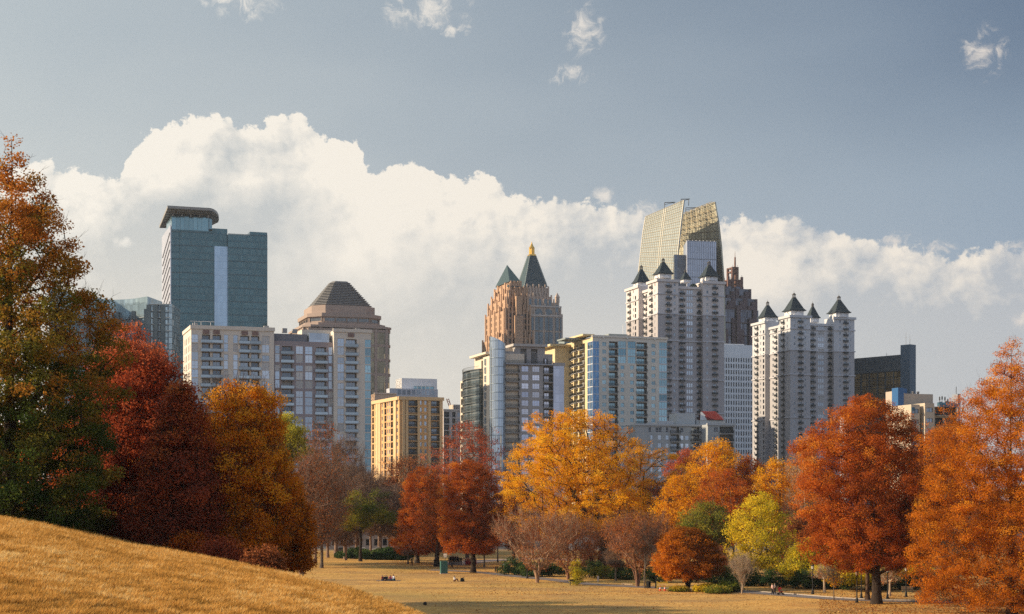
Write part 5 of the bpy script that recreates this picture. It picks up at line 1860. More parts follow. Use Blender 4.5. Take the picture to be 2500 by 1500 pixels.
# ---- 7. tall grey brown tower with the gold spire
def gold_spire_tower():
    Y = 1400
    b = Bld('office_tower', "tall stone tower with a dark teal pyramid and a golden spire", 1262, Y, 18)
    W, D = b.setup(1225, 1373)
    g = b.front
    st = wall("grey_pink_stone", (0.40, 0.30, 0.23), band=0)
    win = glass("strip_glass_dark", (0.12, 0.16, 0.19), 0.6, 0.1, 1.6, 4.2, (0.08, 0.10, 0.12), 0.06, 0.12, 0.3)
    teal = wall("teal_slate", (0.034, 0.056, 0.060), 0.5, streak=0.2)
    gold = plain("gold_leaf", (0.85, 0.50, 0.10), 0.3, 0.85, 0.5)
    ins = [(0, 768), (1.0, 748), (2.4, 735), (7.2, 719), (9.2, 697)]
    mb = MB()
    zp = b.z0
    for k, (i, v) in enumerate(ins):
        zt = g.z(v)
        mb.prism([(i, i), (W - i, i), (W - i, D - i), (i, D - i)], zp, zt)
        for q in range(9):
            s = i + 0.5 + (W - 2 * i - 1) * q / 8
            g.box(mb, s - 0.6, s + 0.6, i - 0.8, i - 0.003, zp, zt + (3 if q % 2 else 1.5))
        zp = zt
    b.part('shaft', mb, st)
    def strip(u0, u1, v0, v1, off, arch=False, name='window'):
        s0, s1 = g.s(u0, off), g.s(u1, off)
        z0, z1 = g.z(v1, 0, off), g.z(v0, 0, off)
        m2 = MB()
        P = [(s0, z0), (s1, z0), (s1, z1 - ((s1 - s0) / 2 if arch else 0))]
        if arch:
            for t in np.linspace(0, math.pi, 9)[1:-1]:
                P.append(((s0 + s1) / 2 + (s1 - s0) / 2 * math.cos(t), z1 - (s1 - s0) / 2 * (1 - math.sin(t))))
            P.append((s0, z1 - (s1 - s0) / 2))
        else:
            P.append((s0, z1))
        k = len(P)
        m2.v = [g.p(s, off - 0.85, z) for s, z in P] + [g.p(s, off - 0.1, z) for s, z in P]
        m2.f = [tuple(range(k))] + [(i, (i + 1) % k, k + (i + 1) % k, k + i) for i in range(k)]
        m2.mi = [0] * len(m2.f)
        m2.build(name, win, b.root)
    for u0, u1 in ((1297, 1301.5), (1306, 1314), (1316, 1324.5), (1330, 1338), (1340, 1348.5), (1355.5, 1363), (1367, 1370)):
        strip(u0, u1, 773, 805, 0)
        strip(u0, u1, 809, 845, 0)
        strip(u0, u1, 849, 890, 0)
    for u0, u1 in ((1306, 1323.5), (1330, 1347.5)):
        strip(u0, u1, 752, 768.5, 1.0, True)
    for u0, u1 in ((1291, 1296.5), (1304, 1310.5), (1314.5, 1320.5), (1328.5, 1335), (1339, 1345)):
        strip(u0, u1, 728, 745, 2.4, True)
    strip(1355.5, 1362, 742, 768, 1.0)
    mb = MB()
    for v in (745.5, 768):
        g.box(mb, g.s(1294, 0), W - 1, -0.95, -0.81, g.z(v + 2), g.z(v - 1))
    b.part('balustrade_trim', mb, wall("pale_stone", (0.46, 0.38, 0.32)))
    # corner pinnacles
    for x, y in ((W - 3.5, 3.5), (3.5, 3.5)):
        m2 = MB()
        m2.box(x - 1.6, x + 1.6, y - 1.6, y + 1.6, g.z(735), g.z(722))
        m2.cone([(x - 2, y - 2), (x + 2, y - 2), (x + 2, y + 2), (x - 2, y + 2)], g.z(722), (x, y, g.z(709)))
        m2.build('pinnacle', st, b.root)
    i0 = 10.2
    za = g.z(694)
    apx = b.M.inverted() @ P3(1289, 623, Y + D * 0.5)
    cx, cy = W / 2, D / 2
    t = 2.7
    mb = MB()
    mb.prism([(i0, i0), (W - i0, i0), (W - i0, D - i0), (i0, D - i0)], za, apx.z, 0, [(cx - t, cy - t), (cx + t, cy - t), (cx + t, cy + t), (cx - t, cy + t)])
    for (x, y), (xx, yy) in (((i0, i0), (cx - t, cy - t)), ((W - i0, i0), (cx + t, cy - t)), ((i0, D - i0), (cx - t, cy + t)), ((W - i0, D - i0), (cx + t, cy + t))):
        mb.bar((x, y, za), (xx, yy, apx.z), 0.5, m=1)
        for q in range(1, 16):
            f_ = q / 16
            mb.bar((x + (xx - x) * f_, y + (yy - y) * f_, za + (apx.z - za) * f_), (x + (xx - x) * f_, y + (yy - y) * f_, za + (apx.z - za) * f_ + 1.3), 0.3, m=1)
    b.part('pyramid_roof', mb, [teal, wall("hip_rib", (0.16, 0.19, 0.18))])
    z0 = apx.z
    zt = wz(587, Y + D * 0.5)
    hgt = zt - z0
    mb = MB()
    mb.box(cx - 2.9, cx + 2.9, cy - 2.9, cy + 2.9, z0, z0 + 1.1)
    for k in range(8):
        an = math.pi / 8 + k * math.pi / 4
        mb.bar((cx + 2.1 * math.cos(an), cy + 2.1 * math.sin(an), z0 + 1.1), (cx + 2.0 * math.cos(an), cy + 2.0 * math.sin(an), z0 + hgt * 0.5), 0.42, 6)
    mb.lathe((cx, cy, z0), [(1.2, 1.1), (1.2, hgt * 0.5)], 8)
    mb.lathe((cx, cy, z0), [(2.6, hgt * 0.5), (2.7, hgt * 0.55), (1.9, hgt * 0.62), (0.9, hgt * 0.78), (0.25, hgt * 0.93), (0.06, hgt)], 8)
    b.part('spire', mb, gold)
    b.commit()


gold_spire_tower()
# ---- 8. grey apartments with the glass cylinder
def cylinder_block():
    b = Bld('apartment_block', "grey apartment building with a pale glass cylinder at its corner", 1215, 592, 18)
    W, D = b.setup(1124, 1376)
    g, l = b.front, b.left
    rng = random.Random(12)
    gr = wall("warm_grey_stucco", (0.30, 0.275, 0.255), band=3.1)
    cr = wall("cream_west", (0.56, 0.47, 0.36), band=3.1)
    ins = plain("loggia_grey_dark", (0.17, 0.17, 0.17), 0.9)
    cyl = glass("cylinder_glass", (0.55, 0.62, 0.70), 0.75, 0.10, 1.4, 3.1, (0.26, 0.32, 0.38), 0.06, 0.09, 0.22, 0.02)
    lil = glass("lilac_corner_glass", (0.50, 0.51, 0.60), 0.75, 0.10, 1.6, 3.1, (0.36, 0.38, 0.45), 0.05, 0.08, 0.25, 0.02)
    zt = g.z(889)
    sR = g.s(1350)
    h = []
    for k, z in enumerate(rows(zt - 2.95, 3.1, 20)):
        for u0, u1 in ((1233.5, 1267), (1326.5, 1349.5)):
            a, c = g.s(u0), g.s(u1)
            h.append((a, c, z, z + 2.6, 1.7, 2))
            m_ = (a + c) / 2
            b.window(g, m_ - 1.0, m_ + 0.9, z + 0.02, z + 2.2, 1.7, 'lilac', frame_w, rng)
            b.balcony(g, m_, z, c - a + 0.3, 0.5, 0, 'iron')
        for u0, u1 in ((1273.5, 1291), (1300, 1317.5)):
            a, c = g.s(u0), g.s(u1)
            h.append((a, c, z + 0.45, z + 2.5, 0.25, None))
            b.window(g, a, c, z + 0.45, z + 2.5, 0.25, 'lilac', frame_w, rng)
    mb = MB()
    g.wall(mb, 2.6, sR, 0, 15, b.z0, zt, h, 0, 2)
    # upper set back storeys
    z2, z3 = g.z(860), g.z(843)
    hu = []
    for u0, u1, zb_, zt_ in ((1270, 1285, zt + 0.6, zt + 6.0), (1296, 1311.5, zt + 0.6, zt + 6.0), (1241.5, 1253, zt + 0.3, zt + 2.6), (1326, 1337, zt + 0.3, zt + 2.6)):
        a, c = g.s(u0, 2.2), g.s(u1, 2.2)
        hu.append((a, c, zb_, zt_, 0.9, 2))
        b.window(g, a + 0.1, c - 0.1, zb_ + 0.02, min(zt_, zb_ + 4.2) - 0.02, 2.2 + 0.8, 'lilac', frame_w, rng)
    sa, sc_ = g.s(1257, 2.2), g.s(1330, 2.2)
    g.wall(mb, 3.0, sa, 2.2, 12, zt, g.z(856), hu, 0, 2)
    g.wall(mb, sa, sc_, 2.0, 13, zt, z3, [(q[0], q[1], q[2], q[3], q[4], q[5]) for q in hu], 0, 2)
    g.wall(mb, sc_, g.s(1349, 2.2), 2.2, 12, zt, z2, hu, 0, 2)
    b.part('wall', mb, [gr, cr, ins])
    mb = MB()
    g.box(mb, sa - 0.9, sc_ + 0.7, 1.1, 15, z3, z3 + 0.9)
    b.part('roof', mb, wall("roof_slab", (0.36, 0.33, 0.30)))
    mb = MB()
    g.box(mb, sa - 6.0, sa - 0.05, 5, 14.5, g.z(856), z3 - 0.4, 0)
    b.part('penthouse_wing', mb, cr)
    mb = MB()
    g.box(mb, 2.8, g.s(1351), -1.0, 2.0, zt - 0.05, zt + 0.35)
    b.part('terrace', mb, wall("terrace_slab", (0.30, 0.30, 0.31)))
    b.balcony(g, (2.8 + g.s(1351)) / 2, zt + 0.36, g.s(1351) - 3.2, 0.2, -0.7, 'iron')
    # lilac glazed corner to the east
    mb = MB()
    g.box(mb, sR + 0.01, W, -0.5, 12, b.z0, g.z(889) - 0.2)
    b.part('corner_glazing', mb, lil)
    mb = MB()
    g.box(mb, sR - 0.3, W + 0.4, -0.7, 12.2, zt - 0.19, zt + 1.0)
    b.part('corner_parapet', mb, gr)
    # glass cylinder with a slanted top
    R = 2.85
    c = (0.3, 1.2)
    n = 24
    mb = MB()
    zl, zr_ = g.z(822), g.z(841)
    ring = [(c[0] + R * math.cos(2 * math.pi * i / n), c[1] + R * math.sin(2 * math.pi * i / n)) for i in range(n)]
    tp = [zl + (zr_ - zl) * (x - c[0] + R) / (2 * R) for x, y in ring]
    mb.v = [(x, y, b.z0) for x, y in ring] + [(x, y, t) for (x, y), t in zip(ring, tp)]
    mb.f = [(i, (i + 1) % n, n + (i + 1) % n, n + i) for i in range(n)] + [tuple(range(n, 2 * n))]
    mb.mi = [0] * len(mb.f)
    b.part('glass_cylinder', mb, cyl)
    mb = MB()
    for z in rows(g.z(853), 3.1, b.z0):
        mb.prism([(c[0] + (x - c[0]) * 1.025, c[1] + (y - c[1]) * 1.025) for x, y in ring], z - 0.14, z + 0.02)
    for i in range(n):
        x, y = ring[i]
        mb.box(x - 0.05, x + 0.05, y - 0.05, y + 0.05, b.z0, tp[i] + 0.05)
    b.part('mullion_grid', mb, plain("mullion_grey", (0.28, 0.33, 0.37), 0.4, 0.4))
    # west side: cream stair bays and a curved run of dark balconies
    lw = l.s
    mb = MB()
    zA, zB, zC = g.z(911), g.z(875), g.z(853)
    s1, s2, s3 = lw(1137), lw(1150), lw(1187)
    lh = []
    for z in rows(zA - 3.0, 3.1, 25):
        lh.append((0.8, s1 - 2.0, z + 0.3, z + 2.6, 0.25, None))
        b.window(l, 0.8, s1 - 2.0, z + 0.3, z + 2.6, 0.25, 'dark', frame_d, rng)
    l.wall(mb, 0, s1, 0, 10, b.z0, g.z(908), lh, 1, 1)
    lh = []
    for z in rows(zC - 4.5, 3.1, 25):
        lh.append((s3 - 3.2, s3 - 1.6, z, z + 2.4, 0.3, None))
        b.window(l, s3 - 3.2, s3 - 1.6, z, z + 2.4, 0.3, 'teal', frame_w, rng)
    l.wall(mb, s2 + 14, D - 1.0, 0.5, 10, b.z0, g.z(862), lh, 1, 1)
    l.wall(mb, s1, s2 + 14, 3.5, 10, b.z0, zC, [(s2 + 2, s2 + 6, zC - 7.5, zC - 1.5, 1.0, 2), (s2 + 7.5, s2 + 11.5, zC - 7.5, zC - 1.5, 1.0, 2)], 1, 1)
    b.part('west_wall', mb, [gr, cr, ins])
    mb = MB()
    l.box(mb, s1 + 1, s2 + 15, 1.2, 12, zC, zC + 0.8)
    b.part('west_roof', mb, cr)
    # dark curved balcony stack
    mb = MB()
    nseg = 8
    a0, a1 = s1 - 1, s2 + 14
    dk = glass("dark_bay_glass", (0.10, 0.14, 0.15), 0.6, 0.12, 1.7, 3.1, (0.30, 0.30, 0.27), 0.12, 0.10, 0.4, 0.02)
    poly = []
    for i in range(nseg + 1):
        t = i / nseg
        s = a0 + (a1 - a0) * t
        q = l.p(s, -2.2 * math.sin(math.pi * (0.15 + 0.7 * t)), 0)
        poly.append(q[:2])
    q0, q1 = l.p(a1, 3.4, 0), l.p(a0, 3.4, 0)
    mb.prism(poly + [q0[:2], q1[:2]], b.z0, g.z(892))
    b.part('balcony_bay', mb, dk)
    for z in rows(g.z(890), 3.1, 25):
        m2 = MB()
        P = [l.p(a0 + (a1 - a0) * i / nseg, -2.9 * math.sin(math.pi * (0.12 + 0.76 * i / nseg)), 0)[:2] for i in range(nseg + 1)]
        m2.prism(P + [q0[:2], q1[:2]], z - 0.25, z)
        for i in range(nseg):
            m2.bar((*P[i], z + 1.0), (*P[i + 1], z + 1.0), 0.05)
            for w_ in range(4):
                x = P[i][0] + (P[i + 1][0] - P[i][0]) * w_ / 4; y = P[i][1] + (P[i + 1][1] - P[i][1]) * w_ / 4
                m2.bar((x, y, z), (x, y, z + 1.0), 0.03)
        m2.build('curved_balcony', plain("balcony_dark_slab", (0.12, 0.13, 0.13), 0.6), b.root)
    b.commit()


cylinder_block()


# ---- 9. beige apartments with blue corner glazing
def blue_corner_block():
    b = Bld('apartment_block', "beige apartment building with bright blue corner glazing", 1447, 670, 18.5)
    W, D = b.setup(1370, 1629)
    g, l = b.front, b.left
    rng = random.Random(15)
    be = wall("beige_stucco", (0.60, 0.53, 0.43), band=3.1)
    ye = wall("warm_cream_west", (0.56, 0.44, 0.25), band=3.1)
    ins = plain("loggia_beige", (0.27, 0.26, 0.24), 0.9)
    zt = g.z(823)
    h, lh = [], []
    blue = glass("blue_corner_glass", (0.12, 0.26, 0.46), 0.8, 0.08, 1.15, 3.1, None, var=0.25, tilt=0.02)
    sg = g.s(1463)
    for k, z in enumerate(rows(zt - 4.2, 3.1, 20)):
        for u0, u1 in ((1487, 1508), (1554, 1579.5)):
            a, c = g.s(u0), g.s(u1)
            h.append((a, c, z, z + 2.6, 1.7, 1))
            b.window(g, a + 0.5, c - 0.5, z + 0.02, z + 2.2, 1.7, 'teal', frame_w, rng)
            b.balcony(g, (a + c) / 2, z, c - a + 0.3, 0.4, 0, 'iron')
        wide = k < 3
        for u0, u1 in (((1509.5, 1528.5), (1533, 1552)) if wide else ((1515, 1524), (1538.5, 1547.5))) + ((1470.5, 1480), (1590.5, 1600)):
            a, c = g.s(u0), g.s(u1)
            big = wide and 1505 < u0 < 1553
            h.append((a, c, z + (0.0 if big else 0.6), z + (2.9 if big else 2.2), 0.25, None))
            b.window(g, a, c, z + (0.0 if big else 0.6), z + (2.9 if big else 2.2), 0.25, 'teal', frame_w, rng)
        a, c = g.s(1609), W - 0.05
        h.append((a, c, z, z + 2.95, 0.2, None))
        b.window(g, a, c, z, z + 2.95, 0.2, 'teal+', frame_w, rng)
        for u0, u1 in ((1401, 1411), (1414, 1428)):
            a, c = l.s(u0), l.s(u1)
            lh.append((a, c, z, z + 2.5, 1.2, 1))
            b.window(l, a + (c - a) * 0.45, c - 0.6, z + 0.02, z + 2.2, 1.2, 'dark', frame_d, rng)
            b.balcony(l, (a + c) / 2, z, c - a, 1.0, 0, 'iron')
        a, c = l.s(1384.5), l.s(1399)
        lh.append((a, c, z - 0.2, z + 2.2, 1.5, 1))
        b.balcony(l, (a + c) / 2, z - 0.2, c - a, 0.5, 0, 'iron')
    zg = g.z(832)
    h.append((0.02, sg, b.z0, zg, 0.12, None))
    mb = MB()
    g.wall(mb, 0, W, 0, 14, b.z0, zt, h, 0, 1, (False, True))
    sl = l.s(1434)
    lh.append((sl, D - 0.02, b.z0, zg, 0.12, None))
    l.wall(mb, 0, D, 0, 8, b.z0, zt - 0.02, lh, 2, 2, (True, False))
    b.part('wall', mb, [be, ins, ye])
    mb = MB()
    g.box(mb, 0.13, sg, 0.1, 1.0, b.z0, zg)
    l.box(mb, sl, D - 1.02, 0.1, 1.0, b.z0, zg)
    b.part('corner_glazing', mb, blue)
    mb = MB()
    for z in rows(zg, 3.1, 20):
        g.box(mb, -0.02, sg, -0.02, 0.09, z - 0.3, z)
        l.box(mb, sl, D - 0.12, -0.02, 0.09, z - 0.3, z - 0.001)
    for q in (0.0, sg / 2, sg - 0.15):
        g.box(mb, q - 0.02, q + 0.16, -0.03, 0.085, b.z0, zg)
    for q in (sl, (sl + D) / 2):
        l.box(mb, q, q + 0.18, -0.03, 0.085, b.z0, zg)
    b.part('mullion_grid', mb, frame_w)
    # roof parapet and the slab eaves of the west side
    mb = MB()
    g.box(mb, -0.3, W + 0.3, -0.3, 0.4, zt, zt + 0.8)
    b.part('parapet', mb, be)
    # taller cream wing further west
    mb = MB()
    q = Face(b, (0, 0), (1, 0), 'auto')
    s0, s1 = q.s(1347, 30), q.s(1400, 30)
    zw = q.z(848, s0, 30)
    q.box(mb, s0, s1, 26, 44, b.z0, zw)
    b.part('west_wing', mb, ye)
    mb = MB()
    q.box(mb, s0 - 2.5, s1 - 3, 25, 45, zw, zw + 0.9)
    q.box(mb, s1 - 6, 2.0, 3, 24, zt + 0.81, zt + 1.5)
    b.part('roof', mb, ye)
    mb = MB()
    q.box(mb, q.s(1380, 12), q.s(1440, 12), 12, 22, zt, q.z(826, 0, 12))
    q.box(mb, q.s(1486, 10), q.s(1532, 10), 10, 20, zt, q.z(813, 0, 10))
    b.part('plant_room', mb, wall("plant_grey_green", (0.22, 0.24, 0.23)))
    m2 = MB()
    x = q.s(1521, 12)
    m2.bar(q.p(x, 12, zt), q.p(x, 12, q.z(788, 0, 12)), 0.12)
    m2.build('antenna', plain("antenna_white", (0.7, 0.7, 0.7)), b.root)
    for u in (1472, 1531, 1598):
        m2 = MB()
        s = g.s(u)
        g.box(m2, s - 0.25, s + 0.25, -0.55, -0.32, zt - 0.5, zt)
        m2.build('wall_lamp', plain("lamp_white", (0.8, 0.78, 0.7)), b.root)
    b.commit()
    # darker low building glimpsed behind its roof
    c = Bld('office_building', "dark slate roofed building behind the beige apartments", 1366, 840, 18)
    c.setup(1360, 1420)
    mb = MB()
    c.front.wall(mb, 0, c.W, 0, 16, c.z0, c.front.z(839), ())
    c.left.wall(mb, 0, c.D, 0, 3, c.z0, c.front.z(839) - 0.02, (), sides=(True, False))
    c.part('wall', mb, wall("slate_dark", (0.075, 0.09, 0.10)))
    mb = MB()
    c.front.box(mb, c.front.s(1378, 5), c.front.s(1440, 5), 5, 14, c.front.z(839) + 0.01, c.front.z(827))
    c.part('plant_room', mb, wall("plant_pale_green", (0.20, 0.23, 0.22)))


blue_corner_block()


# ---- 10. the two chateau-roofed apartment towers
def turret(b, x, y, r, z, h, name='turret', sp=0.28):
    """white drum with pediments, dark flared pyramid roof and a lantern"""
    t = empty(name, (x, y, z))
    t.parent = b.root
    wh = wall("turret_white", (0.58, 0.56, 0.54))
    dk = wall("turret_slate", (0.026, 0.036, 0.040), 0.7)
    mb = MB()
    mb.box(-r * 0.82, r * 0.82, -r * 0.82, r * 0.82, 0, h * 0.20)
    for sx, sy in ((0, -1), (-1, 0)):
        w = r * 0.62
        if sy:
            P = [(-w, -r * 0.98, h * 0.03), (w, -r * 0.98, h * 0.03), (0, -r * 0.98, h * 0.17)]
            Q = [(p[0], -r * 0.4, p[2]) for p in P]
        else:
            P = [(-r * 0.98, -w, h * 0.03), (-r * 0.98, w, h * 0.03), (-r * 0.98, 0, h * 0.17)]
            Q = [(-r * 0.4, p[1], p[2]) for p in P]
        mb.quad(*P); mb.quad(P[0], P[2], Q[2], Q[0]); mb.quad(P[1], P[2], Q[2], Q[1]); mb.quad(P[0], P[1], Q[1], Q[0])
    mb.build('drum', wh, t)
    mb = MB()
    zr = h * 0.20
    sq = lambda q: [(-q, -q), (q, -q), (q, q), (-q, q)]
    mb.prism(sq(r * 1.06), zr, zr + h * 0.035)
    mb.prism(sq(r * 1.0), zr + h * 0.035, zr + h * 0.10, 0, sq(r * 0.84))
    mb.prism(sq(r * 0.84), zr + h * 0.10, zr + h * 0.54, 0, sq(r * 0.16))
    mb.build('pyramid_roof', dk, t)
    zl = zr + h * 0.54
    mb = MB()
    for sx in (-1, 1):
        for sy in (-1, 1):
            mb.box(sx * r * 0.12 - 0.12, sx * r * 0.12 + 0.12, sy * r * 0.12 - 0.12, sy * r * 0.12 + 0.12, zl, zl + h * 0.10)
    mb.box(-r * 0.19, r * 0.19, -r * 0.19, r * 0.19, zl - 0.15, zl)
    mb.prism(sq(r * 0.2), zl + h * 0.10, zl + h * 0.17, 0, sq(r * 0.04))
    mb.bar((0, 0, zl + h * 0.16), (0, 0, h), 0.09, r2=0.04)
    mb.build('lantern', plain("lantern_bronze", (0.10, 0.085, 0.07)), t)
    return t


def chateau(label, u, Y, uL, uR, blocks, lblocks, vtop, vrec, vbands, vsplit, pitch, turrets, seed, fcols, lcols, tone):
    b = Bld('apartment_tower', label, u, Y, 18, group="twin towers with dark pyramid turrets")
    W, D = b.setup(uL, uR)
    g, l = b.front, b.left
    rng = random.Random(seed)
    lo, hi = tone
    z1, z2, zs = g.z(vtop), g.z(vrec), g.z(vsplit)
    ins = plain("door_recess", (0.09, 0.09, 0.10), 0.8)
    REC = 2.6
    def openings(f, cols, off_of, ztop):
        hl = []
        zz = rows(ztop - 3.4, pitch, 18)
        for kk, z in enumerate(zz):
            for uu, kind, w in cols:
                off = off_of(uu)
                if z + 2.6 > (z1 if off == 0 else z2):
                    continue
                s = f.s(uu, off)
                if kind == 'b':
                    hl.append((s - 0.85, s + 0.85, z, z + 2.0, 0.35, None))
                    b.window(f, s - 0.85, s + 0.85, z, z + 2.0, off + 0.3, 'grey', frame_d, rng)
                    b.balcony(f, s, z + 0.02, w, 1.0, off, 'belly')
                elif kind == 't':
                    for q in (-1.75, -0.6, 0.55):
                        hl.append((s + q, s + q + 1.0, z + 0.35, z + 2.3, 0.25, None))
                    b.window(f, s - 1.75, s + 1.55, z + 0.35, z + 2.3, off + 0.2, 'pale', frame_w, rng)
                else:
                    hl.append((s - w / 2, s + w / 2, z + 0.6, z + 2.1, 0.25, None))
                    b.window(f, s - w / 2, s + w / 2, z + 0.6, z + 2.1, off + 0.2, 'grey', frame_w, rng)
        return hl
    sB = [0] + [g.s(q) for q in blocks] + [W]
    lB = [0] + [l.s(q) for q in lblocks] + [D]
    offF = lambda uu: REC if blocks[0] < uu < blocks[1] else 0.0
    offL = lambda uu: REC if lblocks[0] < uu < lblocks[1] else 0.0
    hf, hl = openings(g, fcols, offF, z1), openings(l, lcols, offL, z1)
    mb = MB()
    for f, S, hh, first in ((g, sB, hf, True), (l, lB, hl, False)):
        for k in range(3):
            off = REC if k == 1 else 0.0
            zt = (z2 if k == 1 else z1) - (0 if first else 0.015)
            sides = [True, True]
            if first and k == 0: sides[0] = False
            if not first and k == 2: sides[1] = False
            if k == 1: sides = [False, False]
            f.wall(mb, S[k], S[k + 1], off, 10 - off, b.z0, zs, hh, 0, 0, sides, False)
            f.wall(mb, S[k], S[k + 1], off, 10 - off, zs, zt, hh, 1, 1, sides, True)
    mb.quad((W, 0.02, b.z0), (W, D, b.z0), (W, D, z2), (W, 0.02, z2), m=0)
    mb.quad((9, 9, z2 - 0.05), (W, 9, z2 - 0.05), (W, D, z2 - 0.05), (9, D, z2 - 0.05), m=1)
    b.part('wall', mb, [lo, hi])
    trim = wall("tower_trim_%d" % seed, tuple(min(1, c * 1.0) for c in (0.42, 0.40, 0.40)))
    for j, v in enumerate(vbands):
        z = g.z(v)
        mb = MB()
        for f, S, fr in ((g, sB, True), (l, lB, False)):
            for k in range(3):
                off = REC if k == 1 else 0.0
                e = 0.0 if fr else 0.004
                a, c = S[k] - (0.42 if k != 1 else -0.0), S[k + 1] + (0.42 if k != 1 else 0.0)
                if not fr and k == 2: c = S[3] - 0.01
                f.box(mb, a, c, off - 0.42, off - 0.002, z - 0.35 + e, z + 0.25 - e)
        b.part('string_course', mb, trim)
    mb = MB()
    for f, S, fr in ((g, sB, True), (l, lB, False)):
        for k in range(3):
            off = REC if k == 1 else 0.0
            zt = z2 if k == 1 else z1
            e = 0.0 if fr else 0.004
            c = S[k + 1] + (0.7 if k != 1 else 0)
            if not fr and k == 2: c = S[3] - 0.01
            f.box(mb, S[k] - (0.7 if k != 1 else 0), c, off - 0.75, off + 0.6, zt - 0.9 + e, zt + 0.35 - e)
    b.part('cornice', mb, hi)
    for uu, va, vb, hw, yy, in turrets:
        p = b.M.inverted() @ Vector((wx(uu, yy), yy, 0))
        zb = wz(vb, yy)
        t = (vb - va) / F * yy
        h = t / 0.80
        turret(b, p.x, p.y, hw / F * yy * 0.80, zb - 0.20 * h, h)
    # roof terrace planting in the recess
    if seed == 21:
        m2 = MB()
        s = g.s(1693, REC + 2)
        m2.lathe(g.p(s, REC + 2, z2), [(1.6, 0.1), (2.1, 1.0), (1.2, 1.9), (0.3, 2.3)], 9)
        m2.lathe(g.p(s + 5, REC + 2, z2), [(2.6, 1.8), (1.4, 2.6), (0.2, 3.1)], 9)
        m2.build('roof_garden', plain("roof_green", (0.03, 0.05, 0.03)), b.root)
    b.commit()
    return b


chateau("pale tower with dark pyramid turrets and a sunlit west face", 1606, 800, 1529, 1768, (1656, 1716.5), (1559, 1582), 683, 697, (717, 765, 830, 925, 1007), 765, 3.06,
        ((1565.5, 642, 692, 22, 836), (1619, 626, 671, 24, 806), (1673.5, 655, 684, 14, 845), (1731, 633, 678, 24, 812)), 21,
        [(1631.6, 'b', 2.9), (1647, 'w', 1.1), (1665, 'b', 2.7), (1684.5, 't', 0), (1707, 'b', 2.7), (1727, 'w', 1.1), (1745, 'b', 2.9)],
        [(1538.5, 'b', 2.7), (1546, 'w', 1.0), (1563, 'b', 2.4), (1572, 'w', 1.0), (1578, 'b', 2.4), (1591.6, 'b', 2.7), (1599, 'w', 1.0)],
        (wall("lavender_stucco", (0.345, 0.312, 0.300), band=1.5), wall("white_stucco", (0.53, 0.475, 0.44), band=1.5)))
chateau("grey twin tower with dark pyramid turrets standing in shade", 1929.5, 840, 1837, 2086, (1978, 2036), (1868, 1900), 771, 788, (802, 854, 913.5, 1018.6), 854, 3.06,
        ((1874, 731, 777, 23, 876), (1938.5, 710, 761, 26, 848), (1984, 735, 778, 17, 885), (2048, 717, 766, 26, 852)), 22,
        [(1940, 'w', 1.0), (1954, 'b', 2.7), (1966, 'w', 1.0), (1984, 'b', 2.6), (2005, 't', 0), (2026, 'b', 2.6), (2051, 'w', 1.0), (2064, 'b', 2.7), (2075, 'w', 1.0)],
        [(1842, 'w', 1.0), (1849.5, 'b', 2.6), (1857, 'w', 1.0), (1875, 'b', 2.4), (1887.5, 'w', 1.6), (1896, 'b', 2.2), (1906, 'w', 1.0), (1913.5, 'b', 2.6), (1922, 'w', 1.0)],
        (wall("cool_grey_stucco", (0.345, 0.325, 0.318), band=1.5), wall("pale_grey_stucco", (0.46, 0.45, 0.445), band=1.5)))


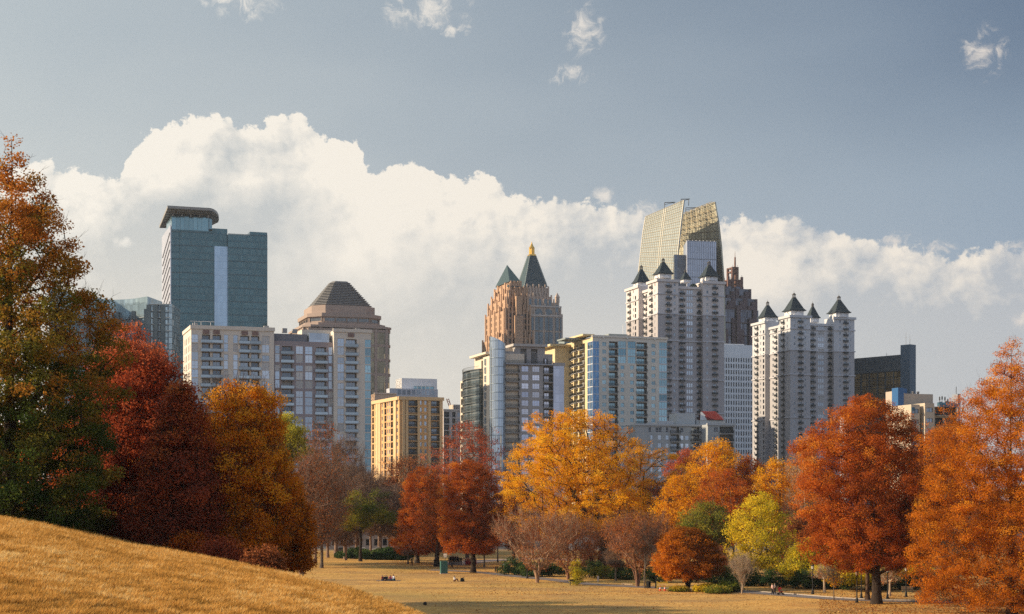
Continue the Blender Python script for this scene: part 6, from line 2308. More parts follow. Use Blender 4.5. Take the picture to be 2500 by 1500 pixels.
# ---- 11. tower with two glass sails
def sail_tower():
    Y = 1110
    b = Bld('office_tower', "tall tower crowned by two leaning sunlit glass sails", 1654, Y, 0)
    Mi = b.M.inverted()
    gl = glass("sail_glass", (0.38, 0.43, 0.42), 0.35, 0.30, 1.5, 4.0, None, var=0.16, tilt=0.008)
    mul = plain("sail_mullion", (0.48, 0.44, 0.35), 0.5, 0.1)
    def sail(uL, YL, uR, YR, rowsv, nx, ny, name, pane, grid=True, th=1.0):
        """sheet whose west and east edges bow: rowsv = (vL, uL, vR, uR) from top to bottom"""
        P = []
        for vL, ul, vR, ur in rowsv:
            a, c = P3(ul, vL, YL), P3(ur, vR, YR)
            P.append((a, c))
        def at(s, t):
            k = t * (len(P) - 1)
            i = min(int(k), len(P) - 2)
            f_ = k - i
            a, c = P[i][0].lerp(P[i + 1][0], f_), P[i][1].lerp(P[i + 1][1], f_)
            return Mi @ a.lerp(c, s)
        mb = MB()
        d = (P[0][1] - P[0][0]).normalized()
        nrm = Vector((d.y, -d.x, 0)) * -1
        if nrm.y < 0: nrm = -nrm
        N = [[at(i / nx, j / ny) for i in range(nx + 1)] for j in range(ny + 1)]
        for j in range(ny):
            for i in range(nx):
                mb.quad(N[j][i], N[j][i + 1], N[j + 1][i + 1], N[j + 1][i])
        B = [[p + nrm * th for p in r] for r in N]
        for j in range(ny):
            for i in (0, nx):
                mb.quad(N[j][i], N[j + 1][i], B[j + 1][i], B[j][i])
            for i in range(nx):
                mb.quad(B[j][i], B[j][i + 1], B[j + 1][i + 1], B[j + 1][i])
        for i in range(nx):
            mb.quad(N[0][i], N[0][i + 1], B[0][i + 1], B[0][i])
        mb.build(name, pane, b.root)
        if grid:
            m2 = MB()
            for j in range(ny + 1):
                for i in range(nx):
                    m2.bar(N[j][i] - nrm * 0.12, N[j][i + 1] - nrm * 0.12, 0.30 if j % 2 == 0 else 0.16)
            for i in range(nx + 1):
                for j in range(ny):
                    m2.bar(N[j][i] - nrm * 0.12, N[j + 1][i] - nrm * 0.12, 0.13 if i not in (nx // 2, nx // 2 + 1, 0, nx) else 0.30)
            m2.build('mullion_grid', mul, b.root)
        return N, nrm
    west = [(529.5, 1576.4, 489.4, 1669.5), (566, 1570, 545, 1662.5), (615, 1564.5, 610, 1655.5), (662, 1559.5, 677, 1651), (740, 1554, 760, 1648), (860, 1549, 880, 1646)]
    N, nr = sail(0, 1136, 0, 1101, west, 20, 44, 'west_sail', gl)
    # east sail, seen from inside, with its steel lattice
    east = [(529, 1655, 493.4, 1744.8), (562, 1655, 545, 1753.5), (600, 1655, 600, 1760), (686, 1655, 690, 1766.6), (770, 1655, 775, 1768), (860, 1655, 875, 1769)]
    gl2 = glass("east_sail_glass", (0.58, 0.54, 0.38), 0.30, 0.30, 6.0, 8.0, None, var=0.6, tilt=0.02)
    N2, nr2 = sail(0, 1152, 0, 1112, east, 14, 30, 'east_sail', gl2)
    m2 = MB()
    for j in range(0, 22, 2):
        for i in range(0, 14, 2):
            a, c = N2[j][i] - nr2 * 2.2, N2[j][min(i + 2, 14)] - nr2 * 2.2
            d = N2[min(j + 2, 30)][min(i + 2, 14)] - nr2 * 2.2
            m2.bar(a, c, 0.22); m2.bar(a, d, 0.16)
            m2.bar(a, N2[min(j + 2, 30)][i] - nr2 * 2.2, 0.22)
            m2.bar(a, N2[j][i] - nr2 * 0.2, 0.14)
    m2.build('steel_lattice', plain("lattice_steel", (0.42, 0.35, 0.22), 0.5, 0.2), b.root)
    # glass box between the sails
    z0 = b.z0
    zt = wz(588, 1090)
    x0, x1 = (Mi @ P3(1677, 588, 1090)).x, (Mi @ P3(1749, 592, 1094)).x
    y0 = (Mi @ P3(1677, 588, 1090)).y
    mb = MB()
    mb.prism([(x0, y0), (x1, y0 + 5), (x1, y0 + 30), (x0, y0 + 22)], z0, zt)
    b.part('glass_body', mb, glass("box_glass", (0.44, 0.47, 0.55), 0.7, 0.12, 0.98, 4.0, (0.26, 0.28, 0.33), 0.12, 0.05, 0.2, 0.012))
    mb = MB()
    for i in range(17):
        t = i / 16
        mb.bar((x0 + (x1 - x0) * t, y0 + 5 * t - 0.1, z0), (x0 + (x1 - x0) * t, y0 + 5 * t - 0.1, zt + (0.6 if i % 2 else 0.2)), 0.16)
    for i in range(4):
        z = zt - 12 * i
        mb.bar((x0, y0 - 0.1, z), (x1, y0 + 4.9, z), 0.22)
    b.part('fin_trim', mb, plain("fin_grey", (0.40, 0.42, 0.48), 0.4, 0.3))
    mb = MB()
    a = Mi @ P3(1646, 640, 1097)
    mb.prism([(a.x, y0 + 7), (x0 - 0.02, y0 + 9), (x0 - 0.02, y0 + 25), (a.x, y0 + 25)], z0, wz(622, 1097))
    b.part('recess_glazing', mb, glass("recess_glass", (0.16, 0.19, 0.24), 0.6, 0.1, 1.0, 4.0, (0.1, 0.12, 0.14), 0.1, 0.08, 0.3))
    # gantries on the tips
    for (u, v, yy, w) in ((1634, 500, 1118, 3.2), (1672, 492, 1103, 2.6), (1688, 513, 1135, 4.0)):
        p = Mi @ P3(u, v, yy)
        m2 = MB()
        m2.bar(p + Vector((-w, 0, -3)), p + Vector((-w, 0, 1.4)), 0.22)
        m2.bar(p + Vector((w, 0, -3)), p + Vector((w, 0, 1.4)), 0.22)
        m2.bar(p + Vector((-w, 0, 1.4)), p + Vector((w * 1.3, 0, 1.6)), 0.26)
        m2.bar(p + Vector((-w, 0, 0)), p + Vector((w, 0, 1.4)), 0.16)
        m2.build('roof_gantry', plain("gantry_dark", (0.06, 0.06, 0.06)), b.root)
    b.commit()


sail_tower()


# ---- 12. dark granite stepped tower with an open lattice spire
def granite_tower():
    Y = 1150
    b = Bld('office_tower', "dark granite stepped tower topped by an open red lattice spire", 1760, Y, 18)
    W, D = b.setup(1735, 1852)
    g = b.front
    gr = wall("dark_red_granite", (0.125, 0.085, 0.085), 0.5, band=4.0)
    dg = glass("granite_tower_glass", (0.16, 0.17, 0.21), 0.7, 0.1, 1.5, 4.0, (0.07, 0.06, 0.07), 0.10, 0.08, 0.5, 0.04)
    steps = [(0, 1851.5, 755), (1.0, 1848, 727), (3.0, 1833, 702), (5.5, 1814, 696)]
    zp = b.z0
    mb, m2 = MB(), MB()
    for k, (ins, uR, v) in enumerate(steps):
        zt = g.z(v)
        Wk = g.s(uR, ins)
        mb.prism([(ins, ins), (Wk, ins), (Wk, D - ins), (ins, D - ins)], zp, zt)
        n = 9 if k < 2 else 6
        for i in range(n + 1):
            s = ins + (Wk - ins) * i / n
            dep = (0.9, 2.0, 1.4)[i % 3]
            drop = (0, 14, 26, 6)[i % 4] if k == 0 else (0, 5, 2)[i % 3]
            g.box(m2, s - 1.5 if i else s, min(s + 1.5, Wk), ins - dep, ins - 0.003, zp, zt - drop)
        for j in range(1, 9):
            z = zt - 9.0 * j
            if z > zp + 4:
                g.box(m2, ins, Wk, ins - 2.1, ins - 0.003, z - 0.5, z)
        zp = zt
    b.part('glass_body', mb, dg)
    b.part('granite_piers', m2, gr) if False else b.part('granite_facing', m2, gr)
    red = plain("lattice_red", (0.20, 0.105, 0.080), 0.5, 0.1)
    zb = g.z(696)
    mb = MB()
    def post(u, v, r=0.75):
        s = g.s(u, 8)
        mb.box(s - r, s + r, 8 - r, 8 + r, zb, g.z(v, 0, 8))
        mb.box(s - r, s + r, 16 - r, 16 + r, zb, g.z(v, 0, 8))
        mb.bar(g.p(s, 8, g.z(v, 0, 8)), g.p(s, 8, g.z(v - 5, 0, 8)), 0.12)
    for u, v in ((1778, 674), (1783, 681), (1789, 650), (1800, 650), (1806, 681), (1811, 674)):
        post(u, v)
    for v, u0, u1 in ((682.5, 1777, 1812), (651.5, 1788, 1801), (661, 1788, 1801)):
        s0, s1 = g.s(u0, 8), g.s(u1, 8)
        for yy in (8, 16):
            mb.box(s0, s1, yy - 0.6, yy + 0.6, g.z(v + 1.5, 0, 8), g.z(v - 1.5, 0, 8))
        mb.box(s0, s0 + 1.2, 8.62, 15.38, g.z(v + 1.5, 0, 8), g.z(v - 1.5, 0, 8))
        mb.box(s1 - 1.2, s1, 8.62, 15.38, g.z(v + 1.5, 0, 8), g.z(v - 1.5, 0, 8))
    s = g.s(1794.5, 12)
    mb.bar(g.p(s, 12, zb), g.p(s, 12, g.z(626, 0, 12)), 0.95, 6, r2=0.6)
    mb.bar(g.p(s, 12, g.z(626, 0, 12)), g.p(s, 12, g.z(611, 0, 12)), 0.25, 6, r2=0.08)
    b.part('spire', mb, red)
    b.commit()


granite_tower()


# ---- 13. white gridded office block
def white_grid():
    b = Bld('office_building', "white office block with a regular grid of small dark windows", 1755, 1000, 18)
    b.W = b.front.s(1842); b.D = 30
    g = b.front
    rng = random.Random(4)
    wh = wall("white_precast", (0.68, 0.66, 0.66), band=3.72)
    zt = g.z(841)
    h = []
    pitch = 14.9 / F * 1006
    for k in range(17):
        z = g.z(873) - k * pitch - 2.6
        for i in range(15):
            s = g.s(1771.8 + 6.08 * i - 12.16 * 0 - 6.08)
            if s < 0.3 or s + 1.0 > b.W: continue
            h.append((s, s + 0.85, z, z + 2.6, 0.45, None))
            b.window(g, s, s + 0.85, z, z + 2.6, 0.4, 'dark', frame_d, rng)
    mb = MB()
    g.wall(mb, 0, b.W, 0, b.D, b.z0, zt, h)
    b.part('wall', mb, wh)
    mb = MB()
    g.box(mb, 6, b.W - 4, 6, 20, zt, zt + 1.2)
    b.part('plant_room', mb, wall("plant_white", (0.45, 0.45, 0.45)))
    b.commit()


white_grid()


# ---- 14. low grey apartments with the red gable
def grey_low():
    b = Bld('apartment_block', "low grey stepped apartments with a small red gabled roof", 1552, 600, 18)
    W, D = b.setup(1534, 1712)
    g, l = b.front, b.left
    rng = random.Random(19)
    gr = wall("grey_green_stucco", (0.30, 0.305, 0.295), band=3.0)
    ins = plain("loggia_grey_green", (0.14, 0.15, 0.15), 0.9)
    zt = g.z(1037)
    h = []
    zs = rows(zt - 3.0, 2.95, 18)
    for k, z in enumerate(zs):
        for u0, u1 in ((1636, 1659.5), (1686, 1709)):
            a, c = g.s(u0), g.s(u1)
            h.append((a + 0.3, c - 0.3, z, z + 2.35, 1.2, 1))
            b.window(g, a + 0.7, c - 0.7, z + 0.02, z + 2.1, 1.2, 'grey', frame_w, rng)
            b.balcony(g, (a + c) / 2, z, c - a, 0.9, 0, 'iron')
        for u0, u1 in ((1583, 1590), (1600, 1616), (1625, 1632), (1660.5, 1668.5)) if k == 0 else ((1588, 1594), (1606, 1615), (1625, 1633), (1661, 1669.5), (1673, 1682)):
            a, c = g.s(u0), g.s(u1)
            h.append((a, c, z + (0.3 if k == 0 else 0.6), z + 2.2, 0.2, None))
            b.window(g, a, c, z + (0.3 if k == 0 else 0.6), z + 2.2, 0.2, 'dark' if k == 0 else 'pale', frame_w, rng)
    mb = MB()
    g.wall(mb, 0, W, 0, 14, b.z0, zt, h, 0, 1, (False, True))
    l.wall(mb, 0, D, 0, 8, b.z0, zt - 0.02, (), 0, 1, (True, False))
    # eastern wing stands forward
    oF = -6.0
    sa, sb = g.s(1728, oF), g.s(1794, oF)
    zw = g.z(1036)
    hh = []
    for k, z in enumerate(zs):
        a, c = g.s(1757, oF), g.s(1790, oF)
        hh.append((a, c, z, z + 2.4, 1.4, 1))
        b.balcony(g, (a + c) / 2, z, c - a, 0.9, oF, 'iron')
        a, c = g.s(1743, oF), g.s(1753, oF)
        hh.append((a, c, z + 0.4, z + 2.2, 0.2, None))
        b.window(g, a, c, z + 0.4, z + 2.2, oF + 0.2, 'dark' if k == 0 else 'grey', frame_w, rng)
    g.wall(mb, sa, sb, oF, 18, b.z0, zw, hh, 0, 1)
    b.part('wall', mb, [gr, ins])
    mb = MB()
    g.box(mb, -0.4, W - 0.2, -0.45, 0.3, zt - 0.3, zt + 0.4)
    g.box(mb, sa - 0.4, sb + 0.4, oF - 0.45, oF + 0.3, zw - 0.3, zw + 0.5)
    b.part('cornice', mb, wall("grey_cornice", (0.36, 0.36, 0.35)))
    mb = MB()
    g.box(mb, g.s(1652, 6), g.s(1697, 6), 6, 13, zt, g.z(1007, 0, 6))
    g.box(mb, g.s(1700, 7), g.s(1772, 7), 7, 14, zt, g.z(1023, 0, 7))
    b.part('roof_house', mb, wall("roof_house_grey", (0.38, 0.38, 0.36)))
    # red gabled roof
    s0, s1 = g.s(1708, 6), g.s(1771, 6)
    ze, zr = g.z(1022, 0, 6), g.z(999.5, 0, 6)
    sm = g.s(1722, 6); sn = g.s(1757, 6)
    mb = MB()
    mb.quad(g.p(s0 + 3, 5.5, ze), g.p(s1 - 1, 5.5, ze), g.p(sn, 10, zr), g.p(sm, 10, zr))
    mb.quad(g.p(s0 + 3, 14.5, ze), g.p(s1 - 1, 14.5, ze), g.p(sn, 10, zr), g.p(sm, 10, zr))
    mb.quad(g.p(s1 - 1, 5.5, ze), g.p(s1 + 1.2, 10, ze), g.p(sn, 10, zr))
    mb.quad(g.p(s1 + 1.2, 10, ze), g.p(s1 - 1, 14.5, ze), g.p(sn, 10, zr))
    for q in range(18):
        s = s0 + 3.4 + (s1 - s0 - 4.4) * q / 17
        t = max(0.05, min(1.0, 1 - max(0, (s - sn) / (s1 - sn + .1), (sm - s) / (sm - s0 + .1))))
        mb.bar(g.p(s, 5.45, ze + 0.05), g.p(s, 5.45 + 4.4 * t, ze + 0.05 + (zr - ze) * t), 0.07)
    b.part('red_roof', mb, wall("red_metal_roof", (0.15, 0.015, 0.015), 0.6))
    mb = MB()
    mb.quad(g.p(s0 + 0.2, 6, ze - 0.1), g.p(s0 + 4.2, 6, ze - 0.1), g.p(sm, 9, zr - 0.3), g.p(sm - 0.6, 9, zr - 0.3))
    g.box(mb, s0 + 0.3, s1, 6.2, 13.8, zt, ze - 0.15)
    b.part('gable', mb, wall("gable_cream", (0.46, 0.44, 0.40)))
    for u in (1588, 1614, 1622, 1630, 1640):
        m2 = MB()
        s = g.s(u, 4)
        g.box(m2, s - 0.9, s + 0.9, 4, 5.6, zt, zt + (1.7 if u > 1600 else 1.0))
        m2.bar(g.p(s, 4.5, zt + 1), g.p(s + 0.3, 4.5, zt + 2.6), 0.1)
        m2.build('roof_unit', plain("roof_unit_pale", (0.48, 0.48, 0.48)), b.root)
    b.commit()


grey_low()


# ---- 15. dark bronze building with the slate shaft, 16. cream balconied block with the blue pier
def dark_bronze():
    b = Bld('office_building', "dark bronze glass building with a tall blue grey shaft", 2221.7, 858, 40)
    b.W = b.front.s(2236)
    ll = Face(b, (0, 0), (0, -1), 'auto')
    sT = -ll.s(2198.5)                                # shaft's west end
    b.D = -ll.s(2060)
    l = Face(b, (0, b.D), (0, -1), 'auto')
    sl = wall("blue_slate_panel", (0.080, 0.115, 0.145), 0.4, band=3.8)
    br = glass("gold_reflection_glass", (0.85, 0.56, 0.24), 0.9, 0.05, 4.0, 4.2, (0.055, 0.075, 0.09), 0.07, 0.08, 0.55, 0.05)  # gold base and uneven panes stand in for reflections in bronze glass
    s0 = b.D - sT
    mb = MB()
    l.box(mb, s0, b.D, 0, b.W, b.z0, l.z(841, b.D))
    for i in range(9):
        q = s0 + sT * (i + 0.5) / 9
        l.box(mb, q - 0.12, q + 0.12, -0.10, -0.002, b.z0, l.z(841, b.D) - (3 if i % 2 else 8))
    b.part('shaft', mb, sl)
    z1, z2 = l.z(866, s0), l.z(905, s0)
    mb = MB()
    l.box(mb, 0, s0 - 0.01, 0.6, 3.4, z2, z1)
    b.part('slate_band', mb, plain("slate_band", (0.062, 0.082, 0.096), 0.5))
    mb = MB()
    l.box(mb, 0, s0 - 0.01, 1.6, 3.2, b.z0, z2 - 0.01)
    b.part('gold_reflection_glazing', mb, br)
    mb = MB()
    for i in range(8):
        q = s0 * i / 7
        l.box(mb, q - 0.25, q + 0.25, 1.2, 1.59, b.z0, z2)
    for j in range(7):
        z = z2 - 4.2 * j
        l.box(mb, 0, s0 - 0.02, 1.25, 1.58, z - 0.2, z + 0.02)
    b.part('mullion_grid', mb, plain("mullion_blue", (0.07, 0.10, 0.12), 0.4, 0.3))
    for q, hh in ((s0 + 3, 5.0), (b.D - 5.5, 7.0), (s0 - 12, 2.0)):
        m2 = MB()
        zz = l.z(841, b.D) if q > s0 else z1
        m2.bar(l.p(q, 4, zz), l.p(q, 4, zz + hh), 0.13, r2=0.06)
        m2.bar(l.p(q - 0.6, 4, zz + hh * 0.6), l.p(q + 0.6, 4, zz + hh * 0.6), 0.06)
        m2.build('antenna', plain("antenna_grey", (0.3, 0.3, 0.3)), b.root)
    b.commit()


dark_bronze()


def cream_east():
    b = Bld('apartment_block', "cream apartment block with rounded teal awnings and roof antennas", 2245, 480, 18)
    g = b.front
    b.W = g.s(2336); b.D = 22
    rng = random.Random(23)
    cr = wall("ivory_stucco", (0.42, 0.35, 0.26))
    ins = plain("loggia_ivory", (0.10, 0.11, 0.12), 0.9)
    l = Face(b, (0, 12), (0, -1), 'auto')
    zt = g.z(984)
    zs = rows(g.z(1006), 3.1, 14)
    h = []
    s1, s2 = g.s(2258), g.s(2281)
    for k, z in enumerate(zs):
        h.append((g.s(2262), g.s(2277), z, z + 1.3, 0.25, None))
        b.window(g, g.s(2262), g.s(2277), z, z + 1.3, 0.25, 'grey', frame_d, rng)
    mb = MB()
    g.wall(mb, s1, s2, 0, 12, b.z0, zt, h)
    hw = [(g.s(2227, 1), g.s(2243, 1), z - 0.4, z + 0.9, 0.3, None) for z in zs]
    for a, c, z0_, z1_, d_, _ in hw:
        b.window(g, a, c, z0_, z1_, 1.3, 'grey', frame_d, rng)
    g.wall(mb, g.s(2224.5, 1), g.s(2245.5, 1), 1, 12, b.z0, g.z(988, 0, 1), hw)
    hb = [(g.s(2247, 3), g.s(2257, 3), z - 0.6, z + 1.6, 1.2, 1) for z in zs]
    g.wall(mb, g.s(2245.5, 3), s1, 3, 9, b.z0, g.z(992, 0, 3), hb, 0, 1, (False, False))
    for a, c, z0_, *_ in hb:
        b.balcony(g, (a + c) / 2, z0_, c - a, 0.4, 3, 'iron')
    he = []
    for k, z in enumerate(zs):
        for u0, u1 in ((2283, 2302), (2306, 2333)):
            he.append((g.s(u0, 3), g.s(u1, 3), z - 0.7, z + 1.7, 1.5, 1))
        b.balcony(g, (g.s(2283, 3) + g.s(2335, 3)) / 2, z - 0.75, g.s(2335, 3) - g.s(2283, 3), 1.0, 3, 'iron', [iron, cr, iron])
    g.wall(mb, s2, g.s(2336, 3), 3, 9, b.z0, g.z(992, 0, 3), he, 0, 1)
    b.part('wall', mb, [cr, ins])
    # higher back part with the pointed west fin
    mb = MB()
    sA, sB, sC = g.s(2201, 9), g.s(2211, 9), g.s(2280, 9)
    zb = g.z(961, 0, 9)
    g.box(mb, sB, sC, 9.5, 20, b.z0, zb)
    zf = g.z(953, 0, 9)
    mb.v_ = len(mb.v)
    k = len(mb.v)
    mb.v += [g.p(sA, 9.3, b.z0), g.p(sB - 0.01, 9.3, b.z0), g.p(sB - 0.01, 9.3, zb), g.p(sA, 9.3, zf), g.p(sA, 18, b.z0), g.p(sB - 0.01, 18, b.z0), g.p(sB - 0.01, 18, zb), g.p(sA, 18, zf)]
    for q in ((0, 1, 2, 3), (4, 5, 6, 7), (0, 3, 7, 4), (1, 2, 6, 5), (2, 3, 7, 6)):
        mb.f.append(tuple(k + i for i in q)); mb.mi.append(0)
    g.box(mb, g.s(2190, 12), g.s(2195, 12), 11, 18, b.z0, g.z(966, 0, 12))
    b.part('back_wing', mb, wall("ivory_back", (0.38, 0.31, 0.24)))
    # blue pier
    m2 = MB()
    g.box(m2, g.s(2186, 10), g.s(2200, 10), 8.5, 12, b.z0, g.z(948, 0, 10))
    g.box(m2, g.s(2200, 13), g.s(2214, 13), 13, 15, b.z0 + 6, g.z(948, 0, 12))
    b.part('blue_pier', m2, plain("blue_panel", (0.035, 0.12, 0.28), 0.4))
    # rounded teal awnings
    teal = plain("awning_teal", (0.05, 0.11, 0.15), 0.4)
    def awning(sa, sb, off, z, r):
        m = MB()
        n = 7
        for i in range(n):
            a0, a1 = math.pi / 2 * i / n, math.pi / 2 * (i + 1) / n
            m.quad(g.p(sa, off - r * math.sin(a0) * 0 - r * (1 - math.cos(math.pi / 2 - a0)) * 0 - r * math.cos(math.pi / 2 - a0) * 1.0, z + r * math.sin(math.pi / 2 - a0)),
                   g.p(sb, off - r * math.cos(math.pi / 2 - a0), z + r * math.sin(math.pi / 2 - a0)),
                   g.p(sb, off - r * math.cos(math.pi / 2 - a1), z + r * math.sin(math.pi / 2 - a1)),
                   g.p(sa, off - r * math.cos(math.pi / 2 - a1), z + r * math.sin(math.pi / 2 - a1)))
        P = [(off, z)] + [(off - r * math.cos(math.pi / 2 * t / n), z + r * math.sin(math.pi / 2 * t / n)) for t in range(n + 1)]
        m.quad(*[g.p(sa, a, zz) for a, zz in P]); m.quad(*[g.p(sb, a, zz) for a, zz in P])
        m.build('awning', teal, b.root)
    awning(g.s(2290, 3), g.s(2334, 3), 3.4, g.z(992, 0, 3) - 0.2, 1.5)
    awning(g.s(2246, 3), g.s(2257.5, 3), 2.99, g.z(1000, 0, 3), 1.4)
    awning(g.s(2216, 3), g.s(2224, 3), 2.0, g.z(1004, 0, 3), 1.4)
    # roof clutter
    for u, hh in ((2294, 3.0), (2300, 3.2), (2307, 3.0), (2314, 2.4), (2297, 1.4), (2311, 1.6), (2318, 1.5)):
        m2 = MB()
        s = g.s(u, 6)
        zz = g.z(991, 0, 6)
        m2.bar(g.p(s, 6, zz), g.p(s, 6, zz + hh), 0.07)
        if hh < 2:
            g.box(m2, s - 0.5, s + 0.5, 5.8, 6.2, zz + hh - 0.9, zz + hh)
        else:
            g.box(m2, s - 0.14, s + 0.14, 5.85, 6.15, zz + hh - 1.2, zz + hh - 0.2)
        m2.build('antenna', plain("antenna_black", (0.05, 0.05, 0.05)), b.root)
    for u in (2229, 2241):
        m2 = MB()
        s = g.s(u, 12)
        m2.lathe(g.p(s, 12, zb), [(0.35, 0), (0.35, 0.6), (0.55, 0.65), (0.4, 0.9)], 8)
        m2.build('roof_vent', plain("vent_dark", (0.12, 0.12, 0.13)), b.root)
    b.commit()
    # slim tower far to the east, and a white gable end by the grey twin tower
    c = Bld('office_tower', "slim distant grey tower with white bands between cream block and cypress", 2338, 1300, 18)
    c.W = c.front.s(2345); c.D = 8
    g = c.front
    zt = g.z(962)
    mb = MB()
    mb.box(0, c.W, 0, c.D, c.z0, zt)
    c.part('wall', mb, wall("slim_grey", (0.22, 0.23, 0.25)))
    for v in (972, 983, 994):
        m2 = MB()
        g.box(m2, -0.3, c.W + 0.3, -0.3, -0.002, g.z(v + 1), g.z(v - 1))
        m2.build('band', wall("slim_white", (0.55, 0.55, 0.55)), c.root)
    mb = MB(); mb.bar((c.W / 2, 4, zt), (c.W / 2, 4, zt + 6), 0.3); c.part('antenna', mb, MATS["antenna_black"])
    d = Bld('house', "small white house end between grey twin tower and big red tree", 2066, 520, 18)
    d.W = d.front.s(2084); d.D = 10
    g = d.front
    mb = MB()
    z = g.z(1014)
    hs = [(d.W * 0.45, d.W * 0.8, z - 3.2, z - 1.6, 0.2, None)]
    g.wall(mb, 0, d.W, 0, 4, d.z0, z, hs, sides=(True, True))
    d.part('wall', mb, wall("white_house", (0.34, 0.32, 0.31)))
    d.window(g, hs[0][0], hs[0][1], hs[0][2], hs[0][3], 0.2, 'dark', frame_w, rng)
    mb = MB(); g.box(mb, -0.3, d.W + 0.3, -0.3, 4.3, z, z + 0.35); d.part('roof', mb, wall("white_house_roof", (0.4, 0.4, 0.4)))
    d.commit()
    # low pale house front along the street, seen under the trees behind the hedge
    e = Bld('house', "long low pale house front behind the parked cars", 800, 450, 6)
    e.W = e.front.s(985); e.D = 12
    g = e.front
    z = g.z(1283)
    hs = []
    for i in range(9):
        s = 1.2 + i * e.W / 9
        hs.append((s, s + 1.2, e.z0 + 1.4, e.z0 + 3.2, 0.2, None))
        e.window(g, s, s + 1.2, e.z0 + 1.4, e.z0 + 3.2, 0.2, 'dark', frame_d, rng)
    mb = MB(); g.wall(mb, 0, e.W, 0, 12, e.z0, z, hs); e.part('wall', mb, wall("pale_house", (0.22, 0.19, 0.17)))
    mb = MB()
    mb.quad(g.p(-0.5, -0.5, z), g.p(e.W + 0.5, -0.5, z), g.p(e.W + 0.5, 6, z + 3), g.p(-0.5, 6, z + 3))
    mb.quad(g.p(-0.5, 12.5, z), g.p(e.W + 0.5, 12.5, z), g.p(e.W + 0.5, 6, z + 3), g.p(-0.5, 6, z + 3))
    e.part('roof', mb, wall("house_roof", (0.12, 0.11, 0.11)))
    e.commit()


cream_east()
GAIN[:] = [1.0, 1.0, 1.0]
# ------------------------------------------------------------------ people
SKIN_M = plain("skin", (0.42, 0.25, 0.17), 0.6, var=0.04)


def skin_mesh(name, J, E, R, mat, root=0, sub=1):
    """one continuous surface grown over a skeleton: J joints, E bones, R radii"""
    me = bpy.data.meshes.new(name + "_bones")
    me.from_pydata([tuple(j) for j in J], E, [])
    o = bpy.data.objects.new(name + "_bones", me)
    COL.objects.link(o)
    o.modifiers.new("skin", 'SKIN')
    sv = me.skin_vertices[0].data
    for i, r in enumerate(R):
        sv[i].radius = (r, r) if not isinstance(r, tuple) else r
        sv[i].use_root = (i == root)
    if sub:
        s = o.modifiers.new("sub", 'SUBSURF')
        s.levels = sub
        s.render_levels = sub
    dg = bpy.context.evaluated_depsgraph_get()
    dg.update()
    out = bpy.data.meshes.new_from_object(o.evaluated_get(dg))
    out.name = name
    out.materials.clear()
    out.materials.append(mat)
    for p in out.polygons:
        p.use_smooth = True
    bpy.data.objects.remove(o)
    bpy.data.meshes.remove(me)
    return out


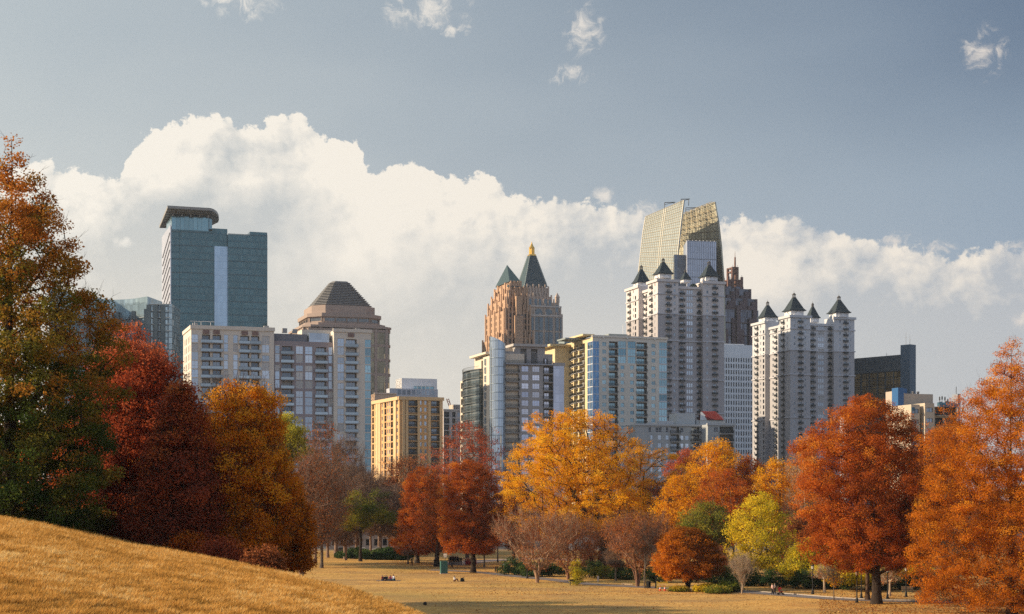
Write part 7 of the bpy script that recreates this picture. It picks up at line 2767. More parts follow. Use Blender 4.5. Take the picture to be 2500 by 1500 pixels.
def pose(kind):
    """named joints of a figure 1.74 m tall that faces -y"""
    P = dict(pel=(0, 0, .95), sp1=(0, .01, 1.12), chest=(0, .0, 1.33), neck=(0, .01, 1.47), head=(0, -.015, 1.58), top=(0, -.005, 1.69))
    for sx, n in ((-1, 'r'), (1, 'l')):
        P.update({n + 'hip': (sx * .09, 0, .90), n + 'kne': (sx * .10, -.02, .50), n + 'ank': (sx * .10, .02, .09), n + 'toe': (sx * .12, -.14, .035),
                  n + 'sho': (sx * .18, .01, 1.40), n + 'elb': (sx * .235, .03, 1.13), n + 'wri': (sx * .235, -.05, .90), n + 'han': (sx * .23, -.075, .82)})
    if kind == 'walk':
        P.update(lkne=(.09, -.14, .52), lank=(.09, -.10, .10), ltoe=(.09, -.26, .07), rkne=(-.09, .04, .50), rank=(-.09, .26, .13), rtoe=(-.09, .16, .04))
    if kind == 'push':
        P.update(lkne=(.09, -.12, .52), lank=(.09, -.08, .10), ltoe=(.09, -.24, .07), rkne=(-.09, .06, .50), rank=(-.09, .24, .12), rtoe=(-.09, .13, .04),
                 lelb=(.22, -.10, 1.16), lwri=(.20, -.34, 1.06), lhan=(.19, -.42, 1.05), relb=(-.22, -.10, 1.16), rwri=(-.20, -.34, 1.06), rhan=(-.19, -.42, 1.05))
    if kind == 'front':                                   # hands clasped in front
        for sx, n in ((-1, 'r'), (1, 'l')):
            P.update({n + 'elb': (sx * .24, .0, 1.14), n + 'wri': (sx * .08, -.17, 1.0), n + 'han': (sx * .02, -.19, .96)})
    if kind == 'sit':                                     # on the ground, knees up, arms round the knees
        d = .83
        P = {k: (x, y, z - d) for k, (x, y, z) in P.items()}
        for sx, n in ((-1, 'r'), (1, 'l')):
            P.update({n + 'hip': (sx * .10, 0, .11), n + 'kne': (sx * .15, -.36, .42), n + 'ank': (sx * .13, -.55, .08), n + 'toe': (sx * .13, -.70, .04),
                      n + 'elb': (sx * .24, -.10, .33), n + 'wri': (sx * .16, -.32, .38), n + 'han': (sx * .10, -.40, .38)})
    if kind == 'cross':                                   # cross-legged, leaning a little forward
        d = .84
        P = {k: (x, y - max(0, z - .95) * .25, z - d) for k, (x, y, z) in P.items()}
        for sx, n in ((-1, 'r'), (1, 'l')):
            P.update({n + 'hip': (sx * .10, 0, .11), n + 'kne': (sx * .36, -.28, .16), n + 'ank': (-sx * .08, -.36, .08), n + 'toe': (-sx * .18, -.42, .06),
                      n + 'elb': (sx * .25, -.16, .32), n + 'wri': (sx * .14, -.34, .24), n + 'han': (sx * .08, -.40, .22)})
    if kind == 'crouch':
        d = .52
        P = {k: (x, y - max(0, z - .95) * .5, z - d) for k, (x, y, z) in P.items()}
        P.update(lhip=(.09, 0, .40), lkne=(.14, -.38, .46), lank=(.12, -.30, .09), ltoe=(.12, -.46, .035), rhip=(-.09, 0, .40), rkne=(-.12, -.22, .08), rank=(-.12, .18, .10), rtoe=(-.12, .14, .03),
                 lelb=(.24, -.36, .66), lwri=(.10, -.52, .86), lhan=(.05, -.56, .92), relb=(-.24, -.36, .66), rwri=(-.10, -.52, .86), rhan=(-.05, -.56, .92))
    if kind == 'bend':                                    # bowed over a cart
        P.update(sp1=(0, -.10, 1.08), chest=(0, -.28, 1.20), neck=(0, -.40, 1.27), head=(0, -.50, 1.31), top=(0, -.60, 1.35))
        for sx, n in ((-1, 'r'), (1, 'l')):
            P.update({n + 'sho': (sx * .18, -.32, 1.23), n + 'elb': (sx * .20, -.46, 1.02), n + 'wri': (sx * .15, -.62, .88), n + 'han': (sx * .14, -.69, .84)})
    return P


BODY = {}


def body_mesh(kind):
    if kind in BODY:
        return BODY[kind]
    P = pose(kind)
    J, R, E, ix = [], [], [], {}
    def add(n, p, r):
        ix[n] = len(J); J.append(p); R.append(r)
    rad = dict(pel=.125, sp1=.115, chest=.13, neck=.052, head=.085, top=.062)
    for n in ('pel', 'sp1', 'chest', 'neck', 'head', 'top'):
        add(n, P[n], rad[n])
    E += [(0, 1), (1, 2), (2, 3), (3, 4), (4, 5)]
    h = Vector(P['head'])
    f = Vector((0, -1, 0)) if kind != 'bend' else Vector((0, -.5, -.85))
    add('nose', tuple(h + f * .095 + Vector((0, 0, -.005))), .014); E.append((ix['head'], ix['nose']))
    for n in 'rl':
        sx = -1 if n == 'r' else 1
        for q, r in (('hip', .088), ('kne', .056), ('ank', .040), ('toe', .036)):
            add(n + q, P[n + q], r)
        E += [(0, ix[n + 'hip']), (ix[n + 'hip'], ix[n + 'kne']), (ix[n + 'kne'], ix[n + 'ank']), (ix[n + 'ank'], ix[n + 'toe'])]
        for q, r in (('sho', .058), ('elb', .040), ('wri', .027), ('han', .030)):
            add(n + q, P[n + q], r)
        E += [(2, ix[n + 'sho']), (ix[n + 'sho'], ix[n + 'elb']), (ix[n + 'elb'], ix[n + 'wri']), (ix[n + 'wri'], ix[n + 'han'])]
        # five fingers, curled, of unequal length, and a thumb from the side of the palm
        w, ha = Vector(P[n + 'wri']), Vector(P[n + 'han'])
        d = (ha - w).normalized()
        side = d.cross(Vector((0, 1, .2))).normalized()
        curl = d.cross(side).normalized() * (.4)
        for k, (o, L) in enumerate(((-.028, .062), (-.009, .075), (.010, .070), (.028, .055))):
            a = ha + side * o + d * .03
            b = a + (d + curl * .5).normalized() * L * .55
            c = b + (d + curl * 1.6).normalized() * L * .45
            for q, (pp, r) in enumerate(((a, .0095), (b, .0085), (c, .0075))):
                add('%sf%d%d' % (n, k, q), tuple(pp), r)
            E += [(ix[n + 'han'], ix['%sf%d0' % (n, k)]), (ix['%sf%d0' % (n, k)], ix['%sf%d1' % (n, k)]), (ix['%sf%d1' % (n, k)], ix['%sf%d2' % (n, k)])]
        a = w.lerp(ha, .6) - side * .036 * sx
        b = a - side * .02 * sx + d * .035
        add(n + 't0', tuple(a), .011); add(n + 't1', tuple(b), .009)
        E += [(ix[n + 'wri'], ix[n + 't0']), (ix[n + 't0'], ix[n + 't1'])]
    BODY[kind] = (skin_mesh('body_' + kind, J, E, R, SKIN_M), P)
    return BODY[kind]


CLOTH = {}


def cloth_mesh(kind, what):
    key = (kind, what)
    if key in CLOTH:
        return CLOTH[key]
    P = pose(kind)
    names, R, E = [], [], []
    if what in ('jacket', 'coat', 'shirt'):
        k = 1.22 if what == 'coat' else 1.15
        names = ['pel', 'sp1', 'chest', 'nk', 'rsho', 'relb', 'rwri', 'lsho', 'lelb', 'lwri']
        P['nk'] = tuple(Vector(P['chest']).lerp(Vector(P['neck']), .75))
        R = [.135 * k, .128 * k, .145 * k, .075, .078 * k, .056 * k, .042 * k, .078 * k, .056 * k, .042 * k]
        E = [(0, 1), (1, 2), (2, 3), (2, 4), (4, 5), (5, 6), (2, 7), (7, 8), (8, 9)]
    elif what == 'trousers':
        names = ['pel', 'rhip', 'rkne', 'rank', 'lhip', 'lkne', 'lank']
        R = [.135, .105, .078, .062, .105, .078, .062]
        E = [(0, 1), (1, 2), (2, 3), (0, 4), (4, 5), (5, 6)]
    elif what == 'dress':
        P['hem'] = (0, 0, .10); P['mid'] = (0, 0, .50); P['nk'] = tuple(Vector(P['chest']).lerp(Vector(P['neck']), .35))
        names = ['hem', 'mid', 'pel', 'sp1', 'chest', 'nk']
        R = [.30, .23, .16, .125, .135, .10]
        E = [(0, 1), (1, 2), (2, 3), (3, 4), (4, 5)]
    elif what == 'hair' or what == 'long_hair':
        h, t = Vector(P['head']), Vector(P['top'])
        up = (t - h).normalized()
        P['h0'] = tuple(h + Vector((0, .045, 0)) + up * .02); P['h1'] = tuple(t + Vector((0, .012, 0)) + up * .015)
        P['h2'] = tuple(h + Vector((0, .07, 0)) - up * (.20 if what == 'long_hair' else .05))
        names = ['h1', 'h0', 'h2']
        R = [.075, .086, .06]
        E = [(0, 1), (1, 2)]
    elif what == 'shoe_r' or what == 'shoe_l':
        n = what[-1]
        P['heel'] = tuple(Vector(P[n + 'ank']) + Vector((0, .04, -.05)))
        names = ['heel', n + 'toe']
        R = [.052, .046]
        E = [(0, 1)]
    CLOTH[key] = skin_mesh(what, [P[n] for n in names], E, R, SKIN_M)
    return CLOTH[key]


COLM = {}


def cl(c):
    if c not in COLM:
        COLM[c] = plain("cloth_%d" % len(COLM), c, 0.85, 0, 0.15, 0.08)
    return COLM[c]


def person(x, y, kind, label, outfit, face=0.0, sc=1.0, group=None, hair=(0.03, 0.02, 0.015), skin=None, z=None):
    """face: turn about the vertical in degrees, 0 looks towards -y"""
    me, _ = body_mesh(kind)
    o = link('person', me)
    o.location = (x, y, (tz(x, y) if z is None else z) + 0.01)
    o.rotation_euler = (0, 0, math.radians(face))
    o.scale = (sc, sc, sc)
    tag(o, label, 'person', group)
    if skin:
        o.material_slots[0].link = 'OBJECT'
        o.material_slots[0].material = cl(skin)
    for what, c in list(outfit.items()) + [('hair' if 'long_hair' not in outfit else None, hair)]:
        if what is None:
            continue
        for w in (('shoe_r', 'shoe_l') if what == 'shoe' else (what,)):
            q = link('shoe' if what == 'shoe' else ('hair' if 'hair' in w else w), cloth_mesh(kind, w), o)
            q.material_slots[0].link = 'OBJECT'
            q.material_slots[0].material = cl(c)
    return o


def people():
    BLK, WHT, RED = (0.012, 0.013, 0.018), (0.75, 0.74, 0.72), (0.20, 0.012, 0.025)
    rng = random.Random(2)
    g = lambda u, v: on_ground(u, v)
    # the wedding party under the red trees
    suit = {'jacket': BLK, 'trousers': BLK, 'shoe': (0.01, 0.01, 0.01)}
    where = ["groomsman in dark suit, outermost of the front row by the green cabinet", "second groomsman of the front row, dark suit", "third groomsman of the front row, dark suit", "fourth groomsman of the front row, dark suit", "fifth groomsman of the front row, dark suit",
             "groom in a dark suit standing next to the bride"]
    for i, u in enumerate((1098, 1103.5, 1109, 1114.5, 1120, 1125.5)):
        p = g(u, 1381)
        person(p.x, p.y, ('stand', 'front')[i % 2], where[i], suit, rng.uniform(-12, 12), rng.uniform(0.98, 1.06), "wedding party under the oval red trees")
    for i, u in enumerate((1100.5, 1106, 1111.5, 1117.2)):
        p = g(u, 1377.5)
        person(p.x, p.y, 'stand', "dark suited man in the wedding party's back row, %s" % ("nearest the cabinet", "second from the cabinet", "third from the cabinet", "next to the groom's side")[i], suit, rng.uniform(-12, 12), rng.uniform(1.0, 1.07), "wedding party under the oval red trees")
    p = g(1131.6, 1381)
    person(p.x, p.y, 'front', "bride in a long white dress in the wedding party", {'dress': WHT, 'long_hair': (0.10, 0.06, 0.03)}, -5, 0.97, "wedding party under the oval red trees")
    for i, u in enumerate((1138, 1142.4, 1146.8, 1151, 1156.5, 1161)):
        p = g(u, 1381)
        person(p.x, p.y, ('front', 'stand')[i % 2], "bridesmaid in a long dark red dress, %s" % ("next to the bride", "second from the bride", "third from the bride", "just before the dark trunk", "half behind the dark trunk", "at the outer end of the party")[i],
               {'dress': RED, 'long_hair': ((0.05, 0.03, 0.02), (0.16, 0.09, 0.04))[i % 2]}, rng.uniform(-10, 15), rng.uniform(0.93, 0.98), "wedding party under the oval red trees")
    p = g(1103, 1386)
    person(p.x, p.y, 'crouch', "crouching photographer in dark clothes before the wedding party", {'jacket': BLK, 'trousers': (0.02, 0.02, 0.03), 'shoe': (0.01, 0.01, 0.01)}, 160)
    p = g(1061.5, 1384)
    person(p.x, p.y, 'stand', "person in dark clothes standing beside a dark trunk", {'jacket': (0.02, 0.02, 0.025), 'trousers': (0.03, 0.03, 0.04), 'shoe': (0.01, 0.01, 0.01)}, 40, 0.98)
    p = g(1005.5, 1382)
    person(p.x, p.y, 'walk', "person in dark clothes between the hedge and the forked red tree", {'jacket': (0.03, 0.025, 0.02), 'trousers': (0.02, 0.02, 0.03), 'shoe': (0.01, 0.01, 0.01)}, 70, 0.98)
    p = g(1227, 1394)
    person(p.x, p.y, 'bend', "person in a pale blue shirt bending over a black cart", {'shirt': (0.36, 0.42, 0.56), 'trousers': (0.07, 0.03, 0.03), 'shoe': (0.02, 0.02, 0.02)}, 75, 1.0)
    # picnic on the grass
    for u, v, kind, c, tr, fc, lab, lh in ((933.5, 1418, 'sit', (0.20, 0.03, 0.03), (0.05, 0.05, 0.08), 60, "picnicker in a maroon shirt sitting on the blanket's west end", 0), (939.5, 1418.6, 'cross', BLK, (0.03, 0.03, 0.04), 20, "picnicker in black sitting cross-legged beside the maroon shirt", 0),
                                           (944, 1418.2, 'sit', (0.02, 0.03, 0.035), (0.02, 0.04, 0.05), -20, "picnicker in black with raised knees in the middle of the blanket", 1), (954, 1418, 'cross', (0.45, 0.10, 0.16), (0.07, 0.12, 0.20), -30, "picnicker in a pink top on the blanket", 1)):
        p = g(u, v)
        o = {'shirt': c, 'trousers': tr, 'shoe': (0.03, 0.03, 0.03)}
        if lh: o['long_hair'] = (0.04, 0.025, 0.015)
        person(p.x, p.y, kind, lab, o, fc, 1.05, "picnickers on the dry meadow", z=tz(p.x, p.y) + 0.03)
    p = g(962.5, 1418)
    person(p.x, p.y, 'cross', "picnicker in a white top and teal trousers on the blanket's east end", {'coat': (0.66, 0.66, 0.68), 'trousers': (0.03, 0.12, 0.15), 'shoe': (0.05, 0.05, 0.05)}, -60, 1.15, "picnickers on the dry meadow", z=tz(p.x, p.y) + 0.03)
    mb = MB()
    a = g(948, 1418.4)
    n = 10
    for i in range(n):
        for j in range(4):
            f_ = lambda i, j: (a.x - 2.0 + 4.0 * i / n, a.y - 0.9 + 1.8 * j / 4, tz(a.x - 2.0 + 4.0 * i / n, a.y - 0.9 + 1.8 * j / 4) + 0.022 + 0.006 * math.sin(i * 2.3 + j))
            mb.quad(f_(i, j), f_(i + 1, j), f_(i + 1, j + 1), f_(i, j + 1))
    tag(mb.build('blanket', plain("blanket_blue", (0.10, 0.10, 0.13), 0.95)), "dark picnic blanket spread under the seated group", 'blanket')
    p = g(1109.5, 1420)
    person(p.x, p.y, 'sit', "lone person in a white shirt sitting on the meadow", {'shirt': (0.72, 0.70, 0.66), 'trousers': (0.16, 0.07, 0.04), 'shoe': (0.05, 0.03, 0.02)}, 75, 1.1)
    p = g(1128.5, 1420.5)
    o = empty('backpack', (p.x, p.y, tz(p.x, p.y)), 0.4)
    tag(o, "black backpack with its flap up beside the lone seated person", 'bag')
    bk = plain("backpack_black", (0.012, 0.02, 0.022), 0.8)
    mb = MB(); mb.prism([(-.34, -.22), (.34, -.22), (.38, 0), (.3, .22), (-.3, .22), (-.38, 0)], 0, 0.42, 0, [(-.30, -.18), (.30, -.18), (.33, 0), (.26, .2), (-.26, .2), (-.33, 0)])
    mb.build('body', bk, o)
    mb = MB(); mb.quad((-.28, .18, .42), (.28, .18, .42), (.36, .30, .66), (-.10, .30, .60)); mb.bar((.28, .0, .42), (.36, .05, .70), .03); mb.bar((-.2, -.2, .1), (.2, -.2, .1), .05); mb.build('flap', bk, o)
    # two women with a pushchair on the path
    a = g(1885.5, 1454)
    person(a.x, a.y, 'walk', "woman in a pale pink jacket walking beside the pushchair", {'coat': (0.62, 0.40, 0.36), 'trousers': (0.02, 0.02, 0.03), 'shoe': (0.5, 0.45, 0.42), 'long_hair': (0.30, 0.19, 0.09)}, 95, 0.97)
    a = g(1891.5, 1453)
    person(a.x, a.y, 'push', "woman in a grey jacket pushing the red pushchair", {'coat': (0.22, 0.19, 0.18), 'trousers': (0.02, 0.02, 0.03), 'shoe': (0.3, 0.28, 0.28), 'long_hair': (0.20, 0.14, 0.08)}, 90, 0.97)
    o = empty('pushchair', (a.x + 0.78, a.y, tz(a.x + 0.78, a.y) + 0.01))
    tag(o, "red pushchair with a black hood on the park path", 'pushchair')
    red, bl = plain("pushchair_red", (0.42, 0.025, 0.025), 0.8), plain("pushchair_black", (0.015, 0.015, 0.017), 0.6)
    mb = MB()
    for s in (-.25, .25):
        mb.bar((-.38, s, 1.02), (.05, s, .45), .02); mb.bar((.05, s, .45), (.38, s, .14), .02); mb.bar((-.02, s, .5), (-.28, s, .14), .02)
    mb.bar((-.38, -.25, 1.02), (-.38, .25, 1.02), .022)
    mb.build('frame', bl, o)
    for x, s, r in ((.38, -.26, .13), (.38, .26, .13), (-.28, -.26, .14), (-.28, .26, .14)):
        mb = MB()
        mb.bar((x, s - .025, r), (x, s + .025, r), r, 14)
        mb.build('wheel', bl, o)
    mb = MB()
    mb.prism([(-.15, -.22), (.32, -.22), (.32, .22), (-.15, .22)], .40, .52, 0, [(-.22, -.22), (.34, -.22), (.34, .22), (-.22, .22)])
    mb.prism([(-.22, -.22), (-.10, -.22), (-.10, .22), (-.22, .22)], .52, .98, 0, [(-.34, -.22), (-.24, -.22), (-.24, .22), (-.34, .22)])
    mb.build('seat', red, o)
    mb = MB()
    for i in range(6):
        t0, t1 = math.pi * (.12 + .5 * i / 6), math.pi * (.12 + .5 * (i + 1) / 6)
        A_ = lambda t: (-.14 - .0 + .36 * math.cos(math.pi - t) * -1 * .9, .72 + .34 * math.sin(t))
        (x0, z0), (x1, z1) = A_(t0), A_(t1)
        mb.quad((x0, -.24, z0), (x1, -.24, z1), (x1, .24, z1), (x0, .24, z0))
        mb.quad((x0, -.24, z0), (x1, -.24, z1), (-.14, -.24, .72)); mb.quad((x0, .24, z0), (x1, .24, z1), (-.14, .24, .72))
    mb.build('hood', red, o)
    mb = MB(); mb.box(-.2, .25, -.2, .2, .2, .34); mb.build('basket', bl, o)


people()


# ------------------------------------------------------------------ park furniture and cars
def lamp_post(u, v, label, h=4.0):
    p = on_ground(u, v)
    o = empty('street_lamp', (p.x, p.y, tz(p.x, p.y)))
    tag(o, label, 'lamp', "black lamp posts along the park path")
    m = plain("lamp_black", (0.012, 0.013, 0.014), 0.5, 0.3)
    mb = MB(); mb.lathe((0, 0, 0), [(.24, 0), (.24, .14), (.17, .2), (.15, .55), (.11, .65), (.09, .8)], 12); mb.build('base', m, o)
    mb = MB(); mb.lathe((0, 0, 0), [(.085, .75), (.06, h - .7), (.09, h - .66), (.05, h - .6)], 10); mb.build('pole', m, o)
    mb = MB()
    mb.lathe((0, 0, h - .6), [(.12, 0), (.2, .08), (.05, .09)], 10); mb.lathe((0, 0, h - .6), [(.26, .52), (.14, .66), (.03, .74)], 10)
    for k in range(4):
        t = k * math.pi / 2; mb.bar((.18 * math.cos(t), .18 * math.sin(t), h - .53), (.23 * math.cos(t), .23 * math.sin(t), h - .08), .015)
    mb.build('lantern', m, o)
    mb = MB(); mb.lathe((0, 0, h - .6), [(.15, .1), (.2, .5)], 10); mb.build('lamp_glass', plain("lamp_glass", (0.5, 0.47, 0.40), 0.4), o)
    return o


def furniture():
    g = on_ground
    black = plain("park_black", (0.014, 0.015, 0.016), 0.6, 0.1)
    for u, v, lab in ((2092, 1472, "black lamp post standing free on the grass beside the big red tree"), (2103, 1461, "black lamp post across the path from the big red tree"), (1984, 1451, "black lamp post among dark shrubs behind the kerb"), (1287.5, 1413, "black lamp post at the path beneath the widest myrtle"),
                      (2212, 1458, "black lamp post in front of the park bench"), (2167, 1462, "thin black lamp post east of the thick trunk")):
        lamp_post(u, v, lab)
    # green utility cabinet and the white notice on its pole
    p = g(1083.5, 1401)
    o = empty('utility_cabinet', (p.x, p.y, tz(p.x, p.y)), math.radians(14))
    tag(o, "tall green metal utility cabinet under the red trees", 'cabinet')
    gm = plain("cabinet_green", (0.045, 0.15, 0.13), 0.5, 0.2)
    mb = MB(); mb.box(-.62, .62, -.45, .45, .12, 2.2); mb.box(-.66, .66, -.49, .49, 2.2, 2.27); mb.build('body', gm, o)
    mb = MB(); mb.box(-.68, .68, -.5, .5, 0, .118); mb.build('plinth', slab_c, o)
    mb = MB(); mb.box(-.55, -.02, -.475, -.452, .25, 2.1); mb.build('door', gm, o)
    mb = MB(); mb.box(.02, .55, -.475, -.452, .25, 2.1); mb.build('door', gm, o)
    q = g(1085, 1398)
    o = empty('notice_sign', (q.x + .1, q.y + 1.2, tz(q.x, q.y)))
    tag(o, "small white notice on a post above the green cabinet", 'sign')
    mb = MB(); mb.bar((0, 0, 0), (0, 0, 3.5), .05); mb.build('post', black, o)
    mb = MB(); mb.box(-.32, .32, -.07, -.052, 3.0, 3.4); mb.box(-.26, .26, -.075, -.056, 2.72, 2.9); mb.build('panel', plain("notice_white", (0.72, 0.72, 0.70)), o)
    for u, lab in ((1209.3, "dark wooden bollard nearer the trees"), (1213.8, "dark wooden bollard nearer the black cart")):
        p = g(u, 1396)
        mb = MB(); mb.lathe((0, 0, 0), [(.13, 0), (.13, .9), (.10, .98), (.02, 1.0)], 10)
        o = mb.build('bollard', plain("bollard_wood", (0.05, 0.035, 0.025), 0.9)); o.location = (p.x, p.y, tz(p.x, p.y)); tag(o, lab, 'bollard', "bollards by the path")
    p = g(1238, 1394)
    o = empty('cart', (p.x, p.y, tz(p.x, p.y)), 0.1)
    tag(o, "black wheeled cart beside the bending person", 'cart')
    mb = MB(); mb.prism([(-.55, -.35), (.55, -.35), (.55, .35), (-.55, .35)], .25, .95, 0, [(-.62, -.4), (.62, -.4), (.62, .4), (-.62, .4)]); mb.build('body', black, o)
    mb = MB(); mb.box(-.66, .66, -.44, .44, .952, 1.02); mb.build('lid', black, o)
    for s in (-.42, .42):
        mb = MB(); mb.bar((-.35 if s < 0 else .35, -.36, .15), (-.35 if s < 0 else .35, -.28, .15), .15, 12); mb.build('wheel', black, o)
    mb = MB(); mb.bar((-.66, -.3, 1.0), (-.95, -.3, 1.12), .025); mb.bar((-.66, .3, 1.0), (-.95, .3, 1.12), .025); mb.bar((-.95, -.3, 1.12), (-.95, .3, 1.12), .025); mb.build('handle', black, o)
    p = g(1392, 1430)
    o = empty('grill', (p.x, p.y, tz(p.x, p.y)))
    tag(o, "black park grill on a post beside the little conifer", 'grill')
    mb = MB(); mb.bar((0, 0, 0), (0, 0, .7), .07); mb.build('post', black, o)
    mb = MB(); mb.prism([(-.1, -.25), (.5, -.25), (.5, .25), (-.1, .25)], .70, .78); mb.box(-.1, -.06, -.25, .25, .78, 1.0); mb.box(-.06, .5, -.25, -.21, .78, .95); mb.box(-.06, .5, .21, .25, .78, .95); mb.build('firebox', black, o)
    p = g(1460, 1428)
    o = empty('post_sign', (p.x, p.y, tz(p.x, p.y)), 0.3)
    tag(o, "narrow white sign on a post beside the park path", 'sign')
    mb = MB(); mb.bar((0, 0.03, 0), (0, 0.03, 1.35), .04); mb.build('post', plain("post_grey", (0.2, 0.19, 0.18)), o)
    mb = MB(); mb.box(-.14, .14, -.035, -.012, .55, 1.38); mb.build('panel', plain("sign_cream", (0.62, 0.56, 0.50)), o)
    p = g(1583, 1436)
    o = empty('litter_bin', (p.x, p.y, tz(p.x, p.y)))
    tag(o, "black slatted litter bin at the foot of the twiggy myrtle", 'bin')
    mb = MB()
    for k in range(20):
        t = 2 * math.pi * k / 20
        mb.bar((.30 * math.cos(t), .30 * math.sin(t), .05), (.33 * math.cos(t), .33 * math.sin(t), .95), .035)
    mb.lathe((0, 0, 0), [(.27, .04), (.29, .9)], 14)
    mb.build('body', black, o)
    mb = MB(); mb.lathe((0, 0, 0), [(.36, .93), (.37, .98), (.22, 1.06), (.20, 1.0)], 16); mb.build('rim', black, o)
    p = g(1601.5, 1437)
    o = empty('information_post', (p.x, p.y, tz(p.x, p.y)))
    tag(o, "tall dark information post beside the yellow tape barrier", 'post')
    mb = MB(); mb.box(-.13, .13, -.07, .07, 0, 1.75); mb.build('post', black, o)
    mb = MB(); mb.box(-.16, .16, -.1, .1, 1.752, 1.82); mb.build('cap', black, o)
    # tape barrier with two cones in front
    p = g(1617, 1438)
    o = empty('tape_barrier', (p.x, p.y, tz(p.x, p.y)))
    tag(o, "yellow tape barrier strung between two stakes on the path", 'barrier')
    ym = plain("tape_yellow", (0.70, 0.50, 0.03), 0.6)
    for s in (-.8, .8):
        mb = MB(); mb.bar((s, 0, 0), (s, 0, 1.12), .035); mb.build('stake', plain("stake_yellow", (0.45, 0.34, 0.05)), o)
    for z in (.28, .92):
        mb = MB()
        for k in range(8):
            x0, x1 = -.8 + 1.6 * k / 8, -.8 + 1.6 * (k + 1) / 8
            s = lambda x: -.06 * math.cos(x * 1.9) + .05 * math.sin(x * 5 + z * 7)
            mb.quad((x0, -.045, z + s(x0)), (x1, -.045, z + s(x1)), (x1, -.045, z + s(x1) + .12), (x0, -.045, z + s(x0) + .12))
        mb.build('tape', ym, o)
    for u, lab in ((1611.8, "orange traffic cone nearer the information post"), (1623, "orange traffic cone nearer the domed tree")):
        p = g(u, 1443)
        o = empty('traffic_cone', (p.x, p.y, tz(p.x, p.y)))
        tag(o, lab, 'cone', "orange cones before the barrier")
        om = plain("cone_orange", (0.62, 0.07, 0.015), 0.5)
        mb = MB(); mb.box(-.2, .2, -.2, .2, 0, .05); mb.build('base', om, o)
        mb = MB(); mb.lathe((0, 0, 0), [(.165, .05), (.115, .32), (.075, .5), (.035, .75)], 14); mb.build('body', om, o)
        mb = MB(); mb.lathe((0, 0, 0), [(.120, .32), (.080, .5)], 14); mb.build('band', plain("cone_white", (0.75, 0.75, 0.75)), o)
    p = g(2217, 1449)
    o = empty('park_bench', (p.x, p.y, tz(p.x, p.y)), math.radians(8))
    tag(o, "pale wooden park bench under the trees behind the path", 'bench')
    wd = plain("bench_wood", (0.34, 0.24, 0.14), 0.8)
    mb = MB()
    for k in range(4): mb.box(-.85, .85, -.22 + .12 * k, -.12 + .12 * k, .43, .46)
    mb.build('seat', wd, o)
    mb = MB()
    for k in range(4): mb.box(-.85, .85, .26, .29, .55 + .11 * k, .64 + .11 * k)
    mb.build('backrest', wd, o)
    for s in (-.7, .7):
        mb = MB(); mb.bar((s, -.18, 0), (s, -.18, .43), .03); mb.bar((s, .24, 0), (s, .31, .95), .03); mb.bar((s, -.18, .40), (s, .26, .40), .03); mb.build('leg', black, o)
    a, c = g(1518, 1428), g(1545, 1429)
    mb = MB(); mb.bar((a.x, a.y, tz(a.x, a.y) + .09), (c.x, c.y, tz(c.x, c.y) + .09), .10, 9, r2=.08); mb.bar((a.x + .3, a.y, tz(a.x, a.y) + .12), (a.x + .5, a.y - .2, tz(a.x, a.y) + .35), .04, 6, r2=.02)
    tag(mb.build('log', BARK['pale']), "pale fallen log lying beside the path", 'log')
    p = g(1037.5, 1478)
    mb = MB(); mb.lathe((0, 0, 0), [(.16, 0), (.24, .08), (.25, .2), (.19, .36), (.08, .43), (.03, .44)], 14); mb.bar((.12, -.05, .3), (.2, -.08, .46), .05, 6, r2=.03)
    o = mb.build('bag', plain("bag_black", (0.012, 0.012, 0.013), 0.8)); o.location = (p.x, p.y, tz(p.x, p.y)); tag(o, "small dark rounded bag alone on the shaded meadow", 'bag')
    # parked cars beyond the hedge
    def car(u, v, Y, label, paint, rz):
        x = wx(u, Y)
        o = empty('parked_car', (x, Y, tz(x, Y) + .01), math.radians(rz))
        tag(o, label, 'car', "cars parked along the street behind the hedge")
        pm = plain("car_" + label.split()[0], paint, 0.3, 0.0, 0.5, 0.03)
        gm = plain("car_glass", (0.02, 0.025, 0.03), 0.08, 0.2)
        prof = [(-2.2, .35), (-2.25, .75), (-2.1, .92), (-1.35, 1.0), (-.75, 1.42), (.75, 1.45), (1.45, 1.0), (2.1, .9), (2.25, .6), (2.2, .35)]
        mb = MB()
        k = len(prof)
        for y in (-.85, .85):
            for px, pz in prof:
                mb.v.append((px, y * (0.86 if pz > 1.2 else 1.0), pz))
        mb.f = [tuple(range(k)), tuple(range(2 * k - 1, k - 1, -1))] + [(i, k + i, k + (i + 1) % k, (i + 1) % k) for i in range(k)]
        mb.mi = [0] * len(mb.f)
        mb.build('body', pm, o)
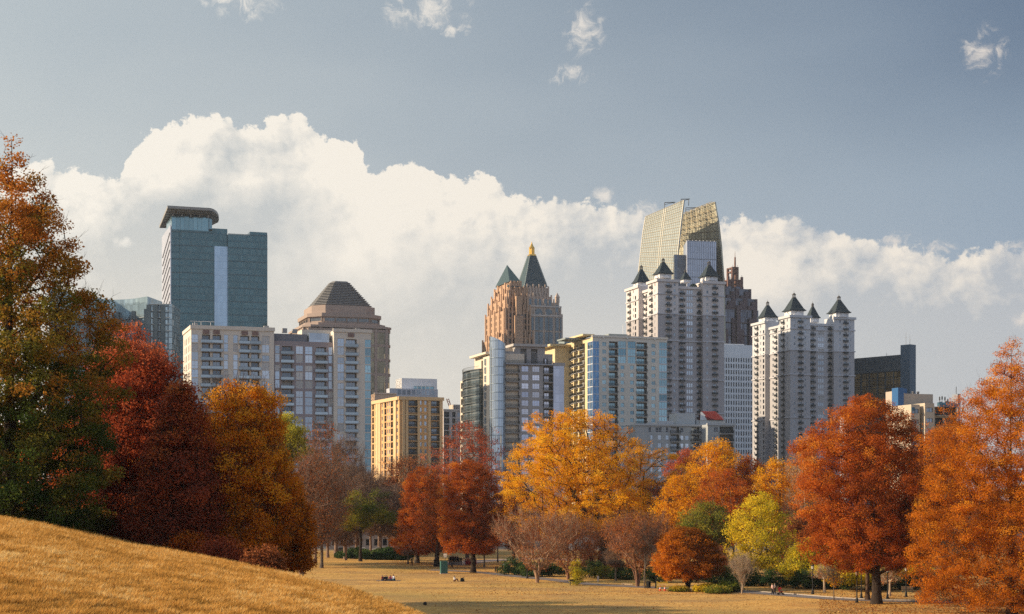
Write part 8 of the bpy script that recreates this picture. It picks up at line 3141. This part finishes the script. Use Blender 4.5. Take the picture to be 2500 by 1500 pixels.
        for y in (-1, 1):
            for w in (((-1.15, 1.04), (-.72, 1.36), (-.05, 1.38), (-.05, 1.04)), ((.03, 1.04), (.03, 1.38), (.70, 1.38), (1.22, 1.04))):
                m2 = MB(); m2.quad(*[(px, y * (.855 - (pz - 1.0) * .26), pz) for px, pz in w]); m2.build('window', gm, o)
        m2 = MB(); m2.quad((-1.30, -.66, 1.06), (-.80, -.62, 1.41), (-.80, .62, 1.41), (-1.30, .66, 1.06)); m2.build('windscreen', gm, o)
        for x_ in (-1.4, 1.35):
            for y in (-.86, .86):
                m2 = MB(); m2.bar((x_, y - .1, .33), (x_, y + .1, .33), .33, 16); w = m2.build('wheel', black, o)
                m3 = MB(); m3.bar((x_, y + (.101 if y > 0 else -.101), .33), (x_, y + (.112 if y > 0 else -.112), .33), .2, 10); m3.build('rim', plain("rim_grey", (0.4, 0.4, 0.4), 0.3, 0.5), w)
        for y in (-.6, .6):
            m2 = MB(); m2.box(-2.27, -2.2, y - .16, y + .16, .62, .76); m2.build('headlight', plain("headlight", (0.7, 0.7, 0.7), 0.2), o)
        return o
    car(884, 1338, 415, "white car behind the low west end of the hedge", (0.72, 0.72, 0.72), 4)
    car(928, 1338, 422, "silver white car by the olive green tree's trunk", (0.62, 0.63, 0.64), 2)
    car(962, 1338, 412, "black car parked between two pale cars", (0.02, 0.02, 0.022), 5)
    car(994, 1340, 410, "pale car half hidden by the narrow oval red tree", (0.66, 0.66, 0.66), 3)
    car(836, 1338, 420, "dark grey car at the west end of the row", (0.06, 0.065, 0.07), 3)


furniture()
# ------------------------------------------------------------------ haze over the city
def build_haze():
    m, T = mat_new("thin_haze")
    out = T.n('ShaderNodeOutputMaterial')
    v = T.n('ShaderNodeVolumePrincipled')
    v.inputs['Color'].default_value = (0.82, 0.88, 0.96, 1)
    v.inputs['Density'].default_value = 0.00006
    v.inputs['Anisotropy'].default_value = 0.2
    T.t.links.new(v.outputs[0], out.inputs['Volume'])
    mb = MB()
    mb.box(-2700, 2700, -2700, 2700, -4, 300)
    o = mb.build('haze', m)
    o["kind"] = "stuff"
    o.display_type = 'WIRE'


build_haze()
print("DONE objects", len(bpy.data.objects))
